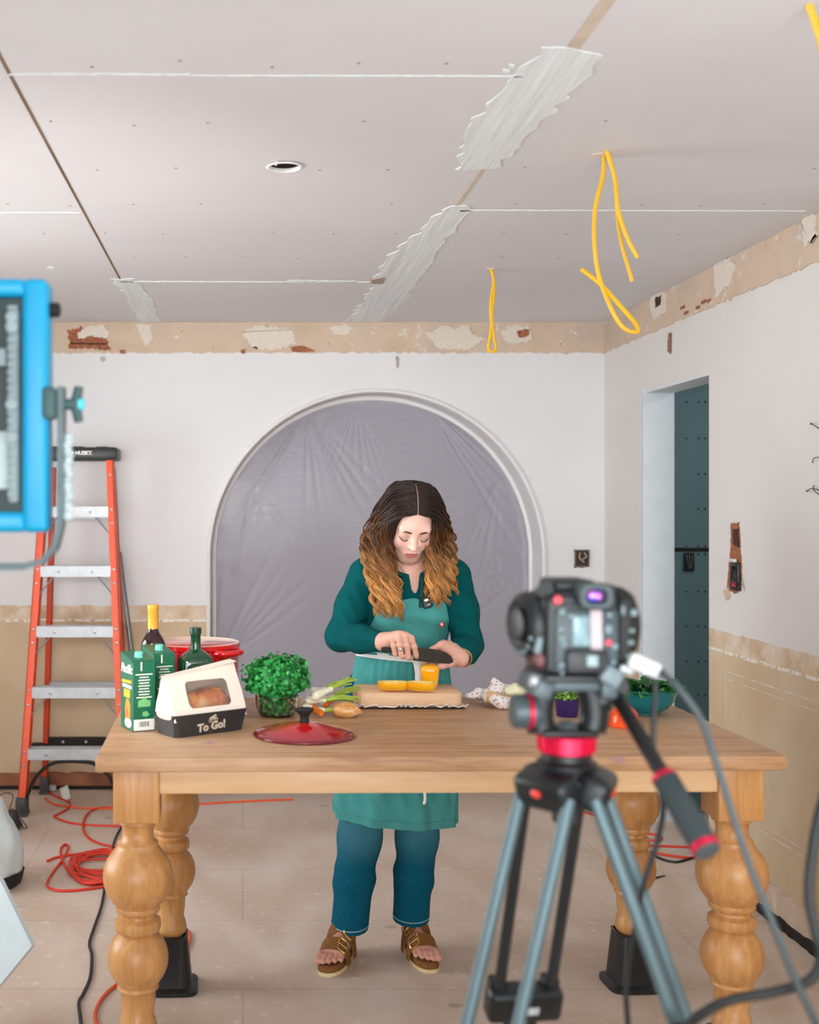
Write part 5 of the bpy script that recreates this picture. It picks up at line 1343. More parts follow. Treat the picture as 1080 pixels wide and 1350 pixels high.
# pan bar towards the photographer
pa, pb = P(806, 905, YT), P(934, 1124, 1.52); d = (pb-pa).normalized(); L = (pb-pa).length
g = G(); g.rbox(pa+Vector((-.012, 0, 0)), (.04, .04, .044), .010, None, 3); g.lathe([(.019, -.02), (.022, -.014), (.022, .014), (.018, .02)], Matrix.Translation(pa) @ Matrix.Rotation(R(90), 4, 'X'), 24); pv = g.done('pan_bar_joint', M_tblk, t)
bar = G().tube([pa, pa+d*L*.60], .0105, 16).done('pan_bar', mat('pan bar black', (18, 18, 19), .45), t); WL[bar] = WL[t]
G().tube([pa+d*L*.58, pa+d*L*.60, pa+d*L*.94, pa+d*L*.96], [.015, .0175, .0185, .018], 20).done('grip', mat('foam grip', (52, 62, 64), .85, bump=.2, bs=200), bar)
g = G(); g.tube([pa+d*L*.565, pa+d*L*.59], [.0165, .018], 20); g.done('grip_ring', M_pink, bar); G().tube([pa+d*L*.955, pa+d*L*.985], [.0192, .0192], 20).done('grip_ring', M_pink, bar)
G().tube([pa+d*L*.985, pa+d*L*1.0], [.0172, .0165], 20).done('end_cap', mat('grey end cap', (70, 80, 84), .5), bar)

# camera
YC = YT-.02; sC = FPX/YC
def cx(px): return (px-CX)/sC
def cz(py): return H-(py-CY)/sC
M_cam = mat('camera black', (22, 26, 28), .42, var=.25, vs=30)
M_camg = mat('camera dark grey green', (52, 68, 72), .4, var=.15)
M_camm = mat('camera mid grey', (112, 132, 136), .4, var=.15)
bx, bz = (cx(706)+cx(806))/2, (cz(783)+cz(886))/2
t = thing('video_camera', 'black cinema camera on the tripod, seen from behind', 'camera', (bx, YC, cz(888)))
yb = YC-.05                                         # rear face
g = G(); g.rbox((bx, YC+.01, bz+.001), (cx(806)-cx(706), .12, cz(783)-cz(886)), .010, None, 3); g.rbox((bx, YC, cz(790)), (cx(796)-cx(716), .10, .03), .012, None, 3); bd = g.done('camera_body', M_cam, t); WL[bd] = WL[t]
g = G(); g.rbox(((cx(719)+cx(800))/2, yb-.001, (cz(800)+cz(880))/2), (cx(800)-cx(719), .008, cz(800)-cz(880)), .003); g.done('rear_panel', M_camg, t)
g = G(); g.rbox(((cx(731)+cx(784))/2, yb-.010, (cz(850)+cz(879))/2), (cx(784)-cx(731), .020, cz(850)-cz(879)), .004); bt = g.done('battery', M_cam, t); WL[bt] = WL[t]
g = G(); g.rbox(((cx(755)+cx(769))/2, yb-.0205, (cz(856)+cz(870))/2), (cx(769)-cx(755), .003, cz(856)-cz(870)), .001); g.done('battery_label', mat('pale label plate', (146, 166, 168), .4), bt)
g = G(); g.rbox(((cx(741)+cx(763))/2, yb-.005, (cz(807)+cz(846))/2), (cx(763)-cx(741), .004, cz(807)-cz(846)), .002); g.done('screen', mat('screen glass', (120, 150, 156), .08, var=.35, vs=60), t)
g = G(); g.rbox(((cx(763)+cx(778))/2, yb-.007, (cz(800)+cz(851))/2), (cx(778)-cx(763), .003, cz(800)-cz(851)), .001, Matrix.Rotation(R(-1), 3, 'Y')); g.done('tape', mat('pinkish white tape', (192, 178, 182), .8), t)
g = G()
for px, py, w, h in ((727, 802, 8, 9), (726, 824, 9, 6), (727, 836, 9, 7), (729, 843, 8, 6), (739, 808, 9, 6), (787, 806, 8, 6), (786, 824, 9, 11), (794, 846, 8, 7), (727, 870, 7, 8), (727, 880, 5, 5), (792, 866, 5, 6)):
    G().rbox((cx(px), yb-.007, cz(py)), (w/sC, .005, h/sC), .0015).done('button', M_camm, t)
M_rbtn = mat('red button', (250, 70, 86), .3, **{'Emission Color': (1, .08, .12, 1), 'Emission Strength': .25})
for px, py, r_ in ((722.5, 787, .0062), (787, 841.5, .0050)):
    G().lathe([(0, .006), (r_*.7, .005), (r_, 0)], Matrix.Translation((cx(px), yb-.003, cz(py))) @ Matrix.Rotation(R(90), 4, 'X'), 16).done('record_button', M_rbtn, t)
# eyepiece
g = G(); nb = len(g.v)
pts_ = []
for (k, dy) in ((1.0, .02), (1.0, -.012), (.93, -.022), (.62, -.022), (.52, -.010)):
    pts_.append([Vector((cx(766)+k*.0245*math.copysign(abs(math.cos(a))**.6, math.cos(a)), yb+dy-.005, cz(781)+k*.0175*math.copysign(abs(math.sin(a))**.7, math.sin(a)))) for a in [2*PI*i/32 for i in range(32)]])
vs = [p for r_ in pts_ for p in r_]; fs = []
for i in range(4):
    for k in range(32): fs.append((i*32+k, i*32+(k+1) % 32, (i+1)*32+(k+1) % 32, (i+1)*32+k))
fs.append([128+k for k in range(32)]); g.add(vs, fs)
ey = g.done('eyepiece', M_camg, t); WL[ey] = WL[t]
lens = NT('painted violet reflection'); lens.b.inputs['Base Color'].default_value = S((70, 60, 190)); lens.b.inputs['Roughness'].default_value = .1; lens.b.inputs['Metallic'].default_value = .6; lens.b.inputs['Coat Weight'].default_value = 1
v = lens.coord('Object'); lens.l(lens.ramp(lens.noise(v, 60, 1), [(.35, S((226, 130, 220))), (.55, S((80, 70, 214)))]), lens.b.inputs['Base Color'])  # violet and pink reflection painted into the glass colour
g = G(); g.ell((cx(766), yb-.016, cz(781)), (.0125, .006, .0095)); g.done('eyepiece_glass', lens.m, ey)
# monitor / handle disc on the left side, grip on the right, handle stub on top
g = G(); MD = Matrix.Translation((cx(712), YC+.005, cz(823))) @ Matrix.Rotation(R(-90), 4, 'Y') @ Matrix.Rotation(R(12), 4, 'X')
g.lathe([(.034, 0), (.046, .006), (.0475, .020), (.044, .028), (.036, .034), (.030, .030), (0, .030)], MD, 44); g.lathe([(.024, .030), (.024, .036), (.018, .038), (0, .038)], MD, 32)
g.done('side_dial', M_cam, t)
for k in range(9):
    a = R(70+k*22); p = MD @ Vector((.040*math.cos(a), .040*math.sin(a), .031)); G().rbox(p, (.004, .007, .006), .001).done('dial_mark', M_camm, t)
g = G(); g.rbox((cx(703), YC-.035, cz(835)), (.010, .016, .05), .003, Matrix.Rotation(R(8), 3, 'Y')); g.done('dial_lever', M_camm, t)
g = G(); MG = Matrix.Translation((cx(806), YC+.02, cz(825))) @ Matrix.Rotation(R(90), 4, 'Y'); 
g.lathe([(.052, 0), (.056, .006), (.055, .020), (.048, .032), (.034, .038), (0, .040)], MG, 44); g.rbox((cx(811), YC-.02, cz(826)), (.030, .07, .10), .012, None, 3); g.done('side_grip', mat('grip black', (10, 11, 12), .6), t)
g = G()
for px, py, w, h in ((819, 803, 9, 9), (816, 826, 8, 5), (815, 841, 9, 5), (813, 859, 7, 7), (805, 800, 5, 12)): G().rbox((cx(px), YC-.056, cz(py)), (w/sC, .005, h/sC), .002).done('grip_button', M_camm, t)
g = G(); g.rbox((cx(750), YC+.01, cz(771)), (.062, .09, .018), .008, None, 3); g.tube([(cx(722), YC+.03, cz(784)), (cx(718), YC-.01, cz(779)), (cx(712), YC-.03, cz(776))], .012, 14); g.rbox((cx(797), YC, cz(780)), (.016, .06, .024), .005); g.done('top_mount', M_cam, t)
g = G(); g.lathe([(.035, 0), (.039, .01), (.039, .07), (.042, .08), (.042, .11), (.036, .112), (.03, .10), (0, .10)], Matrix.Translation((bx, YC+.07, bz+.004)) @ Matrix.Rotation(R(-90), 4, 'X'), 40); g.done('lens', M_cam, t)
g = G(); g.rbox((cx(706), YC-.02, cz(866)), (.02, .05, .022), .006); g.done('side_port', mat('dark red port', (96, 36, 44), .4), t)
# adapter plug and cables on the camera's right
YA = 1.64
t = thing('video_adapter', 'white cable adapter plug hanging beside the camera grip', 'adapter', P(848, 886, YA))
Rm = Matrix.Rotation(R(24), 3, 'Y')
g = G(); g.rbox(P(849, 877, YA), (.046, .016, .022), .005, Rm, 3); o = g.done('plug_body', mat('white plastic plug', (204, 206, 206), .35), t); WL[o] = WL[t]
g = G(); p = P(849, 877, YA); g.box(p+Vector((0, -.0085, 0)), (.026, .001, .005), Rm); g.done('print', mat('grey print', (150, 150, 150), .5), o, smooth=False)
g = G(); g.rbox(P(871, 887, YA), (.008, .01, .012), .002, Rm); g.done('socket', M_soft, t)
g = G(); g.rbox(P(826, 883, YA), (.020, .010, .010), .003, Rm); g.done('metal_plug', M_alu, t)
g = G(); g.rbox(P(805, 891, YA), (.030, .022, .026), .006, Matrix.Rotation(R(30), 3, 'Y')); g.lathe([(0, .013), (.005, .012), (.0055, 0)], Matrix.Translation(P(805, 892, YA)) @ Matrix.Rotation(R(90), 4, 'X'), 12); g.done('connector', mat('grey connector', (112, 128, 134), .4), t)
M_cab = mat('grey cable', (74, 84, 88), .5); M_cabd = mat('dark cable', (34, 38, 40), .5)
def cable(label, pts, r, m, name='cable', cat='cable', group=None, loc=None):
    P_ = [Vector(p) for p in pts]; g = G(); g.tube(spline(P_, 10), r, 10)
    o = g.done(name, m, loc=tuple(loc if loc else P_[-1])); return tag(o, label, cat, group)
def flo(px, py, r=.005): p = F(px, py); p.z = r; return p
fx = P(828, 1350, 1.66)
cable('thin dark cable hanging straight down beside pan bar', [P(852, 884, 1.66), P(864, 905, 1.65), P(862, 950, 1.65), P(862, 1000, 1.65), P(874, 1060, 1.66), P(868, 1105, 1.67), P(849, 1165, 1.68), P(838, 1220, 1.69), P(826, 1290, 1.70), P(828, 1350, 1.70), P(834, 1420, 1.70), (.58, 1.72, .30), (.60, 1.74, .006), (.70, 1.80, .006)], .0042, M_cabd)
cable('grey cable slanting from adapter across the front right table leg', [P(874, 888, 1.63), P(895, 908, 1.60), P(925, 950, 1.58), P(946, 1010, 1.56), P(968, 1080, 1.54), P(992, 1150, 1.53), P(1022, 1225, 1.52), P(1050, 1295, 1.51), P(1076, 1350, 1.50), P(1096, 1420, 1.50), (.85, 1.50, .3), (.88, 1.45, .007), (.95, 1.35, .007)], .0048, M_cab)
cable('thick dark cable sweeping round the bottom right corner', [P(1110, 980, 1.60), P(1084, 1060, 1.58), P(1072, 1120, 1.57), P(1067, 1180, 1.56), P(1076, 1230, 1.55), P(1083, 1262, 1.54), P(1068, 1292, 1.54), P(1020, 1308, 1.54), P(965, 1318, 1.55), P(930, 1334, 1.56), P(905, 1356, 1.57), P(885, 1400, 1.58), (.56, 1.6, .3), (.54, 1.6, .007), (.50, 1.5, .007)], .0066, M_cabd)

# ------------------------------------------------------------ cords on the floor
M_cord = mat('orange red extension cord', (226, 60, 36), .45, var=.06); M_cord2 = mat('orange extension cord', (240, 96, 44), .45, var=.06)
M_bcord = mat('black cord', (34, 32, 34), .5)
t = thing('extension_cord', 'orange red extension cord coiled in a heap beside front left table leg', 'extension cord', F(120, 1150), 'orange extension cords on the floor')
r_ = random.Random(9); pts = [(62, 1137), (75, 1132), (100, 1128), (140, 1124), (170, 1126)]
for k in range(9):
    cy_ = 1146+r_.uniform(-5, 7); cx_ = 138+r_.uniform(-8, 8); rx_ = 40+r_.uniform(-4, 4); ry_ = 17+r_.uniform(-5, 3)
    for j in range(8):
        a = R(-80-45*j); pts.append((cx_+rx_*math.cos(a)+r_.uniform(-3, 3), cy_-ry_*math.sin(a)+r_.uniform(-1.5, 1.5)))
pts += [(120, 1168), (98, 1158), (84, 1140), (80, 1122), (86, 1115), (90, 1120), (82, 1136), (70, 1152), (62, 1168), (72, 1175), (95, 1176), (130, 1172), (165, 1166)]
pp = []
for i, (a, b) in enumerate(pts): p = flo(a, b); p.z = .006+(.004+.012*((i*7) % 5)/5 if 5 < i < len(pts)-13 else 0); pp.append(p)
G().tube(spline(pp, 8), .0055, 8).done('cord', M_cord, t)
t = thing('extension_cord', 'orange red extension cord with white tags under the ladder', 'extension cord', F(90, 1065), 'orange extension cords on the floor')
Vp = [flo(50, 1027, .07), flo(56, 1040, .03), flo(66, 1047), flo(80, 1054), flo(92, 1060), flo(90, 1067), flo(76, 1075), flo(72, 1078), flo(85, 1084), flo(105, 1088), flo(140, 1090), flo(165, 1090), flo(190, 1086)]
G().tube(spline(Vp, 8), .0055, 8).done('cord', M_cord, t)
G().tube(spline([flo(60, 1054), flo(70, 1061), flo(90, 1065), flo(120, 1067), flo(155, 1067), flo(200, 1064), flo(250, 1062), flo(300, 1059), flo(340, 1057), flo(386, 1055)], 8), .0055, 8).done('cord', M_cord2, t)
G().tube(spline([flo(160, 1066), flo(135, 1066), flo(118, 1072), flo(110, 1086), flo(113, 1102), flo(130, 1113), flo(155, 1118), flo(185, 1118)], 8), .0055, 8).done('cord', M_cord, t)
p = flo(67, 1044, .022); g = G(); g.rbox(p, (.055, .03, .028), .005, Matrix.Rotation(R(-35), 3, 'Z')); g.rbox(p+Vector((-.03, .03, .005)), (.04, .018, .018), .004, Matrix.Rotation(R(-35), 3, 'Z')); g.done('plug', mat('pale clear plug', (206, 206, 206), .3), t)
g = G(); b = flo(84, 1051, .008)
g.sheet(lambda u, v: b+Vector((.035*(u-.5)+.05*v-.02, .03*(u-.5)-.16*v+.08, .012+.02*math.sin(v*5)+.012*u)), 3, 8, .0008); g.done('paper_tag', M_cwhite, t)
t = thing('extension_cord', 'orange cord curving out of photo behind the front left leg', 'extension cord', F(150, 1310), 'orange extension cords on the floor')
G().tube(spline([flo(250, 1230), flo(249, 1245), flo(235, 1268), flo(200, 1282), flo(165, 1294), flo(140, 1312), flo(126, 1336), flo(130, 1358), flo(150, 1390)], 8), .0058, 8).done('cord', M_cord2, t)
t = thing('extension_cord', 'red cord lying behind the rear right table leg', 'extension cord', F(880, 1115), 'orange extension cords on the floor')
G().tube(spline([flo(750, 1068), flo(778, 1074), flo(800, 1082), flo(830, 1098), flo(860, 1101), flo(872, 1106), flo(866, 1110), flo(850, 1107)], 8), .0055, 8).done('cord', M_cord, t)
G().tube(spline([flo(845, 1116), flo(875, 1117), flo(915, 1118), flo(960, 1116)], 8), .0055, 8).done('cord', M_cord, t)
G().tube(spline([flo(845, 1122), flo(870, 1127), flo(895, 1131), flo(915, 1132), flo(950, 1128)], 8), .0055, 8).done('cord', M_cord, t)
cable('thin black cord on the floor behind the right table legs', [flo(855, 1124), flo(870, 1133), flo(890, 1138), flo(908, 1134), flo(930, 1127), flo(960, 1122)], .005, M_bcord, 'black_cable', 'cord')
cable('black cord snaking across the floor left of the table leg', [flo(178, 1070), flo(165, 1085), flo(154, 1103), flo(147, 1125), flo(140, 1160), flo(134, 1195), flo(125, 1222), flo(118, 1245), flo(121, 1262), flo(119, 1290), flo(110, 1312), flo(104, 1324), flo(106, 1345), flo(110, 1380)], .0055, M_bcord, 'black_cable', 'cord')
pb_ = flo(20, 1092, 0)
t = thing('power_adapter', 'black power brick leaning by the left foot of the ladder', 'power adapter', pb_)
g = G(); g.rbox(pb_+Vector((-.005, .0, .045)), (.035, .10, .085), .006, Matrix.Rotation(R(-24), 3, 'Y') @ Matrix.Rotation(R(25), 3, 'Z')); g.done('brick', M_black, t)
g = G(); g.tube(spline([pb_+Vector((-.03, .02, .085)), pb_+Vector((-.02, .05, .14)), pb_+Vector((-.06, .06, .15)), pb_+Vector((-.10, .04, .13))], 6), .0025, 6); g.tube(spline([pb_+Vector((.02, 0, .03)), pb_+Vector((.04, -.01, .004)), pb_+Vector((.055, 0, .004)), pb_+Vector((.02, .03, .04))], 6), .002, 6); g.done('lead', M_bcord, t)
sp0 = flo(858, 1160, .004); g = G(); g.tube([flo(855, 1161, .003), flo(866, 1158, .004), flo(877, 1155, .003)], [.003, .006, .003], 6, flat=.5); tag(g.done('wood_splinter', M_bcord, loc=tuple(sp0)), 'dark wood splinter on the floor behind the right tripod leg', 'splinter')
# white fabric bag and foam board at the bottom left
bc_ = F(-14, 1168); by = bc_.y
t = thing('fabric_bag', 'pale fabric sack with black bottom trim at the left photo edge', 'bag', (bc_.x, by, 0))
h_ = P(0, 1048, by).z; rB = P(30, 0, by).x-bc_.x
def bagp(u, v):
    a = 2*PI*u; z = h_*v; r_ = rB*(.80+.2*math.sin(PI*min(1, v*1.35))**.7)*(1-.62*max(0, v-.45)**1.5/.41) if v < 1 else 0.02
    r_ *= 1+.035*math.sin(5*a+6*v)+.02*math.sin(11*a-9*v)
    return (bc_.x+r_*math.cos(a), by+r_*math.sin(a), z)
g = G(); g.grid(bagp, 48, 28, True); nb = len(g.v); g.add([bagp(k/48, 0) for k in range(48)], [list(range(48))[::-1]]); g.done('sack', mat('pale blue white fabric', (214, 224, 226), .8, var=.04, bump=.2, bs=80), t, angle=0)
g = G(); g.grid(lambda u, v: tuple(Vector(bagp(u, .02+.16*v+.07*math.sin(2*PI*u)*0))+Vector((.006*math.cos(2*PI*u), .006*math.sin(2*PI*u), 0))), 48, 4, True); g.done('trim', M_soft, t, angle=0)
YBd = 3.05; cr_ = P(42, 1247, YBd); psi = R(43)
hd = Vector((-math.cos(psi), math.sin(psi), 0)); s2 = cr_.z-.004
t = thing('foam_board', 'pale white foam board standing on its corner at left photo edge', 'board', cr_+hd*s2-Vector((0, 0, cr_.z)))
q4 = [cr_, cr_+hd*s2+Vector((0, 0, s2)), cr_+hd*s2*2, cr_+hd*s2-Vector((0, 0, s2))]; nn = Vector((hd.y, -hd.x, 0)); nn = nn if nn.y > 0 else -nn
g = G(); vs = [p+nn*.0 for p in q4]+[p+nn*.012 for p in q4]; g.add(vs, [(3, 2, 1, 0), (4, 5, 6, 7)]+[(i, (i+1) % 4, 4+(i+1) % 4, 4+i) for i in range(4)])
g.done('panel', mat('pale foam board', (196, 209, 213), .6, var=.03, vs=10), t, smooth=False)
# ------------------------------------------------------------ the woman
rp = random.Random(21)
SK = np.array(S((222, 170, 150))[:3]); SKD = np.array(S((198, 132, 112))[:3]); LIP = np.array(S((204, 116, 116))[:3])
xc, xp = .556, .520
W = thing('person', 'woman in dark green henley and sage apron slicing a yellow pepper at the table', 'person', (xp, 3.95, 0))
V3 = Vector
# joints
shL, shR = V3((xc-.148, 3.92, 1.272)), V3((xc+.148, 3.92, 1.268))
elL, elR = P(449, 839, 3.87), P(617, 850, 3.88)
wrL, wrR = P(505, 846, 3.70), P(606, 868, 3.74)
hc = V3((P(542, 0, 3.82).x, 3.825, 1.452))
HR = Matrix.Rotation(R(4), 3, 'Z') @ Matrix.Rotation(R(2.5), 3, 'Y') @ Matrix.Rotation(R(37), 3, 'X')
def hl(x, y, z): return hc+HR @ V3((x, y, z))
def torso(v, e=0.0, k=.06):
    v.ell((xp, 3.96, .90), (.150+e, .112+e, .15+e), k); v.ell((xp+.015, 3.955, 1.03), (.128+e, .094+e, .16+e), k)
    v.ell((xc-.006, 3.945, 1.17), (.142+e, .100+e, .16+e), k); v.rc((xc-.125, 3.925, 1.272), (xc+.125, 3.925, 1.270), .052+e, None, k)
    for s_ in (-1, 1): v.ell((xc+s_*.062, 3.868, 1.175), (.062+e, .055+e, .060+e), .04)
    v.rc((xc, 3.93, 1.28), (xc-.004, 3.91, 1.34), .070+e, .052+e, .05)
BD = Vol((.20, 3.52, -.002), (.86, 4.14, 1.62), .0026)
torso(BD, -.008)
# neck, skull, jaw
BD.rc((xc, 3.93, 1.27), tuple(hl(0, .03, -.05)), .050, .052, .04)
BD.ell(hl(0, .018, .038), (.074, .092, .080), .03, Rm=HR)
BD.ell(hl(0, -.022, -.020), (.0625, .066, .088), .03, Rm=HR)
BD.ell(hl(0, -.058, -.092), (.026, .024, .026), .03, Rm=HR)       # chin
for s_ in (-1, 1):
    BD.ell(hl(s_*.034, -.057, -.030), (.025, .025, .026), .03, Rm=HR)     # cheeks
    BD.rc(hl(s_*.051, .0, -.05), hl(s_*.018, -.055, -.095), .014, .012, .03)   # jaw line
BD.rc(hl(-.036, -.072, .024), hl(.036, -.072, .024), .013, None, .02)   # brow
for s_ in (-1, 1):
    BD.ell(hl(s_*.031, -.094, .004), (.018, .014, .012), .012, '-', Rm=HR)
    BD.ell(hl(s_*.031, -.071, .000), (.0165, .015, .013), .006, Rm=HR)      # lowered lids
BD.rc(hl(0, -.083, .016), hl(0, -.103, -.030), .0065, .0088, .012)      # nose
BD.ell(hl(0, -.1045, -.031), (.0092, .009, .008), .006, Rm=HR)
for s_ in (-1, 1): BD.ell(hl(s_*.0108, -.091, -.034), (.0068, .009, .0062), .006, Rm=HR)
BD.ell(hl(0, -.074, -.064), (.026, .016, .020), .02, Rm=HR)            # muzzle
BD.chain([hl(-.021, -.079, -.0645), hl(-.008, -.0885, -.0605), hl(0, -.0895, -.0615), hl(.008, -.0885, -.0605), hl(.021, -.079, -.0645)], [.003, .0052, .0050, .0052, .003], .004)
BD.chain([hl(-.019, -.078, -.0675), hl(-.007, -.0865, -.0725), hl(.007, -.0865, -.0725), hl(.019, -.078, -.0675)], [.003, .0062, .0062, .003], .004)
BD.rc(hl(-.014, -.0915, -.0668), hl(.014, -.0915, -.0668), .0014, None, .002, '-')
# arms to wrists
BD.chain([shL, elL, (elL+wrL)/2, wrL], [.044, .036, .033, .0235], .02); BD.chain([shR, elR, (elR+wrR)/2, wrR], [.044, .036, .034, .0235], .02)
# her right hand (left in view) closed round the knife handle
def hand_fingers(v, fingers, k=.0035):
    for pts, rs in fingers: v.chain(pts, rs, k)
kn = [P(518, 840, 3.655), P(526, 836.5, 3.650), P(534.5, 838, 3.648), P(542, 842, 3.650)]      # pinky .. index knuckles
pal = P(508, 843, 3.69)
for i, q_ in enumerate(kn): BD.rc(wrL, q_, .0200, .0125, .016)
mids = [P(518.5, 851, 3.628), P(527, 850, 3.618), P(536.5, 850.5, 3.616), P(546, 852, 3.622)]
end1 = [P(521, 862, 3.636), P(529.5, 864.5, 3.628), P(538.5, 866, 3.627), P(548.5, 863, 3.634)]
end2 = [P(523, 863, 3.652), P(531.5, 866, 3.648), P(540.5, 867.5, 3.648), P(549.5, 866.5, 3.648)]
rr_ = [.0078, .0088, .0092, .0090]
for a, b, c, d, r_ in zip(kn, mids, end1, end2, rr_): BD.chain([a, b, c, d], [r_*1.18, r_*1.05, r_*.95, r_*.85], .004)
BD.chain([P(512, 850, 3.69), P(526, 857, 3.683), P(540, 857, 3.672), P(550, 856, 3.664)], [.014, .0115, .0100, .0085], .006)
# her left hand (right in view) holding the pepper behind the blade
kn2 = [P(580.5, 850.5, 3.700), P(585, 848.5, 3.715), P(592, 849, 3.732), P(599, 853, 3.748)]
for q_ in kn2: BD.rc(wrR, q_, .0205, .0120, .016)
for q_, m_, e_, r_ in zip(kn2, [P(570, 856, 3.706), P(573, 856, 3.722), P(578, 858, 3.738), P(585, 862, 3.752)], [P(563, 868, 3.712), P(567, 870, 3.726), P(573, 872, 3.740), P(580, 873, 3.752)], [.0092, .0092, .0088, .0076]):
    BD.chain([q_, m_, e_, e_+V3((-.004, .004, -.014))], [r_*1.15, r_, r_*.92, r_*.78], .004)
BD.chain([P(603, 870, 3.725), P(594, 874.5, 3.690), P(584, 877.5, 3.676), P(577, 879.5, 3.672)], [.0150, .0120, .0100, .0088], .007)
# legs and feet
hipL, hipR = V3((xp-.085, 3.97, .86)), V3((xp+.085, 3.97, .86)); knL, knR = P(474, 1104, 3.93), P(550, 1104, 3.93); anL, anR = P(453, 1234, 3.93), P(546, 1224, 3.97)
BD.chain([hipL, knL, anL], [.085, .054, .034], .02); BD.chain([hipR, knR, anR], [.085, .054, .034], .02)
FT = []
def foot(an, toe):
    f = V3((toe.x-an.x, toe.y-an.y, 0)); f.normalize(); sd = V3((-f.y, f.x, 0)); b = V3((an.x, an.y, 0)); z0 = .030
    c = lambda l, s_, z: b+f*l+sd*s_+V3((0, 0, z))
    return f, sd, c
for an, toe, big in ((anL, F(428, 1292), 1), (anR, F(566, 1283), -1)):
    f, sd, c = foot(an, toe); FT.append((f, sd, c, big))
    BD.rc(an, c(-.015, 0, .060), .034, .032, .02); BD.rc(c(-.035, 0, .058), c(.03, 0, .056), .029, .027, .02)
    BD.rc(c(.0, 0, .085), c(.10, .004*big, .052), .034, .022, .025); BD.rc(c(.05, -.012, .052), c(.115, -.020, .049), .024, .020, .02); BD.rc(c(.05, .012, .052), c(.115, .020, .049), .024, .020, .02)
    for j in range(5):
        s_ = big*(-.033+.0165*j); L = (.175, .178, .170, .158, .144)[j]; r_ = (.0125, .0092, .0088, .0084, .008)[j]
        if j == 0: s_ -= big*.001
        BD.chain([c(.118, s_*.9, .050), c(L-.022, s_, .050), c(L, s_, .043)], [r_*1.05, r_*.95, r_], .005)
hinv = np.array(HR.transposed())
def bcol(Q):
    L = (Q-np.array(hc)) @ hinv.T
    C = np.tile(SK, (len(Q), 1))
    t_ = np.clip((.16-np.linalg.norm(L, axis=1))/.05, 0, 1)[:, None]
    C = C*(1-t_)+t_*np.array(S((240, 196, 180))[:3])
    bl = sum(np.exp(-(((L[:, 0]-s_*.040)/.016)**2+((L[:, 2]+.026)/.015)**2))*(L[:, 1] < -.03) for s_ in (-1, 1))[:, None]
    C = C*(1-.35*bl)+.35*bl*np.array(S((214, 120, 110))[:3])
    lip = ((L[:, 0]/.021)**2+((L[:, 2]+.0668)/(.0105))**2 < 1) & (L[:, 1] < -.074); C[lip] = LIP
    for s_ in (-1, 1):                            # soft brown tint over the eyelids
        e = (((L[:, 0]-s_*.031)/.017)**2+((L[:, 2]-.001)/.010)**2 < 1) & (L[:, 1] < -.05); C[e] = C[e]*.6+.4*np.array(S((166, 110, 96))[:3])
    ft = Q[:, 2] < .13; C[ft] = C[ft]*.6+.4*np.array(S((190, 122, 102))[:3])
    return C
skin = vcol_mat('skin', .48, .04, 300, **{'Subsurface Weight': .12, 'Subsurface Scale': .01})
skin.node_tree.nodes['Principled BSDF'].inputs['Subsurface Radius'].default_value = (1, .35, .2)
bodyo = BD.done('body', skin, W, cols=bcol); WL[bodyo] = WL[W]
del BD
# brows and lashes
M_brow = mat('dark brown brow', (70, 44, 34), .7); M_lash = mat('dark lashes', (34, 22, 20), .6)
g = G()
for s_ in (-1, 1):
    g.tube(spline([hl(s_*.013, -.0885, .0185), hl(s_*.026, -.0885, .0225), hl(s_*.040, -.0810, .0225), hl(s_*.051, -.069, .0165)], 6), [.0022, .0028, .0030, .0032]+[.0030]*8+[.0022]*4+[.0012]*3, 6)
g.done('eyebrow', M_brow, W)
g = G()
for s_ in (-1, 1):
    g.tube(spline([hl(s_*.0165, -.0815, -.0075), hl(s_*.024, -.0872, -.0105), hl(s_*.031, -.0886, -.0115), hl(s_*.039, -.0852, -.0100), hl(s_*.0485, -.076, -.0050)], 5), .0016, 6)
    for i in range(9):
        x = .018+.0032*i; y = -.081-.007*math.sin(PI*i/8); b = hl(s_*x, y, -.0085-.003*math.sin(PI*i/8)); g.tube([b, b+HR @ V3((s_*.002*(i-3)/4, -.004, -.0045))], [.0006, .0002], 4)
g.done('eyelashes', M_lash, W)

# ------------------------------------------------------------ clothes
M_shirt = mat('dark teal green jersey', (0, 78, 80), .9, var=.07, vs=20, bump=.15, bs=400, **{'Specular IOR Level': .12})
SV = Vol((.22, 3.62, .92), (.86, 4.14, 1.42), .003)
torso(SV, .004); 
eLm, eRm = (elL*.38+wrL*.62), (elR*.45+wrR*.55)
SV.chain([shL, (shL+elL)/2+V3((-.004, 0, 0)), elL, elL*.5+wrL*.5, elL*.10+wrL*.90], [.057, .051, .046, .042, .033], .03)
SV.chain([shR, (shR+elR)/2+V3((.004, 0, 0)), elR, elR*.5+wrR*.5, elR*.34+wrR*.66], [.057, .051, .046, .043, .037], .03)
zw = P(540, 869, 3.83).z
SV.cut(lambda x, y, z: zw-.012-z+0*x+0*y)
SV.ell((xc-.002, 3.882, 1.362), (.086, .092, .088), .006, '-')
SV.rc((xc+.004, 3.862, 1.31), (xc+.006, 3.845, 1.19), .024, .010, .004, '-')      # open placket
def sfold(Q):
    Q = Q.copy(); n_ = np.zeros_like(Q)
    w = .0022*np.sin(Q[:, 2]*130+30*Q[:, 0])*np.clip((np.abs(Q[:, 0]-xc)-.12)/.04, 0, 1)+.0012*np.sin(Q[:, 0]*160+60*Q[:, 2])
    Q[:, 1] -= w; return Q
sh = SV.done('shirt', M_shirt, W, relax=2, post=sfold); WL[sh] = WL[W]
M_shirt2 = mat('dark teal rib', (6, 74, 68), .85)
g = G()                                            # neckband, placket with buttons, shoulder seam
nk = [(xc-.086, 3.900, 1.318), (xc-.070, 3.858, 1.292), (xc-.030, 3.834, 1.273)]
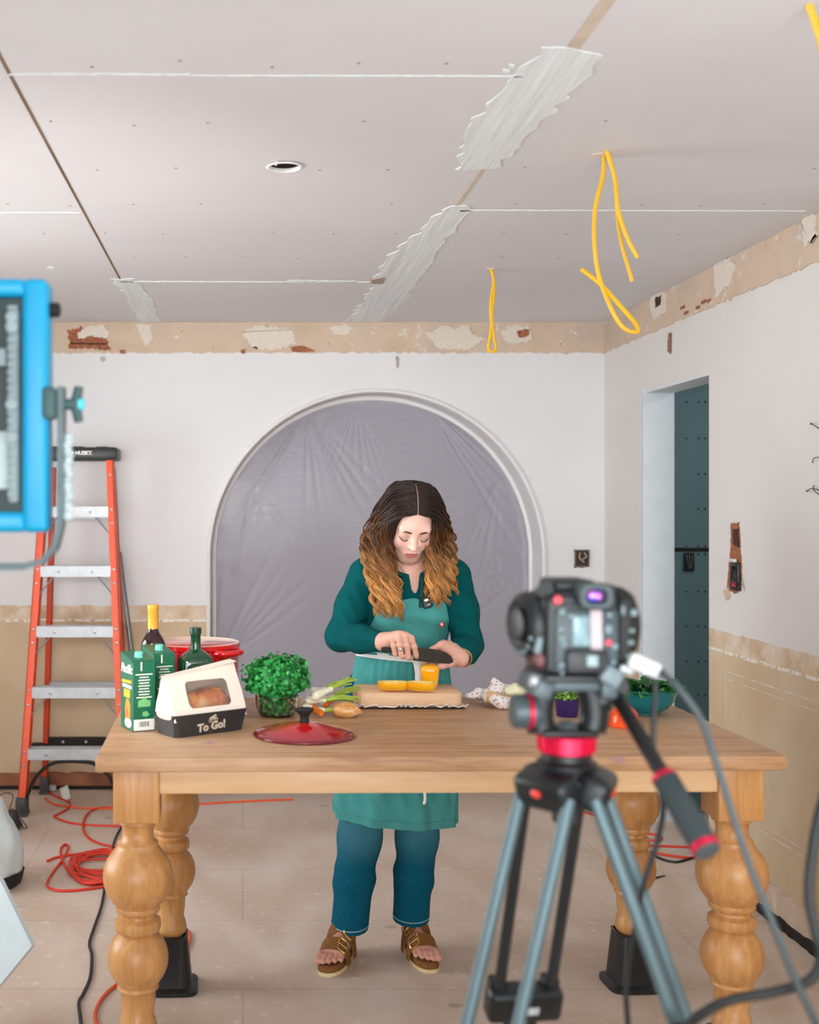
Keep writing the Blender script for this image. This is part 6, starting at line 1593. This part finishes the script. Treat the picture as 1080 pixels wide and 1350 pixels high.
g.tube(spline(nk, 6), .0045, 8); g.tube(spline([(2*(xc)-a+.006, b, c) for a, b, c in nk], 6), .0045, 8)
g.tube(spline([(xc+.030, 3.832, 1.272), (xc+.026, 3.824, 1.245), (xc+.022, 3.812, 1.205), (xc+.02, 3.80, 1.175)], 6), .0075, 8, flat=.5)
g.done('placket', M_shirt2, sh)
g = G()
for z, y in ((1.258, 3.828), (1.230, 3.819), (1.20, 3.808)): g.lathe([(0, .002), (.004, .0015), (.0045, 0)], Matrix.Translation((xc+.026, y-.0035, z)) @ Matrix.Rotation(R(80), 4, 'X'), 10)
g.done('button', M_shirt2, sh)
# jeans
M_jean = NT('teal blue denim'); v = M_jean.coord('Object', (1, 1, .16)); n1 = M_jean.noise(v, 520, 2); n2 = M_jean.noise(M_jean.coord('Object'), 5, 3)
cj = M_jean.ramp(n1, [(.35, S((4, 74, 96))), (.65, S((16, 92, 114)))])
sep = M_jean.n('ShaderNodeSeparateXYZ'); M_jean.l(M_jean.coord('Object'), sep.inputs[0])
fd = M_jean.math('SUBTRACT', 1, M_jean.math('MULTIPLY', M_jean.math('ABSOLUTE', M_jean.math('SUBTRACT', sep.outputs[2], .45)), 7), True)
cj = M_jean.mix(M_jean.math('MULTIPLY', M_jean.math('MULTIPLY', fd, n2), .8), cj, S((96, 148, 158)))
M_jean.l(cj, M_jean.b.inputs['Base Color']); M_jean.b.inputs['Roughness'].default_value = .95; M_jean.b.inputs['Specular IOR Level'].default_value = .12; M_jean.bump(n1, .06, .001)
JV = Vol((.24, 3.76, .06), (.76, 4.14, 1.0), .003)
heL, heR = P(460, 1213, 3.93), P(541, 1205, 3.97)
JV.ell((xp, 3.97, .88), (.154, .110, .14), .04)
JV.chain([hipL, knL, (knL+heL)/2, heL+V3((0, 0, -.05))], [.095, .070, .064, .0615], .03); JV.chain([hipR, knR, (knR+heR)/2, heR+V3((0, 0, -.05))], [.095, .068, .062, .0605], .03)
zL, zR = heL.z-.022, heR.z-.018
xs2 = (heL.x+heR.x)/2
JV.cut(lambda x, y, z: np.where(x < xs2, zL, zR)+.15*(y-3.95)+0*x-z)
JV.cut(lambda x, y, z: z-.99+0*x+0*y)
def jfold(Q):
    Q = Q.copy(); w = .0016*np.sin(Q[:, 2]*42+9*Q[:, 0]+2*np.sin(Q[:, 2]*23))*np.clip((.5-Q[:, 2])/.2, 0, 1)*np.clip((Q[:, 2]-.13)/.1, 0, 1); Q[:, 0] += w; Q[:, 1] -= .7*w; return Q
je = JV.done('jeans', M_jean.m, W, relax=2, post=jfold); WL[je] = WL[W]
bpy.context.view_layer.update(); g = G()
for c_, z in ((heL, zL), (heR, zR)):
    pts = []
    for a in [2*PI*k/40 for k in range(40)]:
        dd = V3((math.cos(a), math.sin(a), 0)); zz = z+.016+.15*(c_.y+.06*dd.y-3.95); ok, lo_, n_, i_ = je.ray_cast(V3((c_.x, c_.y, zz))+dd*.09-WL[W], -dd)
        if ok: pts.append(lo_+WL[W]+n_*.0004)
    g.tube(pts, .0016, 6, closed=True)
g.done('hem_stitching', mat('pale stitching', (150, 186, 190), .8), je)
# apron: bib shell over the chest, white waistband, hanging skirt
M_apron = mat('sage green canvas', (74, 150, 147), .9, var=.07, vs=14, bump=.2, bs=350, **{'Specular IOR Level': .15})
AV = Vol((.34, 3.70, .98), (.78, 3.99, 1.30), .003)
torso(AV, .013)
inn = Vol((.34, 3.70, .98), (.78, 3.99, 1.30), .003); torso(inn, .0075); AV.d = np.maximum(AV.d, -inn.d); del inn
zt_b = P(545, 789, 3.80).z
def bib(x, y, z):
    xm_ = xc-.004; hw = .100+np.clip((zt_b-z)*.32, 0, .07)
    return np.maximum(np.maximum(z-(zt_b-.012*np.abs(x-xm_)/.1+.12*0), np.abs(x-xm_)-hw), np.maximum(y-3.93, 1.012-z))
AV.cut(bib)
def afold(Q):
    Q = Q.copy(); Q[:, 1] -= .0035*np.sin(Q[:, 2]*95+22*Q[:, 0])*np.exp(-((Q[:, 2]-1.15)/.04)**2)+.002*np.sin(Q[:, 0]*80+Q[:, 2]*30); return Q
bibo = AV.done('apron_bib', M_apron, W, relax=2, post=afold); WL[bibo] = WL[W]
# straps from the bib over the shoulders
g = G()
for s_ in (-1, 1):
    x = xc-.004+s_*.088
    pts = spline([(x, 3.818, zt_b-.012), (x+s_*.004, 3.835, 1.255), (x+s_*.006, 3.868, 1.312), (x+s_*.004, 3.93, 1.336), (x-s_*.01, 4.0, 1.31)], 6)
    g.tube(pts, .013, 8, flat=.22, up=(1, 0, 0))
g.done('apron_strap', M_apron, W)
zw = P(540, 869, 3.83).z
def belt(u, v, e=.012):
    a = R(180+200*(u-.5)*1.0-90+0)          # front half
    a = R(-90)+R(104)*(2*u-1); z = zw+.020*(v-.5)*1.0+.010*math.sin(2*u*PI)*.5
    return (xp+.014+(.138+e)*math.cos(a), 3.955+(.100+e)*math.sin(a), z-.004*math.cos(a))
M_tape = mat('white cotton tape', (236, 234, 230), .9, var=.03)
g = G(); g.sheet(lambda u, v: belt(u, v), 40, 3, .003); g.done('waistband', M_tape, W, angle=60)
g = G(); b = P(551, 874, 3.822)
g.sheet(lambda u, v: (b.x-.020+.040*u+.012*v+.004*math.sin(5*v), b.y-.012-.012*math.sin(PI*u)-.01*v, b.z+.012-.12*v), 4, 14, .002); g.done('tie_tail', M_tape, W)
g = G(); g.tube(spline([P(560, 1040, 3.735), P(560.5, 1054, 3.733), P(559, 1060, 3.734)], 5), .0045, 8); g.done('tie_end', M_tape, W)
zh0, zh1 = P(442, 1086, 3.78).z, P(610, 1104, 3.78).z
M_apron2 = M_apron
def skirt(u, v):
    a = R(-90)+R(112)*(2*u-1); k = v
    zt2 = zw-.004; zb2 = zh0+(zh1-zh0)*u; z = zt2+(zb2-zt2)*k
    cxx = xp+.014+(.500-xp-.004)*k**1.2; rx = .150+.058*min(1, k*1.3)**.8; ry = .110+.055*min(1, k*1.6)
    ed = min(1, u/.12, (1-u)/.12); fo = ed*(.007*k*math.sin(9*a+.8)+.004*k*math.sin(17*a+2+2*k))+.004*math.sin(PI*k)*math.sin(23*a+4*z*6)+.003*math.sin(38*a)*max(0, 1-k*5)
    cr_ = .004*math.sin(60*(z+.3*math.cos(a)))*math.sin(7*a)*math.exp(-((k-.82)/.12)**2)
    return (cxx+(rx+fo)*math.cos(a), 3.955+(ry+fo+cr_)*math.sin(a), z)
g = G(); g.sheet(skirt, 110, 60, .0025); g.done('apron_skirt', M_apron2, W, angle=60)
g = G(); g.sheet(lambda u, v: tuple(V3(skirt(u, .955+.045*v))+V3((.0022*math.cos(R(-90)+R(112)*(2*u-1)), .0022*math.sin(R(-90)+R(112)*(2*u-1)), -.001))), 110, 3, .001); g.done('apron_hem', mat('sage hem', (66, 142, 139), .9, bump=.2, bs=350), W, angle=60)
def onbib(px, py, dy=0):
    """point on the apron front at a pixel, found with a ray"""
    d = P(px, py, 1.0)-V3((0, 0, H)); d.normalize(); ok, loc, n_, i_ = bibo.ray_cast(V3((0, 0, H))-WL[W], d)
    return (loc+WL[W]+n_*dy, n_) if ok else (P(px, py, 3.80), V3((0, -1, 0)))
bpy.context.view_layer.update()
pa_, n_ = onbib(582, 822, .0015)
g = G(); Rm = n_.to_track_quat('Y', 'Z').to_matrix() if False else Matrix.Rotation(0, 3, 'Z')
g.rbox(pa_, (.014, .004, .018), .001); g.done('brand_tag', mat('red woven tag', (206, 30, 62), .8), W)
g = G(); M_ = Matrix.Translation(pa_+V3((0, -.0022, 0))) @ Matrix.Rotation(R(90), 4, 'X'); g.text('a', .015, M_, .0003, 0, .0004); g.done('tag_mark', M_tape, W, smooth=False)
g = G()                                            # pocket seam on the bib
sm = [onbib(px, py, .0012)[0] for px, py in ((534, 818), (542, 819), (552, 820.5), (562, 822), (574, 823), (582, 827), (580, 840), (576, 846))]
g.tube(spline(sm, 5), .0012, 5); sm = [onbib(px, py, .0012)[0] for px, py in ((535, 822), (545, 823), (556, 825), (567, 826.5), (576, 827.5))]; g.tube(spline(sm, 5), .0009, 5); g.done('pocket_seam', mat('sage seam', (78, 140, 126), .9), W)
# clip-on microphone
mp, n_ = onbib(563, 794, .006)
m = thing('clip_microphone', 'small black wireless microphone clipped to top of the apron bib', 'microphone', mp)
Rm = Matrix.Rotation(R(-18), 3, 'Y') @ Matrix.Rotation(R(-18), 3, 'X')
g = G(); g.rbox(mp, (.031, .011, .040), .006, Rm, 3); g.done('mic_body', M_black, m)
g = G(); q_ = mp+Rm @ V3((0, -.0058, .006)); g.ell(q_, (.0075, .0012, .0045), Rm); g.box(mp+Rm @ V3((.002, -.0058, -.010)), (.010, .0008, .0016), Rm); g.done('emblem', M_cwhite, m)
# jewellery
g = G(); rc_ = (mids[1]*.60+end1[1]*.40); f_ = frame_z(end1[1]-mids[1]); g.tube([rc_+f_.col[0]*.0098*math.cos(a)+f_.col[1]*.0098*math.sin(a) for a in [2*PI*k/20 for k in range(20)]], .0016, 8, closed=True)
g.ell(rc_+V3((0, -.0105, 0)), (.0045, .0022, .0045)); g.done('finger_ring', mat('silver ring', (200, 200, 206), .2, .9), W)
g = G(); bw = wrR*.78+elR*.22; f_ = frame_z(wrR-elR); bw = wrR*.86+elR*.14; g.tube([bw+f_.col[0]*.034*math.cos(a)+f_.col[1]*.030*math.sin(a)+V3((0, -.004, -.004)) for a in [2*PI*k/32 for k in range(32)]], .0026, 8, closed=True); g.done('bracelet', mat('gold bangle', (226, 186, 120), .2, .9), W)
def onskin(px, py, dy=.001):
    d = P(px, py, 1.0)-V3((0, 0, H)); d.normalize(); ok, loc, n_, i_ = bodyo.ray_cast(V3((0, 0, H))-WL[W], d)
    return loc+WL[W]+n_*dy if ok else P(px, py, 3.86)
g = G(); g.tube(spline([onskin(px, py) for px, py in ((527, 746), (531, 752), (536, 758), (539, 761), (542, 757), (546, 752))], 5), .0009, 5); g.ell(onskin(538.5, 761, .002), (.004, .0016, .004)); g.done('necklace', mat('fine gold chain', (226, 184, 120), .25, .9), W)
# sandals
M_suede = mat('tan brown suede', (128, 82, 34), .8, var=.18, vs=25, bump=.2, bs=200); M_sole = mat('cream rubber sole', (222, 206, 158), .7, var=.05); M_cork = mat('brown cork footbed', (130, 86, 44), .8, var=.2, vs=90)
M_buck = mat('brass buckle', (206, 172, 104), .25, .85)
for k_, (f, sd, c, big) in enumerate(FT):
    s = mesh_obj('sandal', [tuple(c(0, 0, 0))]*3, [], M_suede, W); bpy.data.objects.remove(s)
    out_ = []
    for i in range(44):
        a = 2*PI*i/44; l = .068+.126*math.cos(a); wd = .040+.012*math.cos(a); wd *= 1.0
        s_ = wd*math.copysign(abs(math.sin(a))**.8, math.sin(a)); s_ += -big*.006*math.cos(a)
        out_.append((l, s_))
    def layer(name, z0, z1, k0, k1, m, parent):
        g = G(); n = len(out_)
        vs = [c(.073+(l-.073)*k0, s_*k0, z0) for l, s_ in out_]+[c(.073+(l-.073)*k1, s_*k1, z1) for l, s_ in out_]
        g.add(vs, [list(range(n))[::-1], list(range(n, 2*n))]+[(i, (i+1) % n, n+(i+1) % n, n+i) for i in range(n)]); o = g.done(name, m, parent, angle=50); WL[o] = WL[W]; return o
    so = layer('sandal', .0005, .013, .985, 1.0, M_sole, W)
    layer('footbed', .013, .031, .99, .985, M_suede, so)
    layer('insole', .031, .0325, .95, .94, M_cork, so)
    for (l0, wdt, ht, lean) in ((.044, .034, .106, .034), (.112, .036, .082, .028)):
        hw = .050
        def strap(u, v, l0=l0, wdt=wdt, ht=ht, lean=lean, hw=hw):
            a = PI*u; cs, sn = math.cos(a), math.sin(a)
            return c(l0+(v-.5)*wdt*(1-.10*sn), -hw*math.copysign(abs(cs)**.75, cs), .018+(ht-.018+(.5-v)*lean)*sn**.85)
        g = G(); g.sheet(strap, 28, 6, -.003); g.done('strap', M_suede, so, angle=60)
        ub = .34 if big < 0 else .66
        # buckle frame on the outer side
        a0_ = V3(strap(ub+.0, .5)); du = (V3(strap(ub+.03, .5))-V3(strap(ub-.03, .5))).normalized(); dv = (V3(strap(ub, .8))-V3(strap(ub, .2))).normalized(); nn = du.cross(dv).normalized(); nn = nn if nn.z > 0 else -nn
        a0_ = a0_+nn*.005; q4 = []
        for aa in range(24):
            an_ = 2*PI*aa/24; ca, sa = math.cos(an_), math.sin(an_); q4.append(a0_+du*.017*math.copysign(abs(ca)**.5, ca)+dv*(wdt*.56)*math.copysign(abs(sa)**.5, sa))
        g = G(); g.tube(q4, .0030, 8, closed=True); g.tube([a0_-du*.015, a0_+du*.015], .002, 6); g.done('buckle', M_buck, so)
# ------------------------------------------------------------ hair
g = G(); hcol = []
RS = V3((.080, .099, .092)); HC0 = V3((0, .018, .036))
def scalp(th, ph, k=1.0):
    """point on the head: th = sideways angle from the parting, ph = front (-1) to back (+1)"""
    a = abs(th); fr = R(-61)+R(1)*min(a, .8)/.8+R(21)*max(0, a-.8); u = (ph+1)/2; psi = fr+(R(72)-fr)*u
    return hl(HC0.x+RS.x*k*math.sin(th)*math.cos(psi)**.8, HC0.y+RS.y*k*math.sin(psi), HC0.z+RS.z*k*math.cos(th)*math.cos(psi))
ROOT, MIDC, TIP = np.array(S((40, 25, 20))[:3]), np.array(S((98, 60, 32))[:3]), np.array(S((190, 134, 74))[:3])
def emit(path, rs, shade):
    N_ = len(path); L = [0]
    for a, b in zip(path, path[1:]): L.append(L[-1]+(b-a).length)
    g.tube(path, rs, 5, flat=.6)
    for i in range(N_):
        t_ = L[i]/L[-1]
        c_ = ROOT+(MIDC-ROOT)*min(1, max(0, (t_-.20)/.25)) if t_ < .45 else MIDC+(TIP-MIDC)*min(1, (t_-.45)/.42)
        c_ = np.clip(c_*(1+(shade-1)*min(1, t_*2.2)), 0, 1)
        for _ in range(5): hcol.append(c_)
def clump(fpts, n, wid, curl, ph0, wl, base):
    """a wavy lock: n strands that share one wave and close up towards the tip"""
    for j in range(n):
        rr2, aa = wid*math.sqrt(rp.random()), rp.uniform(0, 2*PI); dph = rp.uniform(-.07, .07)
        sp_ = spline(fpts(dph), 8); N_ = len(sp_); L = [0]
        for a, b in zip(sp_, sp_[1:]): L.append(L[-1]+(b-a).length)
        r0_ = rp.uniform(.0016, .0034); out_ = []; rs = []; sl = rp.uniform(0, .07); pj = ph0+rp.uniform(-.35, .35); cj = curl*rp.uniform(.8, 1.2)
        for p, s_ in zip(sp_, L):
            t_ = s_/L[-1]; am = cj*min(1, max(0, (t_-.24)/.35)); an_ = pj+2*PI*s_/wl
            w_ = rr2*min(1, t_*3)*(1-.72*max(0, (t_-.55)/.45)); tw2 = aa+2.2*t_
            out_.append(p+V3((math.cos(an_)*am+w_*math.cos(tw2), math.sin(an_)*am*.75+w_*.8*math.sin(tw2)+am*.3, sl*max(0, t_-.8)))); rs.append(r0_*(.6+.4*min(1, t_*5))*(1-.8*max(0, (t_-.75)/.25)**1.5))
        emit(out_, rs, base*rp.uniform(.5, 1.5))
xh = xc-.014
for s_ in (-1, 1):
    NC = 44
    for i in range(NC):
        q_ = (i % 11)/10; lay = i//11                # q: inner to outer, lay: front to back
        ph = (-.97, -.6, -.15, .4)[lay]+rp.uniform(-.12, .25)
        ze = P(0, rp.uniform(792, 826) if s_ < 0 else rp.uniform(784, 812), 3.79).z+(.05*rp.random() if lay else 0)+.02*q_
        y_ = 3.782+.016*lay+.02*q_
        xin = (.066, .068, .076, .088)[lay]; xm_ = xh+s_*(xin+(.128-xin)*q_**.9)
        x1_ = xh+s_*(xin-.002+(.138-xin)*q_); xe = xh+s_*((.036 if s_ < 0 else .056)+((.122 if s_ < 0 else .128)-.046)*q_)
        def fp_(d, ph=ph, q_=q_, s_=s_, y_=y_, xm_=xm_, x1_=x1_, xe=xe, ze=ze, lay=lay):
            p_ = max(-1, min(1, ph+d*2.2))
            return [scalp(s_*.05, p_, 1.0), scalp(s_*.55, p_, 1.02+.02*q_), scalp(s_*1.12, max(-1, p_*.97), 1.04+.08*q_), V3((xm_, y_-.002-.014*(1-q_)+.035*q_, 1.418)), V3((x1_, y_+.008, 1.33)), V3((x1_*.5+xe*.5, y_-.004, 1.255)), V3((xe, y_-.014, ze))]
        clump(fp_, 15, .015, rp.uniform(.009, .015), rp.uniform(0, 6.28), rp.uniform(.075, .105), rp.uniform(.8, 1.2)*(1.0 if lay < 2 else .75))
    for i in range(16):                            # back of the head, behind the shoulders
        ph = rp.uniform(.0, 1); q_ = rp.random(); yb_ = 3.86+.11*q_; xo = xh+s_*(.13-.09*q_)
        clump(lambda d, ph=ph, s_=s_, xo=xo, yb_=yb_: [scalp(s_*.05, min(1, ph+d), 1.0), scalp(s_*.6, min(1, ph+d), 1.03), scalp(s_*1.2, min(1, ph+d), 1.10), V3((xo, yb_-.01, 1.42)), V3((xo, yb_+.03, 1.34)), V3((xo, yb_+.07, 1.25))], 12, .015, .01, rp.uniform(0, 6), .09, .7)
# close cap of hair under the locks
nb = len(g.v)
def capf(u, v):
    s_ = -1 if u < .5 else 1; th = (abs(u-.5)*2)*1.75; ph = -.86+1.84*v
    return scalp(s_*(.035+th), ph, .995)
for s_ in (-1, 1):
    b0 = len(g.v); g.grid(lambda u, v: scalp(s_*(.03+u*1.6), -.96+1.96*v, .992), 20, 24); hcol += [ROOT*.9]*(len(g.v)-b0)
b0 = len(g.v); ME_ = HR
for v_ in (0,):
    g.ell(hl(0, .045, .01), (.080, .075, .085), HR, 24, 14); hcol += [ROOT*.9]*(len(g.v)-b0)
HM = vcol_mat('wavy brown to golden hair', .42); hb_ = HM.node_tree.nodes['Principled BSDF']; hb_.inputs['Specular IOR Level'].default_value = .35
g.c = [tuple(c_) for c_ in hcol]
g.done('hair', HM, W, col=True, angle=0)
# ------------------------------------------------------------ knife
ka, kb = P(503, 856, 3.665), P(546, 860.5, 3.640); hd_, tp_ = P(546, 861, 3.640), P(598.5, 867, 3.652)
k = thing('chef_knife', 'dark bladed chef knife in her hand over the upright pepper', 'knife', (ka+tp_)/2)
g = G(); d = (kb-ka).normalized(); g.tube([ka, ka+d*.01, (ka+kb)/2, kb], [.008, .0115, .0105, .0095], 14, flat=.75, up=(0, 0, 1)); g.done('handle', M_soft, k)
ax_ = (tp_-hd_).normalized(); L = (tp_-hd_).length; upv = V3((0, -.12, 1)); upv = (upv-ax_*upv.dot(ax_)).normalized(); nn = ax_.cross(upv)
prof = [(0, .019), (L*.45, .0195), (L*.78, .014), (L*.93, .004), (L, -.010), (L*.985, -.017), (L*.9, -.0215), (L*.4, -.0235), (0, -.0235)]
g = G(); n = len(prof); vs = [hd_+ax_*a+upv*b+nn*(.0012 if b > -.01 else .0006) for a, b in prof]+[hd_+ax_*a+upv*b-nn*(.0012 if b > -.01 else .0006) for a, b in prof]
g.add(vs, [list(range(n)), list(range(n, 2*n))[::-1]]+[(i, n+i, n+(i+1) % n, (i+1) % n) for i in range(n)])
g.done('blade', mat('dark hammered steel', (62, 58, 54), .38, .75, var=.2, vs=120, bump=.3, bs=220), k, smooth=False)
def area(name, loc, target, sx, sy, watts, col, spread=180):
    l = bpy.data.lights.new(name, 'AREA'); l.shape = 'RECTANGLE'; l.size = sx; l.size_y = sy; l.energy = watts; l.color = col; l.spread = R(spread)
    o = bpy.data.objects.new(name, l); COL.objects.link(o); o.location = loc
    o.rotation_mode = 'QUATERNION'; o.rotation_quaternion = (Vector(target)-Vector(loc)).to_track_quat('-Z', 'Y'); return o
area('window_daylight', (-.4, -2.1, 1.5), (.3, 4, 1.3), 3.4, 1.7, 10, (.95, .98, 1.0))
area('bounce_lamp', (.8, .4, 1.5), (1.0, 1.7, 3.0), 1.8, 1.8, 30, (.90, .96, 1.0), 160)
area('left_window_daylight', (-2.5, 3.6, 1.45), (1.9, 3.9, 1.9), 1.8, 1.5, 46, (.93, .97, 1.0), 125)
area('hall_fill', (2.9, 5.0, 2.40), (2.8, 5.2, 0), .5, .5, 8, (1, .98, .95))  # unseen fill light, added to brighten the hall
area('room_beyond_light', (AX, YB+1.5, 1.6), (AX, YB, 1.2), 1.6, 1.2, 8, (.97, .95, 1.0))  # unseen area light inside the closed room behind the sheet
sl = bpy.data.lights.new('soft_daylight', 'SUN'); sl.energy = 1.25; sl.angle = R(26); sl.color = (.95, .98, 1)
so_ = bpy.data.objects.new('soft_daylight', sl); COL.objects.link(so_); so_.rotation_mode = 'QUATERNION'; so_.rotation_quaternion = Vector((.08, 1, -.05)).to_track_quat('-Z', 'Y')
w = bpy.data.worlds.new('daylight'); scene.world = w; w.use_nodes = True
bg = w.node_tree.nodes['Background']; bg.inputs['Color'].default_value = (.95, .97, 1.0, 1); bg.inputs['Strength'].default_value = 1.0
vs_ = scene.view_settings; vs_.view_transform = 'Standard'; vs_.look = 'None'; vs_.gamma = 1; vs_.use_curve_mapping = False; vs_.exposure = 0.0
